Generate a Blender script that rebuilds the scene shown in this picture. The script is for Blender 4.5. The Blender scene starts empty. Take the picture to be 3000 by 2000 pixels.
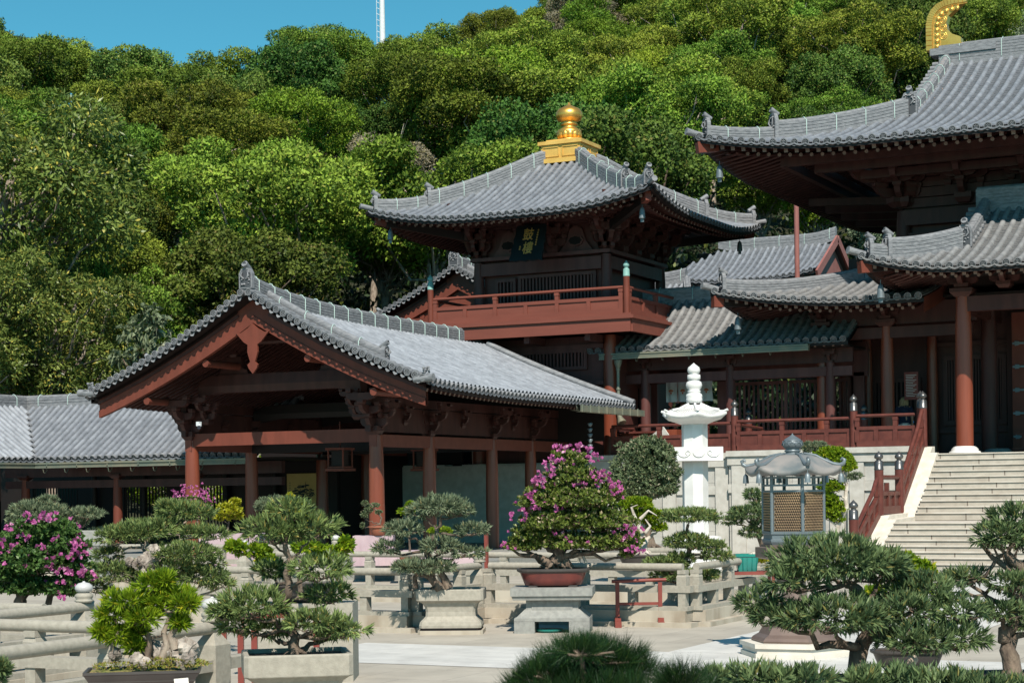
import bpy, math, random
import numpy as np
from mathutils import Vector, Matrix
random.seed(7); RNG=np.random.default_rng(11)
S=bpy.context.scene
# ---------------------------------------------------------------- camera
FPX=5300.0; TH=math.atan(0.5); CT=math.cos(TH); ST=math.sin(TH); ROLL=0.013; HOR=1434.0; EYE=1.75
cd=bpy.data.cameras.new('camera'); cam=bpy.data.objects.new('camera',cd); S.collection.objects.link(cam)
cd.sensor_width=36.0; cd.lens=36.0*FPX/3000.0; cd.shift_y=(HOR-1000.0)/3000.0; cd.clip_end=3000; cd.clip_start=0.1
cam.location=(0,0,EYE)
cam.matrix_world=Matrix.Translation((0,0,EYE))@Matrix.Rotation(TH,4,'Z')@Matrix.Rotation(math.pi/2,4,'X')@Matrix.Rotation(-ROLL,4,'Z')
cd.dof.use_dof=True; cd.dof.focus_distance=26.0; cd.dof.aperture_fstop=16.0
S.camera=cam
# ---------------------------------------------------------------- light
SUN_EL=math.radians(47.0)
SUN_DIR=Vector((-0.53,0.848,0)).normalized()      # the way shadows fall on the ground
w=bpy.data.worlds.new('World'); S.world=w; w.use_nodes=True
nt=w.node_tree; bg=nt.nodes['Background']; sky=nt.nodes.new('ShaderNodeTexSky'); sky.sky_type='NISHITA'
sky.sun_disc=False; sky.sun_elevation=SUN_EL
sky.sun_rotation=math.atan2(-SUN_DIR.x,-SUN_DIR.y)
sky.altitude=100; sky.air_density=1.0; sky.dust_density=0.0; sky.ozone_density=2.0
tint=nt.nodes.new('ShaderNodeMix'); tint.data_type='RGBA'; tint.blend_type='MULTIPLY'; tint.inputs[0].default_value=1.0; tint.inputs[7].default_value=(0.50,1.38,1.34,1)
nt.links.new(sky.outputs[0],tint.inputs[6]); nt.links.new(tint.outputs[2],bg.inputs[0]); bg.inputs[1].default_value=0.066
sl=bpy.data.lights.new('sun','SUN'); sl.energy=5.0; sl.angle=math.radians(0.53); sl.color=(1.0,0.93,0.825)
sun=bpy.data.objects.new('sun',sl); S.collection.objects.link(sun)
d=Vector((SUN_DIR.x*math.cos(SUN_EL),SUN_DIR.y*math.cos(SUN_EL),-math.sin(SUN_EL)))
sun.rotation_euler=d.to_track_quat('-Z','Y').to_euler(); sun.location=(0,0,60)
S.view_settings.view_transform='Standard'; S.view_settings.look='None'; S.view_settings.exposure=0.28; S.view_settings.gamma=1.0
S.render.engine='CYCLES'; S.cycles.max_bounces=5; S.cycles.diffuse_bounces=1; S.cycles.glossy_bounces=2
S.cycles.transmission_bounces=2; S.cycles.transparent_max_bounces=4; S.cycles.use_denoising=True
# ---------------------------------------------------------------- pixels of a 3000x2000 frame to points at a real depth
def unp(x,y):
    a=x-1500.0; b=HOR-y; u=(a+ROLL*b)/(1+ROLL*ROLL); return u/FPX,(b-ROLL*u)/FPX
def atD(x,y,D):
    u,v=unp(x,y); r=u*D; return Vector((r*CT-D*ST, r*ST+D*CT, EYE+v*D))
def atY(x,y,Y):
    u,v=unp(x,y); return atD(x,y,Y/(u*ST+CT))
RV=Vector((CT,ST,0)); FV=Vector((-ST,CT,0))
def vec(*a): return np.array(a,dtype=float)
X_=vec(1,0,0); Y_=vec(0,1,0); Z_=vec(0,0,1)
# ---------------------------------------------------------------- materials
MATS={}
def mat(name,c1,c2=None,rough=.6,nscale=3.0,metal=0.0,spec=.4,bump=0.0,bscale=30.0,stretch=(1,1,1),var=0.0,detail=5.0,trans=0.0,ramp=(.35,.65)):
    m=bpy.data.materials.new(name); m.use_nodes=True; N=m.node_tree.nodes; L=m.node_tree.links
    p=N['Principled BSDF']; p.inputs['Roughness'].default_value=rough; p.inputs['Metallic'].default_value=metal
    p.inputs['Specular IOR Level'].default_value=spec
    tc=N.new('ShaderNodeTexCoord'); mp=N.new('ShaderNodeMapping'); mp.inputs['Scale'].default_value=stretch
    L.new(tc.outputs['Object'],mp.inputs[0])
    col=None
    if c2 is None: c2=tuple(x*.82 for x in c1)
    no=N.new('ShaderNodeTexNoise'); no.inputs['Scale'].default_value=nscale; no.inputs['Detail'].default_value=detail
    L.new(mp.outputs[0],no.inputs['Vector'])
    cr=N.new('ShaderNodeValToRGB'); cr.color_ramp.elements[0].position=ramp[0]; cr.color_ramp.elements[1].position=ramp[1]
    cr.color_ramp.elements[0].color=(*c2,1); cr.color_ramp.elements[1].color=(*c1,1)
    L.new(no.outputs['Fac'],cr.inputs[0]); col=cr.outputs[0]
    if var>0:
        g=N.new('ShaderNodeNewGeometry'); hs=N.new('ShaderNodeHueSaturation')
        mr=N.new('ShaderNodeMapRange'); mr.inputs[3].default_value=1-var; mr.inputs[4].default_value=1+var
        L.new(g.outputs['Random Per Island'],mr.inputs[0]); L.new(mr.outputs[0],hs.inputs['Value']); L.new(col,hs.inputs['Color']); col=hs.outputs[0]
    L.new(col,p.inputs['Base Color'])
    if bump>0:
        n2=N.new('ShaderNodeTexNoise'); n2.inputs['Scale'].default_value=bscale; n2.inputs['Detail'].default_value=4
        L.new(mp.outputs[0],n2.inputs['Vector']); b=N.new('ShaderNodeBump'); b.inputs['Strength'].default_value=bump; b.inputs['Distance'].default_value=.02
        L.new(n2.outputs['Fac'],b.inputs['Height']); L.new(b.outputs[0],p.inputs['Normal'])
    MATS[name]=m; return m
def leafmat(name,c1,c2,c3=None,rough=.5,trans=.3,nscale=1.2,spec=.35,objvar=.0,p3=.06):
    """leaf colours differ leaf by leaf, clump by clump and plant by plant"""
    m=bpy.data.materials.new(name); m.use_nodes=True; N=m.node_tree.nodes; L=m.node_tree.links
    p=N['Principled BSDF']; p.inputs['Roughness'].default_value=rough; p.inputs['Specular IOR Level'].default_value=spec
    g=N.new('ShaderNodeNewGeometry'); tc=N.new('ShaderNodeTexCoord')
    no=N.new('ShaderNodeTexNoise'); no.inputs['Scale'].default_value=nscale; no.inputs['Detail'].default_value=3
    L.new(tc.outputs['Object'],no.inputs['Vector'])
    ad=N.new('ShaderNodeMath'); ad.operation='MULTIPLY_ADD'; ad.inputs[1].default_value=.7
    L.new(g.outputs['Random Per Island'],ad.inputs[0]); 
    sb=N.new('ShaderNodeMath'); sb.operation='MULTIPLY_ADD'; sb.inputs[1].default_value=1.6; sb.inputs[2].default_value=-.65
    L.new(no.outputs['Fac'],sb.inputs[0]); L.new(sb.outputs[0],ad.inputs[2])
    cr=N.new('ShaderNodeValToRGB'); cr.color_ramp.elements[0].color=(*c1,1); cr.color_ramp.elements[1].color=(*c2,1)
    cr.color_ramp.elements[0].position=.1; cr.color_ramp.elements[1].position=.85
    L.new(ad.outputs[0],cr.inputs[0]); col=cr.outputs[0]
    if c3:
        gt=N.new('ShaderNodeMath'); gt.operation='GREATER_THAN'; gt.inputs[1].default_value=1-p3
        L.new(g.outputs['Random Per Island'],gt.inputs[0]); mx=N.new('ShaderNodeMix'); mx.data_type='RGBA'
        L.new(gt.outputs[0],mx.inputs[0]); L.new(col,mx.inputs[6]); mx.inputs[7].default_value=(*c3,1); col=mx.outputs[2]
    if objvar>0:
        oi=N.new('ShaderNodeObjectInfo'); hs=N.new('ShaderNodeHueSaturation')
        mr=N.new('ShaderNodeMapRange'); mr.inputs[3].default_value=.5-.035*objvar; mr.inputs[4].default_value=.5+.03*objvar
        L.new(oi.outputs['Random'],mr.inputs[0]); L.new(mr.outputs[0],hs.inputs['Hue'])
        ml=N.new('ShaderNodeMath'); ml.operation='MULTIPLY'; ml.inputs[1].default_value=7.31; L.new(oi.outputs['Random'],ml.inputs[0])
        fr=N.new('ShaderNodeMath'); fr.operation='FRACT'; L.new(ml.outputs[0],fr.inputs[0])
        m2=N.new('ShaderNodeMapRange'); m2.inputs[3].default_value=1-.3*objvar; m2.inputs[4].default_value=1+.4*objvar
        L.new(fr.outputs[0],m2.inputs[0]); L.new(m2.outputs[0],hs.inputs['Value'])
        L.new(col,hs.inputs['Color']); col=hs.outputs[0]
    L.new(col,p.inputs['Base Color'])
    t=N.new('ShaderNodeBsdfTranslucent'); L.new(col,t.inputs[0]); ms=N.new('ShaderNodeMixShader'); ms.inputs[0].default_value=trans
    L.new(p.outputs[0],ms.inputs[1]); L.new(t.outputs[0],ms.inputs[2]); L.new(ms.outputs[0],N['Material Output'].inputs[0])
    MATS[name]=m; return m
def brickmat(name,c1,c2,mortar,bw,bh,axes='xz',msize=.006,rough=.75,bump=.25,off=.5,nsc=2.0,objrand=0):
    m=bpy.data.materials.new(name); m.use_nodes=True; N=m.node_tree.nodes; L=m.node_tree.links
    p=N['Principled BSDF']; p.inputs['Roughness'].default_value=rough; p.inputs['Specular IOR Level'].default_value=.3
    tc=N.new('ShaderNodeTexCoord'); sx=N.new('ShaderNodeSeparateXYZ'); cx=N.new('ShaderNodeCombineXYZ')
    L.new(tc.outputs['Object'],sx.inputs[0]); k={'x':0,'y':1,'z':2}
    L.new(sx.outputs[k[axes[0]]],cx.inputs[0]); L.new(sx.outputs[k[axes[1]]],cx.inputs[1])
    b=N.new('ShaderNodeTexBrick'); b.offset=off; b.inputs['Scale'].default_value=1; b.inputs['Brick Width'].default_value=bw; b.inputs['Row Height'].default_value=bh
    b.inputs['Mortar Size'].default_value=msize; b.inputs['Mortar Smooth'].default_value=.1
    b.inputs['Color1'].default_value=(*c1,1); b.inputs['Color2'].default_value=(*c2,1); b.inputs['Mortar'].default_value=(*mortar,1)
    if objrand:
        oi=N.new('ShaderNodeObjectInfo'); ma=N.new('ShaderNodeMath'); ma.operation='MULTIPLY_ADD'; ma.inputs[1].default_value=objrand
        L.new(oi.outputs['Random'],ma.inputs[0]); L.new(sx.outputs[k[axes[0]]],ma.inputs[2]); L.new(ma.outputs[0],cx.inputs[0])
    L.new(cx.outputs[0],b.inputs['Vector'])
    no=N.new('ShaderNodeTexNoise'); no.inputs['Scale'].default_value=nsc; no.inputs['Detail'].default_value=8; no.inputs['Roughness'].default_value=.65
    L.new(tc.outputs['Object'],no.inputs['Vector'])
    mr=N.new('ShaderNodeMapRange'); mr.inputs[1].default_value=.3; mr.inputs[2].default_value=.7; mr.inputs[3].default_value=.78; mr.inputs[4].default_value=1.1
    L.new(no.outputs['Fac'],mr.inputs[0]); hs=N.new('ShaderNodeHueSaturation'); L.new(mr.outputs[0],hs.inputs['Value']); L.new(b.outputs['Color'],hs.inputs['Color'])
    L.new(hs.outputs[0],p.inputs['Base Color'])
    MATS[name]=m; return m
M=MATS
mat('wood_red',(.175,.048,.031),(.14,.040,.026),rough=.5,spec=.25,nscale=6,stretch=(1,1,.25),bump=.15,bscale=40)
mat('wood_beam',(.205,.063,.044),(.175,.054,.038),rough=.5,spec=.25,nscale=5,stretch=(.15,1,1),bump=.15,bscale=40)
mat('wood_col',(.23,.058,.030),(.17,.042,.023),rough=.34,nscale=5,stretch=(1,1,.12),spec=.5,bump=.08,bscale=50)
mat('wood_dark',(.075,.027,.022),(.048,.017,.014),rough=.5,spec=.3,nscale=5,stretch=(1,1,.15),bump=.2,bscale=30)  # timber albedo lowered, so part of its shade sits in the colour
mat('wood_shaded',(.012,.006,.005),(.009,.005,.004),rough=.6)  # same timber coloured near black, shade under eaves and indoors painted in
mat('wood_end',(.22,.15,.12),(.16,.11,.09),rough=.7)
mat('tile',(.235,.25,.275),(.165,.178,.20),rough=.5,nscale=4,bump=.08,bscale=25,var=.10,spec=.45)
mat('tile_warm',(.27,.27,.268),(.185,.187,.19),rough=.55,nscale=4,bump=.08,bscale=25,var=.09,spec=.4)
mat('tile_light',(.31,.33,.36),(.22,.235,.26),rough=.5,nscale=5,bump=.08,bscale=25,var=.13,spec=.45)
mat('wood_wall',(.125,.048,.042),(.085,.032,.028),rough=.5,nscale=5,stretch=(1,1,.15),bump=.2,bscale=30,spec=.3)
mat('tile_pan_warm',(.165,.163,.16),(.11,.11,.112),rough=.6,nscale=6,bump=.3,bscale=30,spec=.35)
mat('tile_pan',(.14,.15,.165),(.09,.098,.11),rough=.6,nscale=6,bump=.3,bscale=30,spec=.35)
mat('tile_dark',(.075,.078,.085),(.05,.052,.058),rough=.5)
mat('ridge_tile',(.25,.255,.265),(.15,.155,.165),rough=.55,nscale=8,stretch=(1,1,3),bump=.3,bscale=35,spec=.4)
mat('mint_wire',(.45,.60,.55),rough=.5)
mat('copper_gutter',(.27,.25,.18),(.17,.20,.16),rough=.5,nscale=3,metal=.3)
mat('verdigris',(.22,.42,.38),(.16,.30,.27),rough=.6)
mat('bronze',(.20,.235,.25),(.14,.165,.18),rough=.45,nscale=3,metal=.35,bump=.15,bscale=20)
mat('bronze_roof',(.27,.25,.235),(.15,.17,.175),rough=.6,nscale=3.2,metal=.1,ramp=(.4,.56),spec=.25)
mat('bronze_lattice',(.33,.23,.13),(.22,.15,.09),rough=.45,metal=.4)
mat('bronze_brown',(.20,.145,.12),(.15,.105,.09),rough=.45,metal=.2)
mat('gunmetal',(.16,.16,.16),(.10,.10,.10),rough=.35,metal=.7)
mat('gold',(.95,.55,.13),(.80,.42,.09),rough=.38,metal=.85,spec=.5)
mat('gold_matt',(.85,.52,.14),(.72,.42,.10),rough=.5,metal=.35)
mat('gold_leaf',(1.0,.62,.20),(.85,.50,.14),rough=.4,metal=.6)
mat('marble_white',(.78,.77,.745),(.62,.61,.585),rough=.45,nscale=2.5,bump=.05)
mat('terrace_stone',(.53,.51,.465),(.44,.42,.375),rough=.8,nscale=6,bump=.1,bscale=70,detail=8)
mat('rail_red',(.135,.040,.030),(.095,.028,.022),rough=.5,nscale=6,spec=.3,bump=.15,bscale=40)
mat('granite',(.38,.35,.29),(.31,.285,.235),rough=.8,nscale=22,bump=.15,bscale=90,detail=8)
mat('granite_grey',(.30,.30,.275),(.23,.23,.215),rough=.8,nscale=18,bump=.15,bscale=90,detail=8)
mat('granite_stain',(.47,.42,.34),(.32,.265,.20),rough=.85,nscale=3.5,stretch=(1,1,.4),bump=.15,bscale=60,detail=8,ramp=(.3,.62))
mat('bulb_stone',(.56,.55,.53),(.50,.49,.48),rough=.35)
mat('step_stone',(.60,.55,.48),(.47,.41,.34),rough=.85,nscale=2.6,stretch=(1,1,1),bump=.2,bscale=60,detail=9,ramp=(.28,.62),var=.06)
mat('cheek_stone',(.70,.65,.56),(.58,.53,.45),rough=.8,nscale=4,bump=.1,bscale=60)
mat('soil',(.07,.05,.035),(.035,.025,.018),rough=1,nscale=30,bump=.8,bscale=60)
mat('moss',(.22,.25,.05),(.30,.22,.10),rough=1,nscale=14,bump=.8,bscale=60)
mat('bark',(.20,.15,.11),(.07,.05,.038),rough=.95,nscale=14,stretch=(1,1,.5),bump=.9,bscale=30)
mat('bark_pale',(.42,.35,.28),(.22,.17,.13),rough=.95,nscale=9,stretch=(1,1,.5),bump=.7,bscale=30)
mat('deadwood',(.60,.54,.46),(.38,.32,.26),rough=.9,nscale=12,bump=.6)
mat('rock',(.48,.42,.36),(.16,.13,.11),rough=.95,nscale=9,bump=1,bscale=22,detail=8)
mat('ceramic_red',(.19,.04,.03),(.12,.028,.025),rough=.3,spec=.6,nscale=5)
mat('ceramic_dark',(.075,.065,.06),(.05,.043,.04),rough=.45)
mat('ceramic_green',(.01,.22,.18),(.01,.14,.12),rough=.2,spec=.6)
mat('terracotta',(.40,.14,.08),(.30,.10,.06),rough=.7)
mat('pink_cloth',(.50,.38,.40),(.42,.31,.34),rough=.9,nscale=3)
mat('paint_red',(.24,.055,.04),(.19,.042,.033),rough=.5,nscale=6)
mat('paper',(.75,.72,.66),rough=.8)
mat('ink_red',(.5,.08,.07),rough=.8)
mat('curtain',(.55,.60,.60),(.48,.53,.54),rough=.9,nscale=3)
mat('curtain_ring',(.40,.43,.45),rough=.9)
mat('emblem',(.45,.13,.05),rough=.9)
mat('map_yellow',(.62,.45,.16),(.55,.39,.13),rough=.8)
mat('ink',(.02,.035,.04),rough=.8)
mat('ink_grey',(.18,.16,.09),rough=.8)
mat('plaque',(.012,.02,.022),(.008,.013,.015),rough=.4)
mat('white_metal',(.75,.77,.78),rough=.4)
mat('dark_metal',(.03,.035,.05),rough=.4)
mat('pole_red',(.33,.13,.11),rough=.5)
mat('skin',(.55,.30,.20),(.50,.26,.17),rough=.6)
mat('hair_blond',(.42,.30,.16),(.28,.19,.10),rough=.7,nscale=25,stretch=(1,1,.2))
mat('hair_black',(.02,.016,.014),rough=.6)
mat('navy_cloth',(.015,.02,.045),(.01,.014,.035),rough=.85)
mat('white_cloth',(.72,.70,.66),rough=.85)
mat('blue_cloth',(.42,.58,.66),(.36,.50,.58),rough=.85)
mat('blue_band',(.02,.25,.65),rough=.6)
mat('black_strap',(.02,.02,.02),rough=.7)
mat('earth',(.035,.04,.018),(.02,.022,.012),rough=1,nscale=.5)
mat('window_void',(.006,.005,.005),rough=.9)  # near black, painted darkness for unlit space behind bars and in recesses
brickmat('paving',(.45,.41,.345),(.41,.37,.31),(.29,.26,.22),.9,.9,'xy',.006,nsc=1.3)
brickmat('marble_path',(.66,.64,.60),(.60,.585,.55),(.46,.44,.41),1.2,.35,'xy',.004,rough=.5,nsc=2.2)
brickmat('wall_stone',(.49,.475,.435),(.43,.415,.38),(.22,.21,.19),1.35,.62,'xz',.005,nsc=3.0,off=.0)
brickmat('step_face',(.46,.42,.355),(.38,.33,.27),(.14,.11,.09),1.25,50,'xz',.012,nsc=5,objrand=9.0)  # risers stained brown, and darker than treads to put their shade in the colour
mat('rock_moss',(.30,.28,.20),(.12,.11,.06),rough=1,nscale=10,bump=1)
brickmat('panel_wood',(.105,.036,.03),(.09,.031,.026),(.04,.015,.013),.32,60,'xz',.004,rough=.5,nsc=3)
leafmat('leaf_podo',(.045,.08,.028),(.26,.34,.11),(.30,.26,.07),rough=.42,trans=.18,nscale=9,p3=.05,spec=.22)
leafmat('leaf_podo_dark',(.028,.06,.028),(.19,.26,.105),(.24,.22,.07),rough=.4,trans=.15,nscale=7,p3=.04,spec=.22)
leafmat('leaf_podo_grey',(.05,.08,.045),(.26,.31,.18),(.30,.26,.12),rough=.5,trans=.15,nscale=9,p3=.03,spec=.22)
leafmat('leaf_lime',(.08,.16,.01),(.29,.40,.02),(.45,.42,.03),rough=.45,trans=.35,nscale=9,p3=.05,spec=.2)
leafmat('leaf_yellow',(.22,.26,.01),(.52,.50,.03),(.6,.45,.05),rough=.45,trans=.35,nscale=9)
leafmat('leaf_boug',(.06,.10,.02),(.24,.30,.06),(.42,.33,.20),rough=.4,trans=.25,nscale=8,p3=.10)
leafmat('leaf_boug_dark',(.03,.075,.018),(.13,.23,.06),None,rough=.4,trans=.25,nscale=8)
leafmat('leaf_dome',(.05,.08,.04),(.20,.25,.12),(.30,.27,.17),rough=.5,trans=.15,nscale=8,p3=.08)
leafmat('flower',(.40,.07,.25),(.66,.19,.44),(.78,.45,.58),rough=.6,trans=.3,nscale=8)
leafmat('needle',(.006,.022,.006),(.022,.065,.014),(.06,.10,.02),rough=.4,trans=.2,nscale=6)
leafmat('moss_leaf',(.18,.20,.03),(.34,.36,.06),(.4,.25,.1),rough=.8,trans=.2,nscale=9,p3=.2)
leafmat('leaf_acacia',(.035,.07,.010),(.23,.32,.04),(.24,.25,.05),rough=.55,trans=.14,nscale=.6,objvar=1.0,p3=.05,spec=.12)
leafmat('leaf_bamboo',(.04,.09,.008),(.25,.37,.035),(.26,.28,.05),rough=.5,trans=.18,nscale=.6,objvar=.8,p3=.05,spec=.12)
leafmat('leaf_forest',(.025,.06,.014),(.145,.23,.04),(.20,.2,.05),rough=.5,trans=.12,nscale=.6,objvar=1.0,p3=.05,spec=.12)
leafmat('leaf_silver',(.09,.13,.06),(.33,.40,.25),(.4,.42,.3),rough=.5,trans=.15,nscale=.6,objvar=.6,spec=.15)
leafmat('leaf_rust',(.13,.11,.035),(.30,.24,.09),(.42,.16,.04),rough=.6,trans=.15,nscale=.6,objvar=.7,p3=.12)
leafmat('leaf_drab',(.15,.13,.08),(.36,.32,.22),(.28,.25,.1),rough=.7,trans=.2,nscale=.6,objvar=.4,p3=.25)
leafmat('leaf_mango',(.03,.06,.01),(.22,.27,.06),(.42,.36,.07),rough=.35,trans=.15,nscale=.9,objvar=.3,p3=.07,spec=.2)
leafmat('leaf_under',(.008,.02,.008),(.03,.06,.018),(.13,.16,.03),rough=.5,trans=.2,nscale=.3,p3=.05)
# ---------------------------------------------------------------- object helpers
ROOTLOC={}
C=S.collection.objects
def unit(v):
    v=np.asarray(v,float); return v/max(1e-9,np.linalg.norm(v))
class MB:
    def __init__(s): s.V=[]; s.F=[]; s.n=0
    def add(s,v,f,m=0,sm=False):
        v=np.asarray(v,float).reshape(-1,3); f=np.asarray(f,int); 
        if len(f)==0: return
        s.V.append(v); s.F.append((f+s.n,m,sm)); s.n+=len(v)
    def grid(s,P,m=0,sm=True,cu=False):
        P=np.asarray(P,float); r,c=P.shape[:2]; i=np.arange(r*c).reshape(r,c)
        if cu: i=np.concatenate([i,i[:,:1]],1)
        f=np.stack([i[:-1,:-1],i[:-1,1:],i[1:,1:],i[1:,:-1]],-1).reshape(-1,4); s.add(P.reshape(-1,3),f,m,sm)
    def hexa(s,p,m=0):
        s.add(p,[[0,3,2,1],[4,5,6,7],[0,1,5,4],[1,2,6,5],[2,3,7,6],[3,0,4,7]],m)
    def box(s,c,sz,m=0,rz=0.0,top=1.0,topz=None):
        cx,cy,cz=c; a,b,h=sz[0]/2,sz[1]/2,sz[2]/2; q=[]
        for z,k in ((-h,1.0),(h,top)):
            for x,y in ((-a,-b),(a,-b),(a,b),(-a,b)):
                x*=k;y*=k; q.append((cx+x*math.cos(rz)-y*math.sin(rz),cy+x*math.sin(rz)+y*math.cos(rz),cz+z))
        s.hexa(q,m)
    def bar(s,p0,p1,wd,ht,m=0,up=Z_,endm=None):
        p0=np.asarray(p0,float);p1=np.asarray(p1,float); d=unit(p1-p0); sd=unit(np.cross(d,up)); u=np.cross(sd,d)
        q=[]
        for p in (p0,p1):
            for x,y in ((-1,-1),(1,-1),(1,1),(-1,1)): q.append(p+sd*x*wd/2+u*y*ht/2)
        s.add(q,[[4,5,6,7] if False else [0,1,5,4],[1,2,6,5],[2,3,7,6],[3,0,4,7],[0,3,2,1]],m)
        s.add(q[4:],[[0,1,2,3]],m if endm is None else endm)
    def tube(s,path,rad,n=10,m=0,sm=True,caps=True):
        path=[np.asarray(p,float) for p in path]; k=len(path)
        if not hasattr(rad,'__len__'): rad=[rad]*k
        R=[]; ref=None
        for i in range(k):
            d=unit(path[min(i+1,k-1)]-path[max(i-1,0)])
            if ref is None: ref=unit(np.cross(d,X_ if abs(d[0])<.8 else Y_))
            ref=unit(ref-d*np.dot(ref,d)); b=np.cross(d,ref)
            a=np.arange(n)*2*math.pi/n
            R.append(path[i]+rad[i]*(np.cos(a)[:,None]*ref+np.sin(a)[:,None]*b))
        s.grid(np.array(R),m,sm,cu=True)
        if caps:
            s.add(R[0],[list(range(n))[::-1]],m); s.add(R[-1],[list(range(n))],m)
    def lathe(s,prof,c,n=20,m=0,sm=True,a0=0.0,k=(1,1)):
        a=a0+np.arange(n)*2*math.pi/n
        P=np.array([[(c[0]+r*k[0]*math.cos(t),c[1]+r*k[1]*math.sin(t),c[2]+z) for t in a] for r,z in prof]); s.grid(P,m,sm,cu=True)
        s.add(P[-1],[list(range(n))],m,False); s.add(P[0],[list(range(n))[::-1]],m,False)
    def prism(s,poly,o,u,v,w,m=0,sm=False):
        """polygon (list of 2d) in plane o+u*x+v*y, thickened by vector w"""
        o=np.asarray(o,float);u=np.asarray(u,float);v=np.asarray(v,float);w=np.asarray(w,float); n=len(poly)
        A=np.array([o+u*x+v*y for x,y in poly]); B=A+w; s.add(np.concatenate([A,B]),[[i,(i+1)%n,n+(i+1)%n,n+i] for i in range(n)],m,sm)
        s.add(A,[list(range(n))[::-1]],m); s.add(B,[list(range(n))],m)
    def mesh(s,name,mats,off=(0,0,0)):
        V=np.concatenate(s.V)-np.asarray(off,float)
        me=bpy.data.meshes.new(name); me.vertices.add(len(V)); me.vertices.foreach_set('co',V.astype(np.float32).ravel())
        loops=np.concatenate([f.ravel() for f,_,_ in s.F]); tot=np.concatenate([np.full(len(f),f.shape[1]) for f,_,_ in s.F])
        mi=np.concatenate([np.full(len(f),m) for f,m,_ in s.F]); sm=np.concatenate([np.full(len(f),b) for f,_,b in s.F])
        st=np.concatenate([[0],np.cumsum(tot)[:-1]])
        me.loops.add(len(loops)); me.loops.foreach_set('vertex_index',loops.astype(np.int32))
        me.polygons.add(len(tot)); me.polygons.foreach_set('loop_start',st.astype(np.int32)); me.polygons.foreach_set('loop_total',tot.astype(np.int32))
        me.polygons.foreach_set('material_index',mi.astype(np.int32)); me.polygons.foreach_set('use_smooth',sm.astype(bool))
        me.update(calc_edges=True)
        for x in mats: me.materials.append(M[x] if isinstance(x,str) else x)
        return me
    def build(s,name,mats,parent=None,label=None):
        if s.n==0: return None
        if isinstance(mats,str): mats=[mats]
        if parent is None:
            c=np.concatenate(s.V); lo,hi=c.min(0),c.max(0); off=vec((lo[0]+hi[0])/2,(lo[1]+hi[1])/2,lo[2])
        else: off=ROOTLOC[parent.name]
        me=s.mesh(name,mats,off); o=bpy.data.objects.new(name,me); C.link(o)
        if parent is None: o.location=off
        else: o.parent=parent
        ROOTLOC[o.name]=off
        if label: o['label']=label
        return o
def thing(name,label,cat,loc,group=None):
    o=bpy.data.objects.new(name,None); C.link(o); o.location=loc; o.empty_display_size=.2
    o['label']=label; o['category']=cat
    if group: o['group']=group
    ROOTLOC[o.name]=np.array(loc,float); return o
def tag(o,label,cat,group=None):
    o['label']=label; o['category']=cat
    if group: o['group']=group
    return o
def structure(o): o['kind']='structure'; return o
def put(me,name,parent,loc,rz=0.0,sc=1.0):
    o=bpy.data.objects.new(name,me); C.link(o); o.parent=parent; o.location=Vector(loc)-Vector(ROOTLOC[parent.name]); o.rotation_euler=(0,0,rz)
    o.scale=(sc,sc,sc) if not hasattr(sc,'__len__') else sc; return o
def copy_tree(o,parent=None):
    c=o.copy(); C.link(c); c.parent=parent
    if o.name in ROOTLOC: ROOTLOC[c.name]=ROOTLOC[o.name]
    for ch in o.children: copy_tree(ch,c)
    return c
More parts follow.
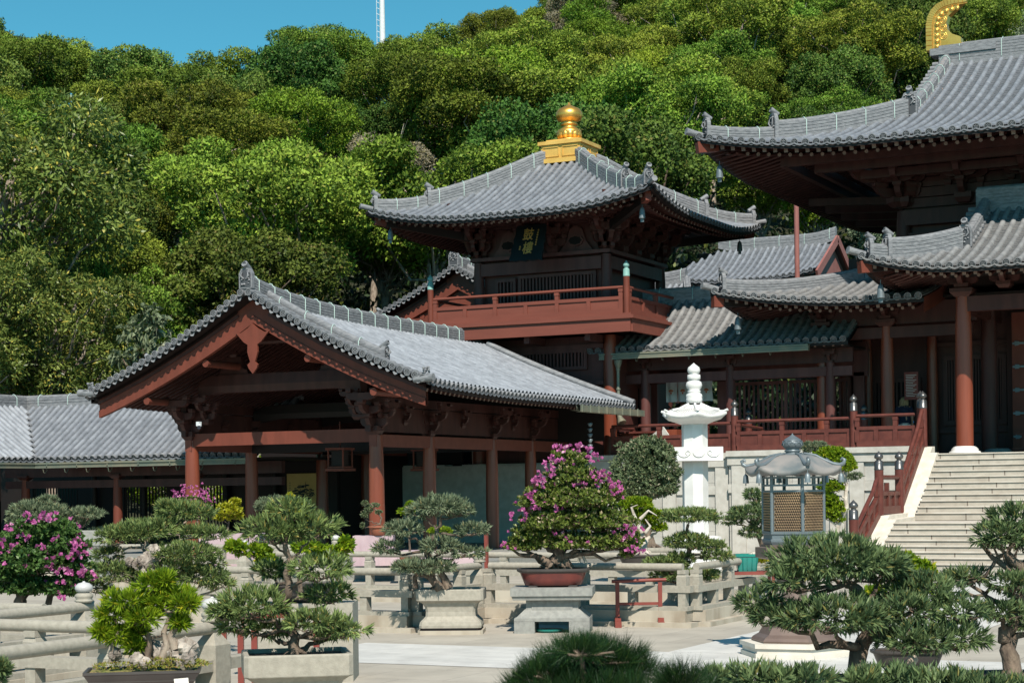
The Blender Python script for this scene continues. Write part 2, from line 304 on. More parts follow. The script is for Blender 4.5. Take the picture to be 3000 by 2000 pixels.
# ---------------------------------------------------------------- tiled roofs
class Slope:
    """one tiled slope: a runs along the eave, e runs outward from the ridge line"""
    def __init__(s,O,n,t,e0,e1,z,a0,a1):
        s.O=vec(*O); s.n=vec(*n); s.t=vec(*t); s.e0=e0; s.e1=e1; s.z=z; s.a0=a0; s.a1=a1
    def P(s,a,e,dz=0.0): return s.O+s.t*a+s.n*e+Z_*(s.z(a,e)+dz)
    def N(s,a,e):
        T=s.P(a,e+.02)-s.P(a,e-.02); u=unit(np.cross(s.t,T)); 
        return u if u[2]>0 else -u
def tiles(mb,sl,sp=.235,r=.075,seg=.36,course=.17,disc=True,light=0,pan=True,hipgap=.0,trim=None,nseg=6):
    """mats: 0 tile 1 pan 2 dark 3 ridge/light"""
    n=max(1,int(round((sl.a1-sl.a0)/sp))); sp=(sl.a1-sl.a0)/n
    cen=[sl.a0+sp*(k+.5) for k in range(n)]
    ang=np.linspace(-.25,math.pi+.25,nseg+1)
    for a in cen:
        e0=sl.e0(a)+hipgap; e1=sl.e1(a)
        if e1-e0<.12: continue
        m=max(1,int(round((e1-e0)/seg))); es=np.linspace(e0,e1,m+1); jit=RNG.uniform(-.004,.004,m)
        for i in range(m):
            R=[]
            for e,k in ((es[i],.965),(es[i+1],1.0)):
                p=sl.P(a,e,-.01+jit[i]*0); N=sl.N(a,e); R.append(p+r*k*(np.cos(ang)[:,None]*sl.t+np.sin(ang)[:,None]*N))
            mb.grid(R,0,True)
            if i<m-1:
                p=sl.P(a,es[i+1],-.01);N=sl.N(a,es[i+1]); mb.grid([R[1],p+r*.965*(np.cos(ang)[:,None]*sl.t+np.sin(ang)[:,None]*N)],0,False)
        if disc:
            N=sl.N(a,e1); o=unit(np.cross(sl.t,N)); o=o if np.dot(o,sl.n)>0 else -o
            c=sl.P(a,e1,-.005); R0=sp*.35; A=np.arange(12)*math.pi/6
            ring=lambda rr,off:c+o*off+rr*(np.cos(A)[:,None]*sl.t+np.sin(A)[:,None]*N)
            mb.grid([ring(R0,-.03),ring(R0,.03)],3,True,cu=True); mb.grid([ring(R0,.03),ring(R0*.8,.03)],3,False,cu=True)
            mb.grid([ring(R0*.78,.03),ring(R0*.78,.012)],2,False,cu=True); mb.add(ring(R0*.78,.012),[list(range(12))],2)
            A8=np.arange(8)*math.pi/4
            for q in A8:
                u=lambda an,rr:c+o*.022+rr*(math.cos(an)*sl.t+math.sin(an)*N)
                mb.add([u(q,R0*.16),u(q+.28,R0*.5),u(q,R0*.72),u(q-.28,R0*.5)],[[0,1,2,3]],3)
            mb.add(c+o*.024+R0*.14*(np.cos(A8)[:,None]*sl.t+np.sin(A8)[:,None]*N),[list(range(8))],0)
    if pan:
        edges=[sl.a0]+cen+[sl.a1]
        for k in range(len(edges)-1):
            al,ar=edges[k],edges[k+1]; am=(al+ar)/2; e0=max(sl.e0(al),sl.e0(ar)); e1=sl.e1(am)+.03
            if e1-e0<.1: continue
            m=max(1,int((e1-e0)/course)); es=np.linspace(e0,e1,m+1)
            V=[];F=[]
            for i in range(m):
                for e,dz in ((es[i],.0),(es[i+1],.028)):
                    V+= [sl.P(al,e,dz-.015),sl.P(am,e,dz-.04),sl.P(ar,e,dz-.015)]
                b=6*i; F+=[[b,b+1,b+4,b+3],[b+1,b+2,b+5,b+4]]
                if i<m-1: F+=[[b+3,b+4,b+7,b+6],[b+4,b+5,b+8,b+7]]
            mb.add(V,F,1,False)
            if disc and 0<k<len(edges)-2:   # hanging drip tile
                V=[];e=e1
                for j in range(5):
                    f=j/4; a=al+(ar-al)*f; V.append(sl.P(a,e,-.015+.0-.03*math.sin(math.pi*f)))
                for j in range(5):
                    f=j/4; a=al+(ar-al)*f; V.append(sl.P(a,e+.01,-.04-.05*math.sin(math.pi*f)))
                mb.add(V,[[j,j+1,j+6,j+5] for j in range(4)],1,True)
    G=[]
    for a in np.linspace(sl.a0,sl.a1,25):
        e0,e1=min(sl.e0(a),sl.e1(a)),sl.e1(a); G.append([sl.P(a,e0+(e1-e0)*f,-.06) for f in np.linspace(0,1,9)])
    mb.grid(G,2,True)
def eave_work(wd,raf,sl,e_in,a0=None,a1=None,sp=.24,rs=.075,d1=.2,two=True,inner=None):
    """fascia, soffit (wd: 0 wood) and two rows of rafters (raf: 0 wood 1 end grain)"""
    a0=sl.a0 if a0 is None else a0; a1=sl.a1 if a1 is None else a1
    As=np.linspace(a0,a1,33)
    wd.grid([[sl.P(a,sl.e1(a)-.02,-.07),sl.P(a,sl.e1(a)-.02,-.17),sl.P(a,sl.e1(a)-.1,-.17)] for a in As],0,False)
    wd.grid([[sl.P(a,max(e_in,sl.e0(a)) + (sl.e1(a)-.1-max(e_in,sl.e0(a)))*f,-.15) for f in np.linspace(0,1,14)] for a in As],0,True)
    n=int((a1-a0)/sp)
    for k in range(n):
        a=a0+sp*(k+.5); ei=max(e_in,sl.e0(a)); eo=sl.e1(a)
        if eo-ei<.35: continue
        ns=3 if eo-ei>1.2 else 1; pe=np.linspace(ei,eo-.16,ns+1)
        for q in range(ns): raf.bar(sl.P(a,pe[q],-.22),sl.P(a,pe[q+1],-.22),rs,rs,0,endm=1 if q==ns-1 else 0)
        if two and eo-ei>.7:
            q0=sl.P(a,(ei+eo)/2,-.36);q1=sl.P(a,eo-.5,-.34)
            raf.tube([sl.P(a,ei,-.36),q0,q1],rs*.5,8,0); A=np.arange(8)*math.pi/4; o=unit(q1-q0); 
            N=unit(np.cross(sl.t,o)); raf.add(q1+o*.002+rs*.5*(np.cos(A)[:,None]*sl.t+np.sin(A)[:,None]*N),[list(range(8))],1)
def ridge(mb,path,wd,ht,top=.07,wire=None,ws=.9,m=0,taper=1.0,lines=5):
    """layered ridge swept along a path; mats 0 ridge"""
    path=[np.asarray(p,float) for p in path]; k=len(path); R=[]
    prof=[(-wd/2,-.12)]
    for i in range(lines):
        z0=ht*i/lines; z1=ht*(i+1)/lines; prof+=[(-wd/2,z0),(-wd/2,z1-.012),(-wd/2+.014,z1-.01),(-wd/2+.014,z1)]
    q=[(-top*math.cos(t),ht+top*.9*math.sin(t)) for t in np.linspace(0,math.pi,7)]
    prof=prof+q+[(-x,z) for x,z in prof[::-1]]
    for i in range(k):
        d=unit(path[min(i+1,k-1)]-path[max(i-1,0)]); sd=unit(np.cross(d,Z_)); u=Z_
        R.append([path[i]+sd*x+u*z for x,z in prof])
    mb.grid(R,m,False); 
    for E in (R[0],R[-1]): mb.add(E,[list(range(len(prof)))],m)
    if wire is not None:
        L=0; nxt=ws*.5
        for i in range(k-1):
            sl=np.linalg.norm(path[i+1]-path[i])
            while nxt<L+sl:
                p=path[i]+(path[i+1]-path[i])*((nxt-L)/sl); d=unit(path[i+1]-path[i]); sd=unit(np.cross(d,Z_))
                pts=[p+sd*x*1.0+Z_*z for x,z in [(-wd/2-.012,0),(-wd/2-.012,ht-.01)]+[(-(top+.012)*math.cos(t),ht+(top+.01)*math.sin(t)) for t in np.linspace(.2,math.pi-.2,5)]+[(wd/2+.012,ht-.01),(wd/2+.012,0)]]
                mb.tube(pts,.011,4,2,caps=False); nxt+=ws
            L+=sl
def ornament(mb,p,d,w=.3,h=.5,tube_r=.09,horn=True):
    """ghost-face end tile facing d; mats 0 ridge 1 dark"""
    d=unit(vec(d[0],d[1],0)); s=unit(np.cross(d,Z_)); p=np.asarray(p,float)
    poly=[(-w/2,0),(w/2,0),(w/2*1.02,h*.7),(w*.34,h*.93),(0,h),(-w*.34,h*.93),(-w/2*1.02,h*.7)]
    mb.prism(poly,p-d*.09,s,Z_,d*.1,0); 
    mb.prism([(x*.8,z*.86+h*.06) for x,z in poly],p+d*.01,s,Z_,d*.006,1)
    rr=random.Random(int(p[0]*100))
    for k in range(16):
        x=rr.uniform(-.34,.34)*w; z=rr.uniform(.14,.86)*h; r=rr.uniform(.05,.1)*w
        mb.lathe([(r,-r*.3),(r*.9,r*.3),(.001,r)],p+d*.02+s*x+Z_*z,6,0)
        # tilt toward viewer is implied by the round bosses
    for sx in (-1,1): mb.tube([p+d*.03+s*sx*w*.1+Z_*h*.45,p+d*.05+s*sx*w*.3+Z_*h*.6,p+d*.03+s*sx*w*.2+Z_*h*.78],[.02,.026,.012],5,0)
    if horn:
        tube_r*=.78; q=p+Z_*(h+tube_r*.3)-d*.14; mb.tube([q-d*.04-Z_*.06,q+d*.08,q+d*.18+Z_*.06],[tube_r*.8,tube_r,tube_r*1.05],10,0)
        A=np.arange(8)*math.pi/4; mb.add(q+d*.186+Z_*.06+tube_r*.7*(np.cos(A)[:,None]*s+np.sin(A)[:,None]*Z_),[list(range(8))],1)
RT=['ridge_tile','tile_dark','mint_wire']
def tmats(kind): return [kind,'tile_pan_warm' if kind=='tile_warm' else 'tile_pan','tile_dark','ridge_tile']
# ---------------------------------------------------------------- timber pieces
def bracket_mesh(tiers=3,s=1.0,name='bracket_set',w=.12):
    """stepped bracket arms over a column, reaching toward -y; origin at its foot"""
    mb=MB(); 
    def block(x,y,z,a=.2,h=.13): mb.hexa([(x+i*a*k*.5,y+j*a*k*.5,z+zz) for zz,k in ((0,.66),(h*.45,1.0)) for i,j in ((-1,-1),(1,-1),(1,1),(-1,1))],0); mb.box((x,y,z+h*.72),(a,a,h*.54),0)
    def arm(c,u,L,z,h=.2):
        poly=[(-L,h),(-L,h*.5),(-L*.86,h*.16),(-L*.6,0),(L*.6,0),(L*.86,h*.16),(L,h*.5),(L,h)]
        v=np.cross(Z_,u); mb.prism(poly,vec(*c)+Z_*z-v*w/2,u,Z_,v*w,0)
        n=-v if v[1]>0 else v
    block(0,0,0,.34,.22)
    z=.2; reach=.30
    for t in range(tiers):
        arm((0,0,0),X_,.36+.10*t,z); 
        L=reach*(t+1); poly=[(0,.2),(0,0),(L*.8,0),(L+.02,.08),(L+.08,.2)]
        mb.prism(poly,vec(-w/2,0,z),-Y_,Z_,X_*w,0)
        poly=[(0,.2),(0,0),(.3,0),(.4,.1),(.4,.2)]; mb.prism(poly,vec(-w/2,0,z),Y_,Z_,X_*w,0)
        for x in (-(.32+.10*t),0,.32+.10*t): block(x,0,z+.2,.15,.11)
        block(0,-L,z+.2,.17,.11)
        if t<tiers-1 or True:
            arm((0,-L,0),X_,.32+.06*t,z+.31,.17)
            for x in (-(.27+.06*t),.27+.06*t): block(x,-L,z+.48,.14,.1)
        z+=.31
    me=mb.mesh(name,['wood_dark']); return me
BR3=bracket_mesh(3); BR2=bracket_mesh(2); BR1=bracket_mesh(1)
def capital(parent,x,y,z,a,b,h,m='wood_dark'):
    mb=MB(); mb.hexa([(x+i*a*k/2,y+j*b*k/2,z+zz) for zz,k in ((0,.62),(h*.55,1.0)) for i,j in ((-1,-1),(1,-1),(1,1),(-1,1))]); mb.box((x,y,z+h*.78),(a,b,h*.44)); return mb.build('capital',[m],parent)
def column(parent,x,y,z0,z1,r=.17,m='wood_col',base=False,name='column'):
    mb=MB(); mb.lathe([(r*1.04,0),(r*1.05,(z1-z0)*.35),(r*.98,(z1-z0)*.75),(r*.84,z1-z0)],(x,y,z0),20,0); o=mb.build(name,[m],parent)
    if base:
        b=MB(); b.lathe([(r*1.9,-.16),(r*1.85,-.13),(r*1.62,-.11),(r*1.6,-.07),(r*1.35,-.02),(r*1.12,.0)],(x,y,z0),24,0); b.build('column_base',['marble_white'],o)
    return o
def lattice(parent,x0,x1,y,z0,z1,bar=.055,gap=.06,frame=.09,depth=.08,axis='x',void=True,m='wood_dark',name='lattice_window',sgn=-1):
    mb=MB(); fr=MB()
    def bx(b,xa,xb,za,zb,ya,yb,mm=0):
        if axis=='x': b.box(((xa+xb)/2,(ya+yb)/2,(za+zb)/2),(xb-xa,abs(yb-ya),zb-za),mm)
        else: b.box(((ya+yb)/2,(xa+xb)/2,(za+zb)/2),(abs(yb-ya),xb-xa,zb-za),mm)
    d=depth*sgn
    bx(fr,x0,x1,z1-frame,z1,y,y+d); bx(fr,x0,x1,z0,z0+frame,y,y+d); bx(fr,x0,x0+frame,z0+frame,z1-frame,y,y+d*.98); bx(fr,x1-frame,x1,z0+frame,z1-frame,y,y+d*.98)
    o=fr.build(name,[m],parent)
    n=max(1,int((x1-x0-2*frame)/(bar+gap))); p=(x1-x0-2*frame)/n
    for k in range(n):
        xa=x0+frame+p*(k+.5)-bar/2; bx(mb,xa,xa+bar,z0+frame,z1-frame,y+d*.2,y+d*.75)
    mb.build('bars',[m],o)
    if void:
        v=MB(); bx(v,x0+frame*.5,x1-frame*.5,z0+frame*.5,z1-frame*.5,y+d*.08,y+d*.02); v.build('pane',['window_void'],o)  # dark sheet standing in for the unlit room behind the bars
    return o
def slab(parent,name,m,c,sz,rz=0,label=None):
    mb=MB(); mb.box(c,sz,0,rz); return mb.build(name,[m],parent,label)
def red_rail(parent,A,B,h=.85,m='wood_red',panels=4,posts=True,top_over=.0,z0=0.0):
    """timber balustrade run from A to B (points on its base line)"""
    A=vec(*A);B=vec(*B); d=unit(B-A); L=np.linalg.norm((B-A)); zz=Z_
    a=MB(); a.tube([A-d*top_over+zz*(h),B+d*top_over+zz*h],.042,10,0); a.build('top_rail',[m],parent)
    a=MB(); a.bar(A+zz*(h*.60),B+zz*(h*.60),.10,.085,0); a.build('middle_rail',[m],parent)
    a=MB(); a.bar(A+zz*.07,B+zz*.07,.12,.14,0); a.build('bottom_rail',[m],parent)
    a=MB(); a.bar(A+zz*.30,B+zz*.30,.035,.34,0); a.build('panel',[m],parent)
    n=panels
    for k in range(n+1):
        f=k/n; p=A+(B-A)*(f*.98+.01)
        a=MB(); a.bar(p+zz*.12,p+zz*(h*.60-.04),.1,.11,0,up=d); 
        if k%2==0:
            a.bar(p+zz*(h*.60+.04),p+zz*(h*.60+.26 if h*.6+.26<h-.1 else h-.12),.1,.11,0,up=d); a.bar(p+zz*(h-.12),p+zz*(h-.04),.12,.13,0,up=d)
        a.build('baluster',[m],parent)
def red_post(parent,p,h=1.15,m='wood_red',cap='gunmetal',r=.065,name='newel_post',capz=.25):
    a=MB(); a.lathe([(r,0),(r,h-capz)],p,16,0); o=a.build(name,[m],parent)
    b=MB(); z=h-capz; b.lathe([(r*1.04,z),(r*1.06,z+.03),(r*1.0,z+.035),(r*1.0,z+.17),(r*.85,z+.2),(r*.55,z+.215),(r*.55,z+.235),(r*.95,z+.26),(r*1.02,z+.30),(r*.8,z+.34),(r*.4,z+.375),(.002,z+.42)],p,16,0)
    b.build('finial',[cap],o); return o
def bell(name,p,label,s=1.0):
    mb=MB(); x,y,z=p
    mb.lathe([(.085,-.30),(.08,-.24),(.07,-.12),(.055,-.05),(.02,-.01),(.001,0)],(0,0,-.08),12,0); mb.tube([(0,0,0),(0,0,-.09)],.008,5,0)
    mb.box((0,0,-.43),(.09,.012,.09),0)
    V=MB(); V.V=[v*s+vec(*p) for v in mb.V]; V.F=mb.F; V.n=mb.n
    o=V.build('wind_bell',['bronze']); tag(o,label,'bell','wind bells under the roof corners'); return o
def text_mesh(o):
    """turn a text object into a mesh object"""
    dg=bpy.context.evaluated_depsgraph_get(); me=bpy.data.meshes.new_from_object(o.evaluated_get(dg)); n=bpy.data.objects.new(o.name.split('.')[0],me)
    bpy.data.objects.remove(o); C.link(n); return n
# ================================================================ DRUM TOWER
TC=vec(-21.5,46.95,0)
def slab_free(name,m,c,sz):
    mb=MB(); mb.box(c,sz); return mb.build(name,[m])
def build_tower():
    T=thing('drum_tower','two-storey timber tower with red balcony, curved grey tiled roof and gold finial','tower',(-21.5,46.95,2.4))
    E=4.25; top=.6; zt=10.95; H=1.9
    def z(a,e):
        s=max(0,(e-top)/(E-top)); k=max(0,abs(a)/E-.2)/.8
        return zt-H*(1.32*s-.32*s*s)+.46*k**2.3*(e/E)**2
    for i,(n,t,d) in enumerate((((0,-1,0),(1,0,0),1),((1,0,0),(0,1,0),1),((0,1,0),(-1,0,0),0),((-1,0,0),(0,-1,0),1))):
        sl=Slope(TC,n,t,lambda a:max(top,abs(a)),lambda a:E,z,-E,E)
        mb=MB(); tiles(mb,sl,.236,.066,disc=bool(d)); mb.build('roof_slope',tmats('tile'),T)
        if d:
            wd=MB(); rf=MB(); eave_work(wd,rf,sl,1.9,sp=.235); wd.build('eave_board',['wood_shaded'],T); rf.build('rafters',['wood_dark','wood_end'],T)
    S0=Slope(TC,(0,-1,0),(1,0,0),lambda a:max(top,abs(a)),lambda a:E,z,-E,E)
    for sx,sy in ((-1,-1),(1,-1),(1,1),(-1,1)):
        Pd=lambda e,dz=0: TC+vec(sx*e,sy*e,z(e,e)+dz)
        mb=MB(); wr=MB(); ridge(mb,[Pd(e) for e in np.linspace(.55,3.0,12)],.26,.36,.075,wr,.75); 
        r=mb.build('hip_ridge',RT,T)
        mb=MB(); wr=MB(); ridge(mb,[Pd(e,.0) for e in np.linspace(3.0,4.05,7)],.22,.26,.07,wr,.6,lines=3)
        ornament(mb,Pd(3.0,.02),(sx,sy),.3,.52); ornament(mb,Pd(4.08,.0),(sx,sy),.26,.42); 
        q=Pd(4.1,.03); dd=unit(vec(sx,sy,.25)); mb.tube([q,q+dd*.22,q+dd*.36],[.07,.075,.08],8,0)
        r=mb.build('hip_ridge_end',RT,T)
        b=MB(); q0=TC+vec(sx*1.9,sy*1.9,8.75); q1=Pd(4.05,-.28); qm=q0*.1+q1*.9; b.bar(q0,qm,.15,.22,0); b.bar(qm,q1,.16,.24,1); b.build('corner_beam',['wood_shaded','wood_red'],T)
    # finial
    mb=MB(); mb.box((TC[0],TC[1],11.02),(1.36,1.36,.12)); mb.box((TC[0],TC[1],11.28),(1.22,1.22,.42)); mb.box((TC[0],TC[1],11.53),(1.36,1.36,.1)); mb.box((TC[0],TC[1],11.61),(1.0,1.0,.07))
    for q in range(4):
        a=q*math.pi/2; c,s=math.cos(a),math.sin(a)
        for k in (-.3,.3):
            for (dx,dz,wx,wz) in ((0,.13,.5,.025),(0,-.13,.5,.025),(-.24,0,.025,.26),(.24,0,.025,.26)):
                x=k+dx; p=(TC[0]+c*x-s*-.62,TC[1]+s*x+c*-.62,11.28+dz); mb.box(p,(wx if dz or 1 else wx,.03,wz),0,a)
    ped=mb.build('finial_pedestal',['gold_matt'],T)
    mb=MB(); prof=[(.30,0),(.34,.05),(.30,.1),(.26,.13)]; mb.lathe(prof,(TC[0],TC[1],11.62),28,0)
    for k in range(12):
        a=k*math.pi/6; mb.lathe([(.04,0),(.10,.05),(.12,.13),(.10,.21),(.04,.25)],(TC[0]+.25*math.cos(a),TC[1]+.25*math.sin(a),11.70),10,0)
    mb.lathe([(r_,z_*.86) for r_,z_ in [(.3,0),(.35,.08),(.34,.18),(.25,.24),(.2,.27),(.19,.33),(.24,.36),(.25,.40),(.2,.44),(.22,.47),(.34,.54),(.385,.66),(.375,.78),(.29,.90),(.14,.98),(.05,1.04),(.012,1.12)]],(TC[0],TC[1],11.80),32,0)
    # lift the upper bulb to the measured height
    mb.build('finial',['gold'],T)
    # upper storey walls
    hw=1.95; f=TC[1]-hw
    core=MB(); core.box((TC[0],TC[1],8.0),(hw*2-.24,hw*2-.24,3.7)); core.box((TC[0],TC[1],9.75),(hw*2-.3,hw*2-.3,.4)); core.build('upper_wall',['panel_wood'],T)
    for sx in (-1,1):
        for sy in (-1,1): column(T,TC[0]+sx*hw,TC[1]+sy*hw,6.2,8.1,.15,'wood_wall')
    for sx,sy,ax in ((0,-1,'x'),(1,0,'y'),(-1,0,'y')):
        c=TC+vec(sx*hw,sy*hw,0); b=MB(); sz=(hw*2-.24,.2) if ax=='x' else (.2,hw*2-.24)
        b.box((c[0],c[1],7.88),(sz[0],sz[1],.34)); b.build('tie_beam',['wood_wall'],T)
        b=MB(); b.box((c[0],c[1],8.17),(sz[0]+.6 if ax=='x' else .34,sz[1]+.6 if ax=='y' else .34,.1)); b.build('bracket_plate',['wood_wall'],T)
        b=MB(); b.box((c[0],c[1],6.9),(sz[0],.1,.09) if ax=='x' else (.1,sz[1],.09)); b.build('wall_rail',['wood_wall'],T)
    lattice(T,TC[0]-1.45,TC[0]-.82,f-.02+.12,6.86,7.62,.045,.045,m='wood_wall')
    lattice(T,TC[0]-.74,TC[0]+1.62,f-.02+.12,6.86,7.68,.05,.05,m='wood_wall')
    for k in range(2):
        b=MB(); b.box((TC[0]-1.3+k*.36,f+.08,6.55),(.3,.05,.3)); b.build('door_panel',['wood_wall'],T)
    # ornamental ovals between brackets
    for x in (-1.0,1.05):
        b=MB(); p=[(.24*math.cos(t)*(1+.08*math.cos(8*t)),.15*math.sin(t)*(1+.08*math.cos(8*t))) for t in np.linspace(0,2*math.pi,25)[:-1]]
        b.prism(p,vec(TC[0]+x,f-.06,8.52),X_,Z_,Y_*.05,0); o=b.build('oval_carving',['wood_wall'],T)
        b=MB(); b.prism([(q[0]*.78,q[1]*.75) for q in p],vec(TC[0]+x,f-.066,8.52),X_,Z_,Y_*.004,0); b.build('shade_inset',['window_void'],o)  # dark inset painted on the carving as an unlit hole
        b=MB(); b.prism([(-.52,-.3),(.52,-.3),(.3,-.02),(.18,.33),(0,.42),(-.18,.33),(-.3,-.02)],vec(TC[0]+x,f+.0,8.52),X_,Z_,Y_*.06,0); b.build('frog_leg_strut',['wood_wall'],T)
    # brackets
    for side in range(4):
        rz=side*math.pi/2; n=vec(math.sin(rz),-math.cos(rz),0); t=vec(math.cos(rz),math.sin(rz),0)
        if side==2: continue
        for a in ((-1.95,-.35,.4,1.95) if side==0 else (-1.95,-.95,0,.95,1.95)):
            put(BR3,'bracket_set',T,TC+n*hw+t*a+Z_*8.2,rz,1.0)
        b=MB(); 
        for k in (0,.33,.62,.9): b.bar(TC+n*(hw+k)-t*(hw+k)+Z_*(9.05+k*.14),TC+n*(hw+k)+t*(hw+k)+Z_*(9.05+k*.14),.1,.13,0)
        b.build('eave_purlins',['wood_dark'],T)
    for sx,sy in ((-1,-1),(1,-1),(1,1)):
        put(BR3,'bracket_set',T,TC+vec(sx*hw,sy*hw,8.2),math.atan2(sx,-sy),1.05)
    # balcony
    bx=2.95; yb=TC[1]
    mb=MB()
    for rz in range(4):
        a=rz*math.pi/2; n=vec(math.sin(a),-math.cos(a),0); t=vec(math.cos(a),math.sin(a),0)
        mb.bar(TC+n*(bx+.20)-t*(bx+.2)+Z_*6.03,TC+n*(bx+.2)+t*(bx+.2)+Z_*6.03,.1,.34,0)
    mb.build('balcony_beam',['wood_beam'],T)
    slab(T,'balcony_deck','wood_beam',(TC[0],yb,6.245),(bx*2+.62,bx*2+.62,.09)); slab(T,'balcony_deck_trim','wood_beam',(TC[0],yb,6.32),(bx*2+.4,bx*2+.4,.06))
    slab(T,'balcony_soffit','wood_shaded',(TC[0],yb,5.98),(bx*2+.2,bx*2+.2,.05))
    for q in range(4):
        a=q*math.pi/2; n=vec(math.sin(a),-math.cos(a),0); t=vec(math.cos(a),math.sin(a),0)
        if q!=2: red_rail(T,TC+n*bx-t*(bx-.1)+Z_*6.35,TC+n*bx+t*(bx-.1)+Z_*6.35,.70,'wood_beam',6)
        p=TC+n*bx+t*bx; red_post(T,(p[0],p[1],6.3),1.28,'wood_red','verdigris',.085)
    # lower storey
    low=MB(); low.box((TC[0],TC[1],4.15),(hw*2-.06+.5,hw*2-.06,3.5)); low.build('lower_wall',['panel_wood'],T)
    for sx in (-1,1):
        column(T,TC[0]+sx*2.02,TC[1]-hw,2.45,5.9,.19,'wood_col')
    slab(T,'wall_rail','wood_wall',(TC[0],f-.02,5.62),(3.7,.12,.12)); slab(T,'wall_rail','wood_wall',(TC[0],f-.02,4.62),(3.7,.12,.1))
    lattice(T,TC[0]-.95,TC[0]+1.35,f+.02,5.0,5.56,.05,.055,m='wood_wall')
    for k in range(3): slab(T,'floor_joist','wood_wall',(TC[0]-1.8+k*1.8,f-.5,5.8),(.16,1.0,.2))
    # name board
    c=vec(TC[0]+.10,f-.92,8.40); ax=unit(vec(0,-.42,-.9)); nn=unit(np.cross(X_,-ax)); nn=nn if nn[1]<0 else -nn
    R=thing('name_plaque','black carved name board with gold characters under the tower eave','plaque',tuple(c))
    mb=MB(); pts=[]
    for i in range(40):
        t=i/40*4; k=int(t); u=t-k; cs=[(-.46,-.56),(.42,-.56),(.48,.56),(-.50,.56)]; a,b=cs[k],cs[(k+1)%4]; x=a[0]+(b[0]-a[0])*u; y=a[1]+(b[1]-a[1])*u; w=1+.035*math.sin(i*2.3)
        pts.append((x*w,y*w))
    mb.prism(pts,c,X_,ax,nn*.06,0); mb.build('board',['plaque'],R)
    def txt(s,x,y,size,yy=1.0):
        cu=bpy.data.curves.new('characters','FONT'); cu.body=s; cu.size=size; cu.extrude=.008; cu.align_x='CENTER'; cu.align_y='CENTER'; cu.offset=.004
        o=bpy.data.objects.new('characters',cu); C.link(o); o.data.materials.append(M['gold_leaf']); 
        up=-ax; m=Matrix((( X_[0],up[0],nn[0],0),(X_[1],up[1],nn[1],0),(X_[2],up[2],nn[2],0),(0,0,0,1)))
        p=c+X_*x+ax*y+nn*.075
        o=text_mesh(o); o.parent=R; o.matrix_local=Matrix.Translation(Vector(p-c))@m@Matrix.Diagonal((.78,yy,1,1)); return o
    txt('鼓',-.06,-.23,.40); txt('樓',.0,.20,.40)
    for k,ch in enumerate('甲子年仲秋吉日'): txt(ch,.22,-.36+k*.075,.05)
    for k,ch in enumerate('敬書'): txt(ch,-.24,.13+k*.07,.05)
    for sx,sy,l in ((-1,-1,'small bronze wind bell under the left front corner of the tower roof'),(1,-1,'bronze wind bell under the right front corner of the tower roof'),(1,1,'dark wind bell under the far right corner of the tower roof')):
        p=TC+vec(sx*3.75,sy*3.75,z(3.75,3.75)-.42); bell('wind_bell',tuple(p),l,1.0)
    return T
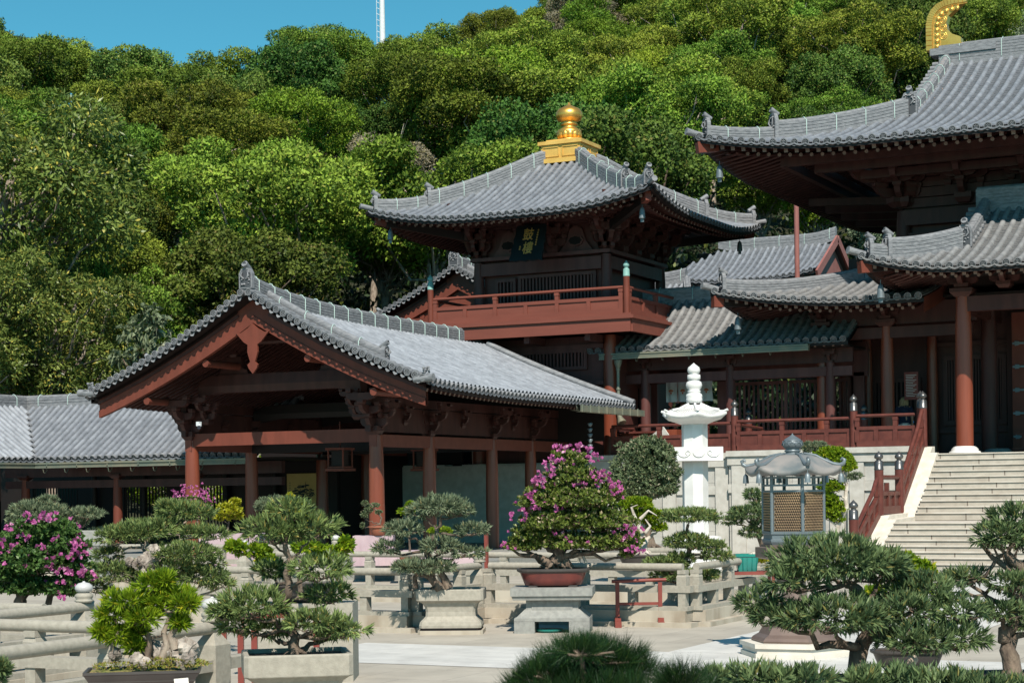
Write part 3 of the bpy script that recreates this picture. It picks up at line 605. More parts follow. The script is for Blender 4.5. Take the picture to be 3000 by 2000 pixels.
# ================================================================ GABLE-FRONT ROOFS
def gable_front(T,xr,hw,y0,y1,zr,H,lift=.15,kind='tile_light',sp=.2,r=.066,orn=True,dr=3.15,front_disc=True,sag=.2,ridge_end=None,left=True,rdrop=0.0):
    """ridge along Y, open gable at y0 facing the camera side"""
    def z(a,e):
        s=e/hw; return zr-rdrop*(1-math.exp(-max(a,0)/2.4))*(1-s)**1.3-H*((1+sag)*s-sag*s*s)+lift*max(0,1-a/5.0)**2*s*s
    L=y1-y0; Ss=[]
    for n in (((-1,0,0),) if left else ())+((1,0,0),):
        sl=Slope((xr,y0,0),n,(0,1,0),lambda a:0.08,lambda a:hw,z,0,L); Ss.append(sl)
        mb=MB(); tiles(mb,sl,sp,r,disc=True,seg=.3,course=.2); mb.build('roof_slope',tmats(kind),T)
        wd=MB(); rf=MB(); eave_work(wd,rf,sl,.4,a0=.2,a1=L,sp=.2,rs=.07,two=False); wd.build('eave_board',['wood_shaded'],T); rf.build('rafters',['wood_dark','wood_end'],T)
        # verge: short tiles pointing out of the gable
        mb=MB(); m=int(hw*1.17/.205); A=np.arange(12)*math.pi/6
        for k in range(m):
            e=hw*(k+.6)/m; p=sl.P(0,e,.035); sn=vec(*n); Tn=unit(sl.P(0,e+.02)-sl.P(0,e-.02)); N=sl.N(0,e); R=.078
            mb.tube([p+Y_*.32,p-Y_*.07],[R*.93,R],10,0,caps=False)
            ring=lambda rr,off:p+Y_*off+rr*(np.cos(A)[:,None]*Tn+np.sin(A)[:,None]*N)
            mb.grid([ring(R,-.07),ring(R*.78,-.07)],0,False,cu=True); mb.grid([ring(R*.78,-.07),ring(R*.78,-.05)],2,False,cu=True); mb.add(ring(R*.78,-.05),[list(range(12))],2)
            for q in np.arange(8)*math.pi/4:
                u=lambda an,rr:p-Y_*.062+rr*(math.cos(an)*Tn+math.sin(an)*N); mb.add([u(q,R*.16),u(q+.28,R*.5),u(q,R*.72),u(q-.28,R*.5)],[[0,1,2,3]],0)
            if k<m-1:
                q0=p+Tn*.1025; V=[]
                for j in range(5):
                    f=j/4-.5; V.append(q0+Tn*f*.13-N*(.055+.045*math.cos(f*math.pi))-Y_*.03)
                for j in range(5):
                    f=j/4-.5; V.append(q0+Tn*f*.13-N*(.10+.05*math.cos(f*math.pi))-Y_*.045)
                mb.add(V,[[j,j+1,j+6,j+5] for j in range(4)],0,True)
        mb.build('verge_tiles',tmats('ridge_tile'),T)
        # barge board
        mb=MB(); es=np.linspace(0,hw+.05,20)
        for (ya,yb,top,bot,mm) in ((.29,.38,-.07,.62,0),(.265,.29,.50,.62,0)):
            R=[]
            for e in es:
                th=bot-(.1*e/hw)*1.0; q=sl.P(0,min(e,hw+.05),0); 
                zt=q[2]-(.10 if top<0 else th-.11); zb=q[2]-th-.05
                R.append([(q[0],y0+ya,zt),(q[0],y0+ya,zb),(q[0],y0+yb,zb),(q[0],y0+yb,zt)])
            mb.grid(R,mm,False,cu=True); mb.add(R[-1],[[0,1,2,3]],mm)
        mb.build('barge_board',['wood_red'],T)
        mb=MB(); mb.grid([[sl.P(a,e,-.11) for e in es] for a in (.02,.4)],0,False); mb.build('verge_soffit',['wood_shaded'],T)
        for e in ((1.35,3.0) if hw>3 else (1.3,)):
            q=sl.P(0,e,0); mb=MB(); mb.tube([(q[0],y0+.34,q[2]-.74),(q[0],y0+1.6,q[2]-.74)],.085,12,0); mb.build('purlin_end',['wood_red'],T)
        if orn:
            # descending ridge set back from the verge
            mb=MB(); wr=MB(); ridge(mb,[sl.P(.62,e,.04) for e in np.linspace(.2,dr,12)],.2,.17,.075,wr,.75,lines=3)
            ornament(mb,sl.P(.62,dr+.03,.02),n,.22,.34,.07); r_=mb.build('descending_ridge',RT,T)
            mb=MB(); p=sl.P(.12,hw-.08,.1); rr=random.Random(3)
            for k in range(14): 
                q=p+vec(rr.uniform(-.09,.09),rr.uniform(-.06,.06),rr.uniform(0,.17)); mb.lathe([(.01,-.03),(.035,0),(.01,.03)],q,6,0)
            mb.build('lion_ornament',RT,T)
        # eave corner tile
        mb=MB(); p=sl.P(.0,hw,.03); mb.tube([p-vec(*n)*.3,p+vec(*n)*.16+Z_*.03],[.075,.085],10,0); mb.build('corner_tile',RT,T)
    ye=y1 if ridge_end is None else ridge_end
    mb=MB(); wr=MB(); ridge(mb,[(xr,y,zr-rdrop*(1-math.exp(-(y-y0)/2.4))-.02+.06*max(0,1-(y-y0)/2.2)**2) for y in np.linspace(y0+.02,ye,18)],.24,.30,.075,wr,.62)
    if orn: ornament(mb,(xr,y0+.0,zr-.02+.08),(0,-1),.34,.46,.09)
    r_=mb.build('roof_ridge',RT,T)
    return Ss
def build_pavilion():
    xr=-22.83; y0=32.78
    T=thing('entrance_pavilion','open timber pavilion with a broad brown gable and silvery tiled roof','pavilion',(xr,36,0.0))
    Sl=gable_front(T,xr,4.50,y0,43.95,6.16,2.26,.14,'tile_light',.2,.064,ridge_end=42.7,rdrop=.42)
    # pendant at the apex
    pts=[(0,-.98),(.10,-.86),(.13,-.78),(.06,-.72),(.13,-.5),(.12,-.34),(.22,-.28),(.42,-.06),(.3,-.08),(.12,.02),(0,.12)]
    pts=pts+[(-x,y) for x,y in pts[1:-1][::-1]]
    mb=MB(); mb.prism(pts,vec(xr,y0+.22,5.35),X_*1.05,Z_,Y_*.05,0); mb.build('gable_pendant',['wood_red'],T)
    # verge flashing along the tower wall
    s=Sl[-1]; mb=MB(); mb.tube([s.P(11.1,e,.09) for e in np.linspace(.2,4.5,12)],.085,10,0); mb.build('wall_ridge',['ridge_tile'],T)
    xs=(-25.6,-20.6); ys=(34.5,36.9,40.1,42.3)
    for x in xs:
        for y in ys:
            column(T,x,y,.3,3.0,.17 if y<35 else .155,'wood_col')
            put(BR2,'bracket_set',T,(x,y,3.0),math.pi/2*(1 if x>-23 else -1),.72)
        b=MB(); b.bar((x,34.35,3.0-.12),(x,44.4,2.88),.18,.27,0); b.build('side_beam',['wood_beam'],T)
        b=MB(); b.bar((x,34.2,3.75),(x,44.4,3.75),.14,.2,0); b.bar((x,34.2,3.35),(x,44.4,3.35),.08,.55,0); b.build('side_wall_plate',['wood_dark'],T)
        for y in (35.7,38.5,41.2):
            put(BR1,'bracket_set',T,(x,y,3.25),math.pi/2*(1 if x>-23 else -1),.55)
    for x in xs: put(BR2,'bracket_set',T,(x,34.45,3.0),0,.92); put(BR2,'bracket_set',T,(x+.45*(1 if x<-23 else -1),34.5,3.35),0,.62)
    b=MB(); b.bar((xs[0]-.05,34.5,3.0),(xs[1]+.05,34.5,3.0),.2,.29,0); b.build('front_beam',['wood_red'],T)
    # curved upper beam
    def rainbow(x0,x1,y,z,h,w):
        mb=MB(); n=14; R=[]
        for i in range(n+1):
            f=i/n; x=x0+(x1-x0)*f; e=min(f,1-f); up=.14*min(1,e/.09); lo=.0+.10*min(1,e/.12)
            R.append([(x,y-w/2,z+lo-.05),(x,y-w/2-.03,z+h*.5),(x,y-w/2,z+h+up-.1),(x,y+w/2,z+h+up-.1),(x,y+w/2+.03,z+h*.5),(x,y+w/2,z+lo-.05)])
        mb.grid(R,0,False,cu=True); mb.add(R[0],[list(range(6))]); mb.add(R[-1],[list(range(6))[::-1]]); return mb
    rainbow(-25.3,-20.9,34.5,4.02,.42,.26).build('arched_beam',['wood_dark'],T)
    for x in (-24.35,-21.6):
        mb=MB(); mb.prism([(-.42,0),(-.36,.12),(-.26,.14),(-.2,.42),(.2,.42),(.26,.14),(.36,.12),(.42,0)],vec(x,34.43,4.47),X_,Z_,Y_*.16,0); mb.build('hump_strut',['wood_dark'],T)
        put(BR1,'bracket_set',T,(x,34.5,4.88),0,.62)
    rainbow(-24.5,-21.45,34.5,5.1,.2,.2).build('arched_beam',['wood_dark'],T)
    for y in (37.0,40.1): rainbow(-25.5,-20.7,y,3.5,.35,.22).build('arched_beam',['wood_shaded'],T)
    mb=MB(); mb.grid([[s.P(a,e,-.19) for e in np.linspace(0,4.4,10)] for a in (1.8,11.1)],0,False)
    s2=Sl[0]; mb.grid([[s2.P(a,e,-.19) for e in np.linspace(0,4.4,10)] for a in (1.8,11.1)],0,False); mb.build('ceiling',['wood_shaded'],T)
    mb=MB(); mb.add([(-27.0,43.9,3.0),(-19.2,43.9,3.0),(-19.2,43.9,3.95),(-22.97,43.9,5.9),(-27,43.9,3.9)],[[0,1,2,3,4]]); mb.build('rear_gable',['wood_shaded'],T)
    slab(T,'tie_beam','wood_shaded',((xs[0]+xs[1])/2,40.1,2.86),(5,.2,.28)); slab(T,'tie_beam','wood_shaded',((xs[0]+xs[1])/2,36.9,2.86),(5,.2,.28))
    structure(slab_free('pavilion_platform','granite_grey',(-25.5,37.6,.15),(17,13.6,.30)))
    slab(T,'rear_screen','wood_shaded',(-27.4,44.95,2.6),(6.8,.1,5.2)); slab(T,'side_screen','wood_shaded',(-25.7,42.9,1.6),(.08,3.6,3.0)); slab(T,'rear_screen','wood_shaded',(-24.05,46.4,2.2),(3.2,.1,4.4))
    # bell-shaped hanging lantern frames
    for i,(x,y) in enumerate(((-22.6,36.2),(-21.9,39.0))):
        L=thing('hanging_lantern',('square dark wood lantern hanging left of the tall front column','square dark wood lantern hanging deep inside the pavilion')[i],'lantern',(x,y,2.3),'wooden lanterns hung in the pavilion')
        mb=MB(); 
        for sx in (-1,1):
            for sy in (-1,1): mb.bar((x+sx*.2,y+sy*.2,2.28),(x+sx*.2,y+sy*.2,2.75),.03,.03,0,up=X_)
        mb.box((x,y,2.27),(.52,.52,.06)); mb.box((x,y,2.33),(.44,.44,.04)); mb.box((x,y,2.76),(.5,.5,.05)); mb.bar((x,y,2.78),(x,y,3.4),.02,.02,0,up=X_); mb.build('frame',['wood_red'],L)
        mb=MB(); mb.box((x,y,2.54),(.3,.3,.36)); mb.build('lamp_box',['wood_shaded'],L)
    # gutter over the right eave near the tower
    g=MB(); P=lambda a,dz=0:s.P(a,4.6,dz)
    g.grid([[P(a,-.06),P(a,-.15)+X_*.02,P(a,-.2)+X_*.0,P(a,-.2)-X_*.16] for a in (7.2,11.3)],0,False); g.grid([[P(a,-.06)+X_*.0,P(a,-.075)+X_*.12,P(a,-.23)+X_*.12,P(a,-.24)] for a in (7.2,11.3)],0,False)
    for k in range(8): g.bar(P(7.3+k*.5,-.05)+X_*.13,P(7.3+k*.5,-.24)+X_*.13,.03,.015,0,up=Y_)
    g.build('gutter',['copper_gutter'],T)
    # rain chain
    mb=MB(); cx,cy=-18.45,41.3
    for k in range(9):
        z=3.35-k*.135; mb.lathe([(.03,-.05),(.07,.03),(.045,.05),(.03,.05)],(cx,cy,z),10,0)
    o=mb.build('rain_chain',['bronze']); tag(o,'chain of grey rain cups hanging from the pavilion gutter','rain chain')
    mb=MB(); p=atD(585,1245,38.4); mb.tube([p,p+Vector((.10,-.16,-.05))],.035,10,0); mb.tube([p+Vector((.10,-.16,-.05)),p+Vector((.11,-.175,-.055))],.04,10,1); mb.box((p.x-.06,p.y+.05,p.z+.03),(.07,.1,.09))
    o=mb.build('security_camera',['white_metal','dark_metal']); tag(o,'small white camera on the bracket above the left front column','camera')
    return T
# ================================================================ SIMPLE SLOPED GALLERY ROOFS (ridge along X)
def ridge_x(T,x0,x1,yr,zr,dep,H,kind,sp=.23,r=.075,gut=None,back=False,sag=.3,rh=.26,wire=True,disc=True,rafters=True,hipL=None,lift=0.0,course=.17,seg=.34):
    z=lambda a,e:zr-H*((1+sag)*(e/dep)-sag*(e/dep)**2)+lift*(max(0,1-(a/2.2))**2+max(0,1-((x1-x0-a)/2.2))**2)*(e/dep)
    sl=Slope((x0,yr,0),(0,-1,0),(1,0,0),lambda a:0.05 if hipL is None else max(.05,hipL-a),lambda a:dep,z,0,x1-x0)
    mb=MB(); tiles(mb,sl,sp,r,disc=disc,course=course,seg=seg); mb.build('roof_slope',tmats(kind),T)
    if rafters:
        wd=MB(); rf=MB(); eave_work(wd,rf,sl,.4,sp=.24,rs=.06,two=False); wd.build('eave_board',['wood_shaded'],T); rf.build('rafters',['wood_dark','wood_end'],T)
    if back:
        mb=MB(); s2=Slope((x0,yr,0),(0,1,0),(1,0,0),lambda a:.05,lambda a:dep,z,0,x1-x0); tiles(mb,s2,sp*2,r,disc=False,course=1,seg=1); mb.build('roof_slope',tmats(kind),T)
    if rh:
        mb=MB(); wr=MB(); x00=x0+(hipL or 0)
        ridge(mb,[(x,yr,zr-.02+lift*.8*(max(0,1-(x-x00)/1.2)**2+max(0,1-(x1-x)/1.2)**2)) for x in np.linspace(x00,x1,14)],.22,rh,.075,wr,1.0,lines=3); r_=mb.build('roof_ridge',RT,T)
    if gut is not None:
        g=MB(); y=yr-dep
        for za,zb,yo in ((0,-.05,-.1),(-.05,-.11,-.075),(-.11,-.17,-.09)):
            zz=z(0,dep)-.11; zz2=zz
            g.box(((gut[0]+gut[1])/2,y+yo/2-.02,zz+(za+zb)/2),(gut[1]-gut[0],abs(yo)+.06,abs(zb-za)-.008))
        for k in range(int((gut[1]-gut[0])/1.0)): g.box((gut[0]+.4+k*1.0,y-.075,z(0,dep)-.19),(.03,.02,.18))
        g.build('gutter',['copper_gutter'],T)
        h=MB()
        for k in range(int((gut[1]-gut[0])/.75)):
            x=gut[0]+.3+k*.75; zz=z(0,dep)-.3; h.tube([(x,y+.06,zz+.02),(x,y+.0,zz-.05),(x,y-.06,zz-.04),(x,y-.08,zz+.04)],.012,5,0)
        h.build('gutter_hooks',['copper_gutter'],T)
    return sl
def build_left_gallery():
    T=thing('left_gallery','long low tiled gallery with lattice windows left of the pavilion','gallery',(-31,39,0))
    xv=-32.72; yr=39.4; dep=2.2; zr=4.28; H=1.55
    # main part with a mitred valley at its left end
    z=lambda a,e:zr-H*(1.12*(e/dep)-.12*(e/dep)**2)
    L=-25.75-(xv-0)
    sl=Slope((xv,yr,0),(0,-1,0),(1,0,0),lambda a:.05,lambda a:min(dep,max(0,a+2.2)) if a<0 else dep,z,-2.2,7.0)
    mb=MB(); tiles(mb,sl,.222,.066,course=.2,seg=.36); mb.build('roof_slope',tmats('tile'),T)
    wd=MB(); rf=MB(); eave_work(wd,rf,sl,.4,a0=0,a1=7.0,sp=.24,rs=.06,two=False); wd.build('eave_board',['wood_shaded'],T); rf.build('rafters',['wood_dark','wood_end'],T)
    # wing turning toward the camera, its eave facing +X
    xw=xv-2.2
    s2=Slope((xw,yr,0),(1,0,0),(0,-1,0),lambda a:.05,lambda a:min(dep,max(0,a)) if a<dep else dep,z,0,8.0)
    mb=MB(); tiles(mb,s2,.222,.076,course=.2,seg=.36); mb.build('roof_slope',tmats('tile_light'),T)
    v=MB(); v.grid([[vec(xw+e-.13,yr-e-.13,z(0,e)-.02),vec(xw+e,yr-e,z(0,e)-.07),vec(xw+e+.13,yr-e+.13,z(0,e)-.02)] for e in np.linspace(0,2.25,16)],0,False)
    for e in np.linspace(.1,2.2,24): v.bar((xw+e-.12,yr-e-.12,z(0,e)-.0),(xw+e+.12,yr-e+.12,z(0,e)-.0),.035,.02,0)
    v.build('valley_gutter',['ridge_tile'],T)
    mb=MB(); wr=MB(); ridge(mb,[(x,yr,zr-.02) for x in np.linspace(xw,-25.75,10)],.22,.24,.07,wr,1.05,lines=3); ridge(mb,[(xw,y,zr-.02) for y in np.linspace(yr,yr-8,8)],.22,.24,.07,wr,1.05,lines=3)
    r_=mb.build('roof_ridge',RT,T)
    g=MB(); y=yr-dep; zz=z(0,dep)
    for za,yo in ((-.13,.10),(-.18,.07),(-.23,.09)): g.box(((xv-25.75)/2,y-yo/2,zz+za),(-25.75-xv,yo+.04,.045)); g.box((xv+yo/2,y-4,zz+za),(yo+.04,8,.045))
    for k in range(7): g.box((xv+.5+k,y-.1,zz-.18),(.03,.02,.17))
    g.build('gutter',['copper_gutter'],T)
    h=MB()
    for k in range(8):
        x=xv+.35+k*.72; h.tube([(x,y+.08,zz-.28),(x,y+.0,zz-.38),(x,y-.06,zz-.36),(x,y-.08,zz-.27)],.014,5,0)
    h.build('gutter_hooks',['copper_gutter'],T)
    for x in (-33.75,-30.62,-28.0): column(T,x,38.0,.2,2.2,.12,'wood_red'); capital(T,x,38,2.18,.34,.3,.12)
    for x in (-33.75,-32.0,-30.62,-29.2,-27.6): column(T,x,40.85,.2,2.3,.09,'wood_shaded')
    slab(T,'front_beam','wood_dark',(-29.9,38,2.05),(9.0,.14,.2)); slab(T,'front_plate','wood_dark',(-29.9,38,2.4),(9.0,.16,.3))
    b=MB(); b.box((-29.8,39.5,2.62),(9.2,3.4,.06)); b.build('ceiling',['wood_shaded'],T)
    # rear wall pieces around three see-through lattices
    wx=[(-36.15,-34.45),(-32.8,-31.3),(-30.25,-29.2)]; b=MB(); xs=[-39]+[q for w_ in wx for q in w_]+[-25.7]
    for k in range(0,len(xs),2): b.box(((xs[k]+xs[k+1])/2,41.05,1.3),(xs[k+1]-xs[k],.1,2.6))
    for a,c in wx: b.box(((a+c)/2,41.05,2.4),(c-a,.1,.42)); b.box(((a+c)/2,41.05,.35),(c-a,.1,.7))
    b.build('rear_wall',['wood_shaded'],T)
    for a,c in wx: lattice(T,a,c,41.06,.7,2.19,.045,.06,.05,.035,void=False,m='wood_shaded')
    b=MB(); b.box((-36.5,36,1.3),(.1,8,2.6)); b.build('side_wall',['wood_shaded'],T)
    
    return T
def build_right_gallery():
    T=thing('linking_gallery','tiled gallery with dark lattice doors joining the tower to the great hall','gallery',(-16.5,47,2.5))
    sl=ridge_x(T,-19.45,-12.9,47.4,7.0,2.4,1.5,'tile_warm',.245,.068,gut=(-19.75,-13.9),sag=.35,rh=.30)
    mb=MB(); mb.grid([[sl.P(0,e,-.02) for e in np.linspace(2.2,2.4,3)]]*1+[[vec(-19.9,45.2,5.5),vec(-19.9,45.1,5.5),vec(-19.9,45.0,5.5)]],0,False)
    s2=Slope((-19.45,47.4,0),(0,-1,0),(1,0,0),lambda a:1.95,lambda a:2.4,lambda a,e:7.0-1.5*(1.35*(e/2.4)-.35*(e/2.4)**2),-.75,0)
    tiles(mb,s2,.245,.068); mb.build('eave_return',tmats('tile'),T)
    for x in (-18.79,-16.34,-13.6): column(T,x,45.8,2.5,4.95,.13,'wood_wall'); put(BR1,'bracket_set',T,(x,45.8,4.9),0,.5)
    slab(T,'front_beam','wood_wall',(-16.3,45.8,4.72),(6.6,.14,.24)); slab(T,'front_plate','wood_dark',(-16.3,45.85,5.15),(6.6,.1,.4))
    b=MB(); b.box((-16.3,47.1,5.1),(6.7,.1,.9)); b.box((-19.2,47.1,3.6),(.5,.1,2.3)); b.box((-17.0,47.1,3.6),(.35,.1,2.3)); b.box((-14.95+.02,47.1,2.9),(3.7,.1,.8)); b.box((-13.2,47.1,3.6),(.3,.1,2.3)); b.build('rear_wall',['wood_wall'],T)
    slab(T,'door_lintel','wood_wall',(-17.93,47.0,4.85),(1.75,.14,.16)); slab(T,'ceiling','wood_shaded',(-16.3,46.5,5.35),(6.6,1.9,.05))
    lattice(T,-16.8,-15.15,47.05,3.15,4.6,.06,.07,.09,.08,void=False,m='wood_wall'); lattice(T,-15.1,-13.4,47.05,3.15,4.6,.06,.07,.09,.08,void=False)
    lattice(T,-19.55,-18.95,46.6,2.6,4.6,.06,.07,.07,.08)
    mb=MB(); p=vec(-19.2,45.0-.12,5.2)
    mb.lathe([(.12,.0),(.1,-.1),(.055,-.22),(.05,-.24)][::-1],p,10,0)
    mb.lathe([(.045,-1.45),(.045,-.2)],p,10,0)
    for z in (-.25,-.78,-1.4): mb.lathe([(.065,z-.02),(.065,z+.02)],p,10,0)
    mb.tube([p-Z_*1.42,p+vec(.06,-.05,-1.55),p+vec(.14,-.1,-1.7)],[.05,.07,.13],8,0); mb.build('downpipe',['copper_gutter'],T)
    # half curtains
    R=thing('door_curtain','pale blue-grey split door curtain printed with lotus emblems behind the white lantern','curtain',(-17.93,46.9,4.15))
    for k in range(4):
        x0=-18.62+k*.345; mb=MB(); R_=[]
        for i in range(9):
            x=x0+.33*i/8; R_.append([(x,46.9+.012*math.sin(i*1.7+k),4.75),(x+.004,46.88+.03*math.sin(i*1.3+k*2),4.42),(x+.01,46.87+.045*math.sin(i*1.1+k*2),4.12)])
        mb.grid(R_,0,True); o=mb.build('panel',['curtain'],R)
        mb=MB(); A=np.arange(20)*math.pi/10; c=vec(x0+.165,46.845,4.42)
        mb.grid([c+.115*(np.cos(A)[:,None]*X_+np.sin(A)[:,None]*Z_),c+.107*(np.cos(A)[:,None]*X_+np.sin(A)[:,None]*Z_)],0,False,cu=True)
        for j in range(7):
            a=math.pi*(.14+.12*j); u=vec(math.cos(a),0,math.sin(a)); v=vec(-math.sin(a),0,math.cos(a)); q=c-Z_*.03
            mb.add([q+u*.015,q+u*.055+v*.014,q+u*.095,q+u*.055-v*.014],[[0,1,2,3]],1)
        mb.add([c+vec(-.03,0,-.03),c+vec(.03,0,-.03),c+vec(.01,0,-.09),c+vec(-.01,0,-.09)],[[0,1,2,3]],1); mb.build('emblem',['curtain_ring','emblem'],o)
    return T
# ================================================================ HIP-AND-GABLE ROOF
def hip_gable(T,cx,yr,Xg,ay,eg,zr,H,lift,Lc,kind,sp,r,a_hi,sag,e_start=0.05,side=True,side_len=None,rs=.09,e_in=None,course=.17,seg=.36,lo_ridge=(.36,.4),split=.62,front=True,orn=(.34,.55),desc=True,gw=.22,a_lo=None,wire=True,top_ridge=True,two=True,d1=0):
    ax=Xg+ay-eg
    def z(a,e,A=ax):
        s=e/ay; k=max(0,1-(A-abs(a))/Lc); return zr-H*((1+sag)*s-sag*s*s)+lift*k**2*(e/ay)**2
    O=(cx,yr,0)
    lo=-ax if a_lo is None else a_lo
    sl=Slope(O,(0,-1,0),(1,0,0),lambda a:max(e_start,(eg+abs(a)-Xg) if abs(a)>Xg+.25 else e_start),lambda a:ay,z,lo,a_hi)
    e_in=(ay-3.6) if e_in is None else e_in
    mb=MB(); tiles(mb,sl,sp,r,course=course,seg=seg); mb.build('roof_slope',tmats(kind),T)
    wd=MB();rf=MB(); eave_work(wd,rf,sl,e_in,sp=sp,rs=rs,two=two); wd.build('eave_board',['wood_shaded'],T); rf.build('rafters',['wood_dark','wood_end'],T)
    if side:
        L=ay if side_len is None else side_len
        ss=Slope((cx-Xg+eg,yr,0),(-1,0,0),(0,-1,0),lambda a:max(eg,abs(a)),lambda a:ay,lambda a,e:z(a,e,ay),-L,ay)
        mb=MB(); tiles(mb,ss,sp,r,course=course,seg=seg); mb.build('roof_slope',tmats(kind),T)
        wd=MB();rf=MB(); eave_work(wd,rf,ss,e_in,sp=sp,rs=rs,two=two); wd.build('eave_board',['wood_shaded'],T); rf.build('rafters',['wood_dark','wood_end'],T)
        # gable wall and its verge tiles
        if eg>.5:
            mb=MB(); q=[(cx-Xg+.45,yr-e_,z(0,e_)-.12) for e_ in np.linspace(eg,0,9)]+[(cx-Xg+.45,yr+e_,z(0,e_)-.12) for e_ in np.linspace(0,eg,9)][1:]; mb.add(q,[list(range(len(q)))]); mb.build('gable_wall',['wood_red'],T)
            mb=MB()
            for k in range(int(eg/sp)):
                e=(k+.5)*sp; q=sl.P(-Xg,e,.02); mb.tube([q+X_*.3,q-X_*.3],[r,r*1.1],8,0); 
            mb.build('verge_tiles',RT,T)
    # main ridge
    if top_ridge:
        mb=MB(); wr=MB() if wire else None; ridge(mb,[(x,yr,zr-.05) for x in np.linspace(cx-Xg-.1,cx+a_hi,12)],lo_ridge[0]+.1,lo_ridge[1]*1.2,.09,wr,1.2,lines=6); r_=mb.build('roof_ridge',RT,T)
    if desc:
        mb=MB(); wr=MB() if wire else None; pts=[sl.P(-Xg+.12,e,.0) for e in np.linspace(.1,eg,12)]; ridge(mb,pts,.26,.26,.10,wr,.8,lines=4)
        ornament(mb,sl.P(-Xg+.12,eg+.05,.0),(0,-1),orn[0],orn[1],.10); r_=mb.build('descending_ridge',RT,T)
    hip=lambda e:sl.P(-(Xg+e-eg),e,0)
    em=eg+(ay-eg)*split
    mb=MB(); wr=MB() if wire else None; ridge(mb,[hip(e) for e in np.linspace(eg,em,10)],lo_ridge[0]*.8,lo_ridge[1],.08,wr,.9,lines=5); ornament(mb,hip(em),(-1,-1),orn[0]*.9,orn[1]*1.05,.09); r_=mb.build('hip_ridge',RT,T)
    mb=MB(); wr=MB() if wire else None; ridge(mb,[hip(e) for e in np.linspace(em,ay-.25,8)],lo_ridge[0]*.7,lo_ridge[1]*.62,.075,wr,.9,lines=4); ornament(mb,hip(ay-.22),(-1,-1),orn[0]*.75,orn[1]*.8,.08)
    q=hip(ay-.15)+Z_*.03; dd=unit(vec(-1,-1,.3)); mb.tube([q,q+dd*.3,q+dd*.45],[.08,.085,.095],10,0); r_=mb.build('hip_ridge_end',RT,T)
    b=MB(); q0=hip(e_in)-Z_*.35; q1=hip(ay-.05)-Z_*.3; qm=q0*.1+q1*.9; b.bar(q0,qm,.19,.26,0); b.bar(qm,q1,.2,.28,1); b.build('corner_beam',['wood_shaded','wood_red'],T)
    return sl,hip
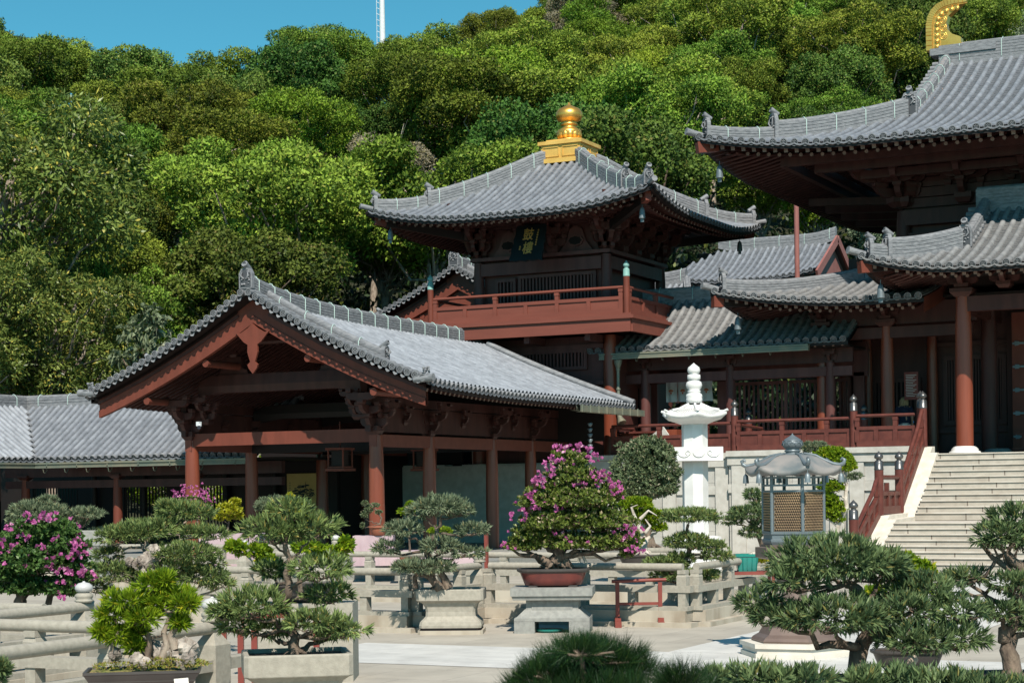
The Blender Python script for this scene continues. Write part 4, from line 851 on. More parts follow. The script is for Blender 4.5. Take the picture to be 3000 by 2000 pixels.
def build_hall():
    T=thing('great_hall','great timber temple hall with stacked tiled roofs and a golden ridge tail','temple hall',(-6.3,53,2.48))
    cx=-6.3
    sl,hip=hip_gable(T,cx,53,5.9,9.0,4.6,14.05,3.72,.50,4.5,'tile',.283,.074,3.0,.5,rs=.10,e_in=4.9,lo_ridge=(.4,.42),split=.64,orn=(.42,.66),seg=.42,course=.15)
    # golden ridge tail
    outer=[(-.55,0),(-.55,.5),(-.55,.85),(-.50,1.1),(-.38,1.33),(-.2,1.5),(.05,1.6),(.4,1.65),(.82,1.66)]
    inner=[(.72,1.5),(.45,1.28),(.2,1.08),(.12,.86),(.16,.62),(.32,.46),(.55,.36),(.6,.32),(.6,0)]
    k=.88; c=vec(-12.2,53,14.42); mb=MB(); P=lambda q:(q[0]*k,q[1]*k)
    G=[];n=9
    for th in (-.12,.12):
        pass
    poly=[P(q) for q in outer+inner]; mb.prism(poly,c-Y_*.15,X_,Z_,Y_*.3,0)
    # raised fin strip, rosettes, scrolls
    o2=[vec(*P(q)) for q in []]
    def strip(w0,w1,y,m):
        V=[]
        for i,q in enumerate(outer):
            p=np.array(q); a=np.array(outer[max(0,i-1)]); b=np.array(outer[min(len(outer)-1,i+1)]); t=(b-a)/np.linalg.norm(b-a); nn=np.array([t[1],-t[0]])
            V.append((p+nn*w0,p+nn*w1))
        return V
    S1=strip(.0,.2,0,0)
    for i in range(len(S1)-1):
        for f in np.linspace(0,1,4)[:-1]:
            a0=S1[i][0]*(1-f)+S1[i+1][0]*f; b0=S1[i][1]*(1-f)+S1[i+1][1]*f; g=f+.28
            a1=S1[i][0]*(1-g)+S1[i+1][0]*g; b1=S1[i][1]*(1-g)+S1[i+1][1]*g
            mb.prism([P(a0),P(a1),P(b1),P(b0)],c-Y_*.15,X_,Z_,-Y_*.03,0)
    S2=strip(.24,.27,0,0); mb.tube([c+X_*P(s[0])[0]+Z_*P(s[0])[1]-Y_*.155 for s in S2],.018,6,0)
    S3=strip(.46,.48,0,0)[:7]; mb.tube([c+X_*P(s[0])[0]+Z_*P(s[0])[1]-Y_*.155 for s in S3],.018,6,0)
    S4=strip(.36,.4,0,0)
    L=np.array([s[0] for s in S4]); seg=np.linalg.norm(np.diff(L,axis=0),axis=1); cum=np.concatenate([[0],np.cumsum(seg)])
    for j in range(13):
        d=.1+j*.185
        if d>cum[-1]-.25: break
        q=np.array([np.interp(d,cum,L[:,0]),np.interp(d,cum,L[:,1])]); pc=c+X_*q[0]*k+Z_*q[1]*k-Y_*.15
        A=np.arange(10)*math.pi/5; R=.075*k; ring=lambda r_,o:pc-Y_*o+r_*(np.cos(A)[:,None]*X_+np.sin(A)[:,None]*Z_)
        mb.grid([ring(R,0),ring(R,.02),ring(R*.8,.035),ring(R*.55,.025),ring(R*.35,.045),ring(.001,.05)],0,True,cu=True)
    for j in range(3):
        pc=c+vec((.02)*k,-.155,(.42+j*.26)*k); pts=[]
        for t in np.linspace(0,4*math.pi,26): 
            r_=.012+.008*t; pts.append(pc+X_*r_*math.cos(t+1)+Z_*r_*math.sin(t+1))
        mb.tube(pts,.012,5,0)
    mb.build('ridge_tail',['gold'],T)
    slab(T,'ridge_base','ridge_tile',(-11.6,53,14.33),(1.9,.58,.2))
    # upper body
    x0=-12.2
    b=MB(); b.box((x0+8,53.2,9.2),(16,10.1,3.6)); b.build('upper_wall',['wood_dark'],T)
    for x in (-12.2,-8.9): column(T,x,48.05,7.6,9.05,.19,'wood_dark')
    for y in (51,54,57.8): column(T,x0,y,7.6,9.05,.19,'wood_dark')
    b=MB(); 
    for i in range(6): b.box((x0+8,48.1-.03*(i%2),9.25+.27*i),(16.1,.16,.245)); b.box((x0-.0,53.2,9.25+.27*i),(.16,10.3,.245))
    b.build('log_beams',['wood_dark'],T)
    slab(T,'tie_beam','wood_dark',(x0+8,48.0,8.85),(16,.24,.4)); slab(T,'tie_beam','wood_dark',(x0+8,48.02,8.3),(16,.16,.3))
    for x in (-12.2,-10.55,-8.9,-7.2): put(BR3,'bracket_set',T,(x,48.0,9.15),0,(1.35,1.7,1.22))
    for y in (49.7,51.3,52.9,54.5,56.1,57.7): put(BR3,'bracket_set',T,(x0,y,9.15),-math.pi/2,(1.35,1.7,1.22))
    put(BR3,'bracket_set',T,(x0,48.0,9.15),-math.pi/4,(1.2,2.3,1.22))
    b=MB()
    for i,o in enumerate((.9,1.8,2.5)):
        zz=9.95+.12*i; b.bar((x0-o,48-o,zz),(2,48-o,zz),.16,.22,0); b.bar((x0-o,48-o,zz),(x0-o,58+o,zz),.16,.22,0)
    b.build('eave_purlins',['wood_dark'],T)
    b=MB()
    for i,(x,y) in enumerate(((-12.2,49.7),(-12.2,51.3),(-12.2,52.9),(-12.2,54.5))): b.bar((x,y,9.6),(x-3.1,y,10.12-.35),.14,.2,0)
    b.build('slanting_arms',['wood_dark'],T)
    # ---- lower eaves round the hall
    s2,h2=hip_gable(T,cx,53,0.65+.0,9.2,0.0,10.1,3.75,.46,4.2,'tile_warm',.262,.071,-4.35,.55,e_start=5.1,side=True,rs=.085,e_in=7.2,lo_ridge=(.34,.42),split=.66,orn=(.36,.6),desc=False,top_ridge=False,seg=.42,course=.15,wire=False)
    b=MB(); b.add([s2.P(-4.35,e,-.05) for e in np.linspace(5.2,9.2,8)]+[s2.P(-4.35,e,-.42) for e in np.linspace(5.2,9.2,8)][::-1],[list(range(16))]); b.build('eave_end_board',['wood_red'],T)
    zc=5.82
    for x in (-13.85,-12.15): column(T,x,46,2.5,zc,.165,'wood_col'); capital(T,x,46,zc,.52,.46,.18); put(BR1,'bracket_set',T,(x,46,zc+.14),0,(.9,1.2,.62))
    for y in (48,50.5,53): column(T,-13.85,y,2.5,zc,.15,'wood_col')
    column(T,-13.2,47.9,2.5,zc,.13,'wood_col'); column(T,-11.45,47.9,2.5,zc,.14,'wood_col')
    slab(T,'tie_beam','wood_dark',(-11.9,46,5.66),(3.9,.2,.28)); slab(T,'tie_beam','wood_dark',(-13.85,50,5.66),(.2,8,.28)); slab(T,'front_plate','wood_dark',(-11.9,46.05,6.15),(4.1,.1,.55))
    slab(T,'porch_ceiling','wood_shaded',(-11.0,46.9,6.5),(5.6,2.2,.06))
    b=MB(); b.box((-5.5,48.25,5.2),(16.5,.2,5.4)); b.build('front_wall',['wood_dark'],T)
    lattice(T,-11.2,-9.55,48.12,3.3,5.15,.04,.03,.12,.06,void=True)
    slab(T,'lintel','wood_dark',(-10.4,48.1,5.45),(2.0,.1,.12)); slab(T,'wall_rail','wood_dark',(-10.4,48.1,3.15),(2.0,.1,.1))
    lattice(T,-13.1,-11.8,48.12,2.7,4.6,.05,.06,.1,.06)
    # ---- porch
    s3,h3=hip_gable(T,-6.0,46.5,3.8,4.5,2.5,8.75,1.95,.42,2.6,'tile_warm',.262,.071,2.2,.4,side=True,rs=.085,e_in=2.4,lo_ridge=(.32,.42),split=.72,orn=(.34,.56),seg=.42,course=.15,wire=False,side_len=1.2)
    for x in (-9.75,): 
        column(T,x,44,2.66,6.28,.2,'wood_col',base=True); capital(T,x,44,6.26,.54,.5,.2); put(BR1,'bracket_set',T,(x,44,6.42),0,(1,1.3,.75))
    put(BR1,'bracket_set',T,(-8.75,44,6.42),0,(1,1.3,.75)); put(BR1,'bracket_set',T,(-7.7,44,6.42),0,(1,1.3,.75))
    column(T,-9.75,46.9,2.62,6.3,.2,'wood_dark'); b=MB(); b.lathe([(.42,0),(.4,.06),(.32,.12),(.26,.15)],(-9.55,46.9,2.49),20,0); b.build('column_base',['granite_grey'],T)
    column(T,-2.25,44,2.66,6.28,.2,'wood_col',base=True)
    slab(T,'tie_beam','wood_dark',(-6,44,6.08),(7.3,.24,.36)); slab(T,'tie_beam','wood_dark',(-9.75,46,6.08),(.2,4,.3)); slab(T,'porch_ceiling','wood_shaded',(-6,45.8,6.75),(8,4.2,.06))
    b=MB(); b.box((-9.35,48.0,4.3),(.3,.2,3.6)); b.build('door_jamb',['wood_dark'],T)
    # open door leaf
    D=MB(); D.box((-8.8,47.6,4.35),(1.0,.1,3.6)); dl=D.build('door_leaf',['wood_red'],T)
    for zz in (2.95,3.55,4.15,4.75,5.35): D=MB(); D.box((-8.98,47.52,zz),(.6,.05,.05)); D.prism([(0,-.06),(.1,-.05),(.14,0),(.1,.05),(0,.06)],vec(-9.22,47.5,zz),X_,Z_,Y_*.03,0); D.build('door_fitting',['bronze'],dl)
    lattice(T,-8.25,-6.5,47.9,4.0,5.9,.03,.09,.08,.06); 
    b=MB(); b.box((-8.9,46.9,2.62),(.5,.4,.06)); b.box((-8.9,46.9,2.8),(.1,.08,.36)); b.box((-8.9,46.9,3.0),(.35,.12,.06)); b.build('low_stool',['wood_red'],T)
    # hanging notice beside the column
    p=vec(-11.75,46.85,4.32); R=MB(); R.box(p,(.36,.03,.72)); o=R.build('notice_board',['paint_red']); tag(o,'hanging purple-brown notice board with white lines, above the visitor on the terrace','notice board')
    R=MB(); 
    for k in range(14): R.box(p+vec(-.02*(k%3),-.018,.28-.042*k),(.28-.05*(k%3),.004,.012))
    t=R.build('lettering',['paper'],o) if False else None
    R2=MB()
    for k in range(14): R2.box(p+vec(-.02*(k%3),-.018,.28-.042*k),(.28-.05*(k%3),.004,.012))
    me=R2.mesh('lettering',['paper'],ROOTLOC[o.name]); l=bpy.data.objects.new('lettering',me); C.link(l); l.parent=o
    for (ex,ey,ez,l) in ((h2(9.0)[0]+.35,h2(9.0)[1]+.35,h2(9.0)[2]-.55,'pale wind bell under the corner of the hall’s lowest eave, before the blue shaded tiles'),(h3(4.3)[0]+.25,h3(4.3)[1]+.25,h3(4.3)[2]-.55,'wind bell hanging from the porch roof corner left of the tall red column'),(hip(8.8)[0]+.3,hip(8.8)[1]+.3,hip(8.8)[2]-.6,'brown wind bell under the far left tip of the great hall roof')):
        bell('wind_bell',(ex,ey,ez),l.replace('’',''),1.15)
    return T
# ================================================================ ROOFS BEHIND
def build_back():
    T=thing('rear_gable_hall','roof with red gable showing behind the left side of the tower','hall',(-27,54,2))
    gable_front(T,-26.95,4.35,50.0,57,8.75,2.05,.12,'tile_light',.22,.075,orn=True,dr=3.1)
    b=MB(); b.add([(-30.6,50.4,6.9),(-23.3,50.4,6.9),(-26.95,50.4,8.6)],[[0,1,2]]); b.box((-26.95,53.7,5.0),(7,6.4,4)); b.build('wall',['wood_red'],T)
    slab(T,'tie_beam','wood_red',(-26.95,50.2,7.1),(6.6,.2,.25))
    T=thing('far_hall','distant grey roofed hall with small red gable seen between tower and great hall','hall',(-22,66,4))
    sl=ridge_x(T,-25.2,-19.6,67,11.0,2.9,1.55,'tile',.25,.066,back=True,sag=.5,rh=.34,lift=.25,course=.3,seg=.6,hipL=.9)
    b=MB(); b.box((-22.2,67,8.2),(4.6,4.2,2.6)); b.build('wall',['wood_dark'],T)
    b=MB(); b.add([(-19.75,64.6,9.6),(-19.75,69.4,9.6),(-19.75,67,11)],[[0,1,2]]); b.bar((-19.55,64.3,9.5),(-19.55,67,11.1),.08,.3,0); b.bar((-19.55,69.7,9.5),(-19.55,67,11.1),.08,.3,0); b.build('gable',['pole_red'],T)
    b=MB(); b.bar((-24.9,64.3,9.25),(-19.7,64.3,9.25),.15,.25,0); b.build('eave_beam',['pole_red'],T)
    T=thing('side_hall','small pale tiled roof corner peeping out right of the tower','hall',(-22,56,3)); xr=atY(2040,820,56.5).x
    sl=ridge_x(T,xr-4,xr-.35,56.5,8.55,2.2,1.2,'tile_light',.22,.066,sag=.4,rh=.34,lift=.15)
    mb=MB(); ridge(mb,[vec(xr-.35+e*.45,56.5-e,sl.P(3.0,e,.0)[2]) for e in np.linspace(0,2.2,8)],.22,.2,.07,None,.7,lines=3); mb.build('descending_ridge',RT,T)
    b=MB(); b.box((xr-2.2,56.9,5.2),(3.4,3.0,4.4)); b.build('wall',['wood_dark'],T)
    p=atY(2335,755,58); q=atY(2335,575,58)
    mb=MB(); mb.lathe([(.085,0),(.085,9.0)],(p.x,p.y,3.2),14,0); o=mb.build('red_pole',['pole_red']); tag(o,'plain tall red pole rising behind the far roof','pole')
# ================================================================ TERRACE AND STAIRS
def wall_run(T,x0,x1,y,top,cop=.35,pil=()):
    mb=MB(); mb.box(((x0+x1)/2,y+.2,top/2-.1),(x1-x0,.4,top-.2)); mb.build('wall_face',['wall_stone'],T)
    mb=MB(); mb.box(((x0+x1)/2,y+.14,top-.07),(x1-x0+.06,.56,.14)); mb.box(((x0+x1)/2,y+.16,top-.25),(x1-x0+.03,.50,.21)); mb.build('coping',['terrace_stone'],T)
    mb=MB(); mb.box(((x0+x1)/2,y+.17,top-.95),(x1-x0+.02,.44,.22)); mb.build('stone_band',['terrace_stone'],T)
    for x in pil:
        mb=MB(); mb.box((x,y+.14,(top-.36)/2),(.36,.42,top-.36)); mb.build('pilaster',['terrace_stone'],T)
def build_terrace():
    T=thing('stone_terrace','high pale stone terrace wall under the red balustrade','terrace',(-18,45,0))
    wall_run(T,-26.3,-24.35,44.6,2.47); wall_run(T,-23.75,-19.45,44.6,2.47)
    wall_run(T,-19.5,-15.62,43.75,2.62,pil=(-19.3,-17.3,-15.85)); wall_run(T,-15.62,-12.5,43.58,2.66,pil=(-15.35,-14.2,-12.8)); wall_run(T,-12.5,-10.75,43.42,2.68,pil=(-12.25,))
    b=MB(); b.box((-14.5,52,1.2),(24,15.2,2.46)); b.box((-6.3,52,1.2),(9,18.0,2.46)) ; b.build('terrace_floor',['terrace_stone'],T)
    b=MB(); b.box((-19.65,44.4,1.2),(.4,1.3,2.4)); b.build('wall_return',['wall_stone'],T)
    # red balustrade on the terrace
    R=thing('terrace_balustrade','long dark red timber balustrade along the stone terrace','balustrade',(-15,43.7,2.6))
    red_rail(R,(-19.0,43.95,2.62),(-15.65,43.95,2.62),.76,'rail_red',5); red_rail(R,(-15.45,43.78,2.67),(-12.5,43.78,2.67),.74,'rail_red',5); red_rail(R,(-12.3,43.62,2.69),(-10.85,43.62,2.69),.76,'rail_red',3)
    red_rail(R,(-19.0,45.4,2.55),(-19.0,44.0,2.55),.8,'rail_red',2); red_rail(R,(-15.55,46,2.55),(-15.55,44.1,2.6),.74,'rail_red',2); 
    for p in ((-15.55,43.86,2.62),(-15.95,46.1,2.5),(-12.4,43.7,2.64),(-12.75,45.9,2.5),(-10.72,43.6,2.66)): red_post(R,p,1.28,'rail_red','gunmetal',.095,capz=.34)
    # low orange-red cabinets behind the left end of the railing
    K=thing('wooden_counter','low orange-red wooden counter behind the left end of the terrace railing','counter',(-18.2,45.2,2.5))
    slab(K,'front_panel','wood_col',(-18.75,45.2,2.95),(1.0,.06,.55)); slab(K,'top','rail_red',(-18.75,45.35,3.25),(1.1,.5,.05)); slab(K,'side_panel','wood_col',(-17.75,45.25,2.95),(.3,.4,.7)); 
    b=MB(); b.bar((-18.25,45.0,3.0),(-17.85,44.9,3.28),.3,.03,0,up=Y_); b.build('notice',['paper'],K)
    # stairs
    St=thing('stone_stairs','wide pale stone staircase with landing leading up to the hall','stairs',(-6,40,0))
    XL,XR=-10.15,-1.9; y=42.93; z=2.48; n=0
    for k in range(11):
        mb=MB(); zt=2.48-.1364*k; yf=42.93-.23*k
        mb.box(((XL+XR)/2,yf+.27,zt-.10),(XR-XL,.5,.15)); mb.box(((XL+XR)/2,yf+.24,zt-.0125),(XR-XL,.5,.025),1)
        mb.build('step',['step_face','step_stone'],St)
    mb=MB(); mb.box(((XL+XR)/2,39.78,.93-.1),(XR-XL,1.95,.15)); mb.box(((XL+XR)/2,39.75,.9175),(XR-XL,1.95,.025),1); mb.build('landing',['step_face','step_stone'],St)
    for k in range(1,8):
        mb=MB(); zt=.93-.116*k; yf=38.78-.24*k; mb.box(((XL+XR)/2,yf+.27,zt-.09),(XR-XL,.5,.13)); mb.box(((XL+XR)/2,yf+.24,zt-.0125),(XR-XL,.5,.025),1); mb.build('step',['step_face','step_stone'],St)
    b=MB(); b.prism([(37.1,0),(38.75,.72),(40.6,.72),(43.2,2.2),(43.4,0)],vec(XL,0,0),Y_,Z_,X_*(XR-XL),0); b.build('stair_core',['terrace_stone'],St)
    def cheek(x0,x1,pts,m,name):
        mb=MB(); poly=[(y,z) for y,z in pts]+[(pts[-1][0],0),(pts[0][0],0)]; mb.prism(poly,vec(x0,0,0),Y_,Z_,X_*(x1-x0),0); mb.build(name,[m],St)
    cheek(-10.82,-10.36,[(43.5,2.66),(43.25,2.64),(41.01,1.10),(39.25,1.08),(37.4,.18),(36.9,.16)],'cheek_stone','stair_cheek')
    cheek(-10.36,-10.15,[(43.0,2.50),(42.85,2.50),(40.8,1.02),(39.0,.99),(37.1,.10),(36.9,.08)],'cheek_stone','stair_curb')
    cheek(-1.9,-1.3,[(43.5,2.66),(43.25,2.64),(41.01,1.10),(39.25,1.08),(37.4,.18),(36.9,.16)],'cheek_stone','stair_cheek')
    SR=thing('stair_railing','dark red stair railing with grey onion-topped posts beside the stone steps','balustrade',(-10.6,40,0))
    xx=-10.6
    for (yy,zz,h) in ((43.35,2.66,1.28),(41.05,1.10,1.36),(39.3,1.08,1.36),(37.25,.15,1.24)): red_post(SR,(xx,yy,zz),h,'rail_red','gunmetal',.10,capz=.36)
    for (a,b_) in (((43.25,2.66),(41.2,1.22)),((41.05,1.1),(39.35,1.1)),((39.15,1.02),(37.35,.18))):
        A=vec(xx,*a);B=vec(xx,*b_); d=B-A
        f=lambda t,h:A+d*t+Z_*h
        m=MB()
        if abs(a[1]-b_[1])>.1: m.tube([f(0,.86),f(.06,.85),f(.2,.74),f(.5,.70),f(1,.62)],.05,10,0)
        else: m.tube([f(0,.82),f(1,.82)],.05,10,0)
        m.build('hand_rail',['rail_red'],SR)
        m=MB(); m.bar(f(0,.46),f(1,.46),.1,.09,0); m.build('middle_rail',['rail_red'],SR)
        m=MB(); m.bar(f(0,.09),f(1,.09),.12,.18,0); m.build('bottom_rail',['rail_red'],SR)
        m=MB(); m.bar(f(0,.27),f(1,.27),.03,.3,0); m.build('panel',['rail_red'],SR)
        n=4 if abs(a[1]-b_[1])>.1 else 3
        for k in range(n+1):
            t=.04+.92*k/n; m=MB(); m.box(tuple(f(t,.3)),(.11,.09,.36)); 
            if k in (0,n) or k==2: m.box(tuple(f(t,.6)),(.1,.09,.2))
            m.build('baluster',['rail_red'],SR)
# ================================================================ COURTYARD
def ground():
    def sheet(name,pts,z,m,kind=True):
        mb=MB(); mb.add([(x,y,z) for x,y in pts],[list(range(len(pts)))]); o=mb.build(name,[m]); structure(o); return o
    sheet('ground',[(-900,-300),(700,-300),(700,900),(-900,900)],-.35,'earth')
    sheet('courtyard_paving',[(-40,-6),(14,-6),(14,46),(-40,46)],0,'paving')
    sheet('marble_path',[(-10.9,15.85),(10,15.85),(10,17.98),(-10.9,17.98)],.004,'marble_path')
    sheet('marble_path',[(-7.15,17.984),(-4.65,17.984),(-4.65,37),(-7.15,37)],.004,'marble_path')
def stone_rail(name,label,A,B,posts=(),ends=(True,True),over=(0,0),n=3,h=.75,finial=True,big=1.0):
    """granite balustrade: low wall, beams, short posts, round top rail, finial posts at chosen ends"""
    A=vec(A[0],A[1],0);B=vec(B[0],B[1],0); d=unit(B-A); L=np.linalg.norm(B-A); s=vec(-d[1],d[0],0)
    T=thing(name,label,'stone balustrade',tuple((A+B)/2),'granite balustrades round the courtyard beds')
    mb=MB(); mb.bar(A-d*.08+Z_*.10,B+d*.08+Z_*.10,.30,.2,0); o=mb.build('base_wall',['granite_stain'],T)
    mb=MB(); mb.bar(A-d*.2+Z_*.03,B+d*.2+Z_*.03,.52,.06,0); mb.build('kerb_step',['granite_stain'],T)
    mb=MB(); mb.bar(A-d*.1+Z_*.225,B+d*.1+Z_*.225,.24,.05,0); mb.build('sill',['granite'],T)
    mb=MB(); mb.bar(A-d*(.12+over[0])+Z_*.47,B+d*(.12+over[1])+Z_*.47,.15,.085,0); mb.build('middle_beam',['granite'],T)
    mb=MB(); mb.tube([A-d*(.0+over[0])+Z_*.745,B+d*(.0+over[1])+Z_*.745],.048,14,0); mb.build('top_rail',['granite'],T)
    k=max(1,int(round(L/.62)))
    for i in range(k+1):
        f=i/k; p=A+(B-A)*f
        if (i==0 and ends[0]) or (i==k and ends[1]): continue
        rz=math.atan2(d[1],d[0])
        mb=MB(); mb.box(p+Z_*.34,(.10,.12,.18),0,rz)
        if i%2==0: 
            mb.box(p+Z_*.565,(.13,.13,.12),0,rz); mb.box(p+Z_*.645,(.135,.135,.05),0,rz,top=.7); mb.box(p+Z_*.685,(.11,.13,.05),0,rz)
        mb.build('short_post',['granite'],T)
    for e,p in zip(ends,(A,B)):
        if not e: continue
        rz=math.atan2(d[1],d[0])
        mb=MB(); mb.box(p+Z_*.31,(.19,.19,.62),0,rz); mb.box(p+Z_*.665,(.19,.19,.09),0,rz,top=.4); mb.tube([p+Z_*.66,p+Z_*.8],.035,8,0); o=mb.build('corner_post',['granite'],T)
        mb=MB(); mb.lathe([(a_*.9,b_*.68) for a_,b_ in [(.07,0),(.095,.02),(.09,.04),(.075,.05),(.09,.07),(.092,.10),(.07,.125),(.055,.135)]],p+Z_*.785,18,0); mb.build('post_collar',['granite'],o)
        mb=MB(); mb.lathe([(a_*.76,b_*.74) for a_,b_ in [(.055,0),(.09,.015),(.108,.05),(.10,.085),(.065,.115),(.02,.125),(.012,.14)]],p+Z_*.875,20,0); mb.build('post_bulb',['bulb_stone'],o)
    return T
def stonework():
    stone_rail('stone_balustrade','nearest granite balustrade at lower left, ending in a bulb post behind the planter',(-8.1,6.4),(-8.1,11.14),ends=(False,True),over=(0,.32))
    stone_rail('stone_balustrade','granite balustrade crossing behind the bright green tray bonsai',(-13.5,10.86),(-8.3,10.9),ends=(False,False),over=(0,.0))
    stone_rail('stone_balustrade','granite balustrade running back to the bulb post under the purple bougainvillea',(-10.75,9.2),(-10.75,12.85),ends=(False,True),over=(0,.3))
    stone_rail('stone_balustrade','granite balustrade in front of the left bougainvillea trunks',(-15.5,12.55),(-10.95,12.55),ends=(False,False))
    stone_rail('stone_balustrade','granite balustrade behind the tall planter left of centre',(-14.9,19.62),(-11.3,19.62),ends=(True,False))
    stone_rail('stone_balustrade','short granite balustrade return behind the centre planter',(-11.2,19.7),(-11.2,21.4),ends=(False,True),over=(.0,.0))
    stone_rail('stone_balustrade','granite balustrade behind the bougainvillea on its stone stand',(-11.05,21.4),(-8.3,21.4),ends=(False,False))
    stone_rail('stone_balustrade','granite balustrade running back behind the right-hand planter',(-8.2,21.6),(-8.2,25.2),ends=(False,True))
    stone_rail('stone_balustrade','far granite balustrade in front of the pavilion',(-17.5,25.0),(-8.4,25.0),ends=(True,False))
    stone_rail('stone_balustrade','far left granite balustrade behind the big podocarpus',(-17.6,25.2),(-17.6,28.0),ends=(False,True))
    stone_rail('stone_balustrade','granite balustrade at far left before the gallery',(-25.0,28.1),(-17.8,28.1),ends=(True,False))
# ================================================================ STONE PAGODA AND BRONZE LANTERN
def oct_ring(c,r,z,n=8,a0=math.pi/8,tw=TH): 
    a=np.arange(n)*2*math.pi/n+a0+tw; return np.stack([c[0]+r*np.cos(a),c[1]+r*np.sin(a),np.full(n,c[2]+z)],-1)
def build_pagoda():
    c=atD(2040,1655,36.5); c=vec(c.x,c.y,0); s=36.5/5300
    T=thing('stone_lantern_pagoda','tall white marble pagoda lantern with tiered top and carved square block','stone lantern',tuple(c))
    H=lambda y:EYE+(1427-y)*s
    def oc(prof,m='marble_white',name='x',n=8,a0=math.pi/8):
        mb=MB(); mb.grid([oct_ring(c,r,z,n,a0,TH+.12) for r,z in prof],0,False,cu=True); mb.add(oct_ring(c,prof[-1][0],prof[-1][1],n,a0,TH+.12),[list(range(n))]); return mb.build(name,[m],T)
    oc([(.62,0),(.62,.18),(.5,.18),(.5,H(1600))],name='base'); 
    mb=MB(); mb.lathe([(.34,0),(.5,.05),(.54,.12),(.5,.2),(.36,.22)],c+Z_*H(1600),24,0); mb.build('lotus_base',['marble_white'],T)
    oc([(.265,H(1575)),(.265,H(1348))],name='lower_shaft'); oc([(.265,H(1312)),(.265,H(1238))],name='upper_shaft')
    mb=MB(); zc=(H(1350)+H(1310))/2; hh=H(1310)-H(1350); mb.box(c+Z_*zc,(.98,.98,hh),0,TH+.06)
    for q in range(4):
        a=TH+.06+q*math.pi/2; u=vec(math.cos(a),math.sin(a),0); v=vec(math.sin(a),-math.cos(a),0)
        for x in (-.3,0,.3): mb.tube([c+v*.495+u*(x+.11*math.cos(t))+Z_*(zc+.02+.08*math.sin(t)) for t in np.linspace(-math.pi,0,9)],.014,5,0); 
        for x in (-.22,.22):
            A=np.linspace(0,2*math.pi,10); mb.tube([c+v*.495+u*(x+.045*math.cos(t))+Z_*(zc+.02+.045*math.sin(t)) for t in A],.012,5,0)
    mb.build('carved_block',['marble_white'],T)
    # roof: soffit, eave and curved top with upturned corners (6 sides)
    n=6; a0=math.pi/6; tw=TH+.0
    def ring(r,z,up=0,ro=0,k=6):
        R=[]
        for i in range(n):
            for j in range(k):
                f=j/k; A=a0+tw+(i)*2*math.pi/n; B=A+2*math.pi/n; pa=vec(math.cos(A),math.sin(A),0);pb=vec(math.cos(B),math.sin(B),0)
                e=abs(2*f-1)**2.5; p=(pa*(1-f)+pb*f)*r*(1+ro*e); R.append(c+p+Z_*(z+up*e))
        return R
    zb=H(1240)-.02; mb=MB(); mb.grid([ring(.30,zb),ring(.42,zb+.045),ring(.58,zb+.09,.0),ring(.62,zb+.115,.03,.04),ring(.66,zb+.15,.05,.08),ring(.64,zb+.17,.08,.1),ring(.5,zb+.215,.04),ring(.34,zb+.29),ring(.22,zb+.36),ring(.12,zb+.40)],0,True,cu=True); mb.build('roof',['marble_white'],T)
    mb=MB()
    for i in range(n):
        A=a0+tw+i*2*math.pi/n; u=vec(math.cos(A),math.sin(A),0)
        mb.tube([c+u*.14+Z_*(zb+.41),c+u*.36+Z_*(zb+.31),c+u*.54+Z_*(zb+.27)],[.03,.03,.04],6,0); mb.tube([c+u*.54+Z_*(zb+.25),c+u*.64+Z_*(zb+.245),c+u*.73+Z_*(zb+.28)],[.028,.028,.028],6,0)
        B=A+2*math.pi/n; w=vec(math.cos(B),math.sin(B),0)
        for j in range(1,9):
            f=j/9; q=u*(1-f)+w*f; e=abs(2*f-1)**2.5*.1; mb.tube([c+q*.65+Z_*(zb+.175+e*.8),c+q*.5+Z_*(zb+.225+e*.4),c+q*.3+Z_*(zb+.32)],.013,5,0)
    mb.build('roof_ribs',['marble_white'],T)
    z0=H(1177)-.03; t=MB(); t.lathe([(a_*.67,b_*.74) for a_,b_ in [(.15,0),(.24,.03),(.25,.12),(.235,.15),(.25,.19),(.24,.24),(.18,.29),(.20,.31),(.20,.34),(.17,.36),(.22,.42),(.25,.50),(.22,.58),(.14,.63),(.19,.65),(.2,.70),(.19,.78),(.12,.80),(.17,.83),(.195,.90),(.17,.98),(.1,1.03),(.03,1.08),(.01,1.1)]],c+Z_*z0,28,0); t.build('tiered_top',['marble_white'],T)
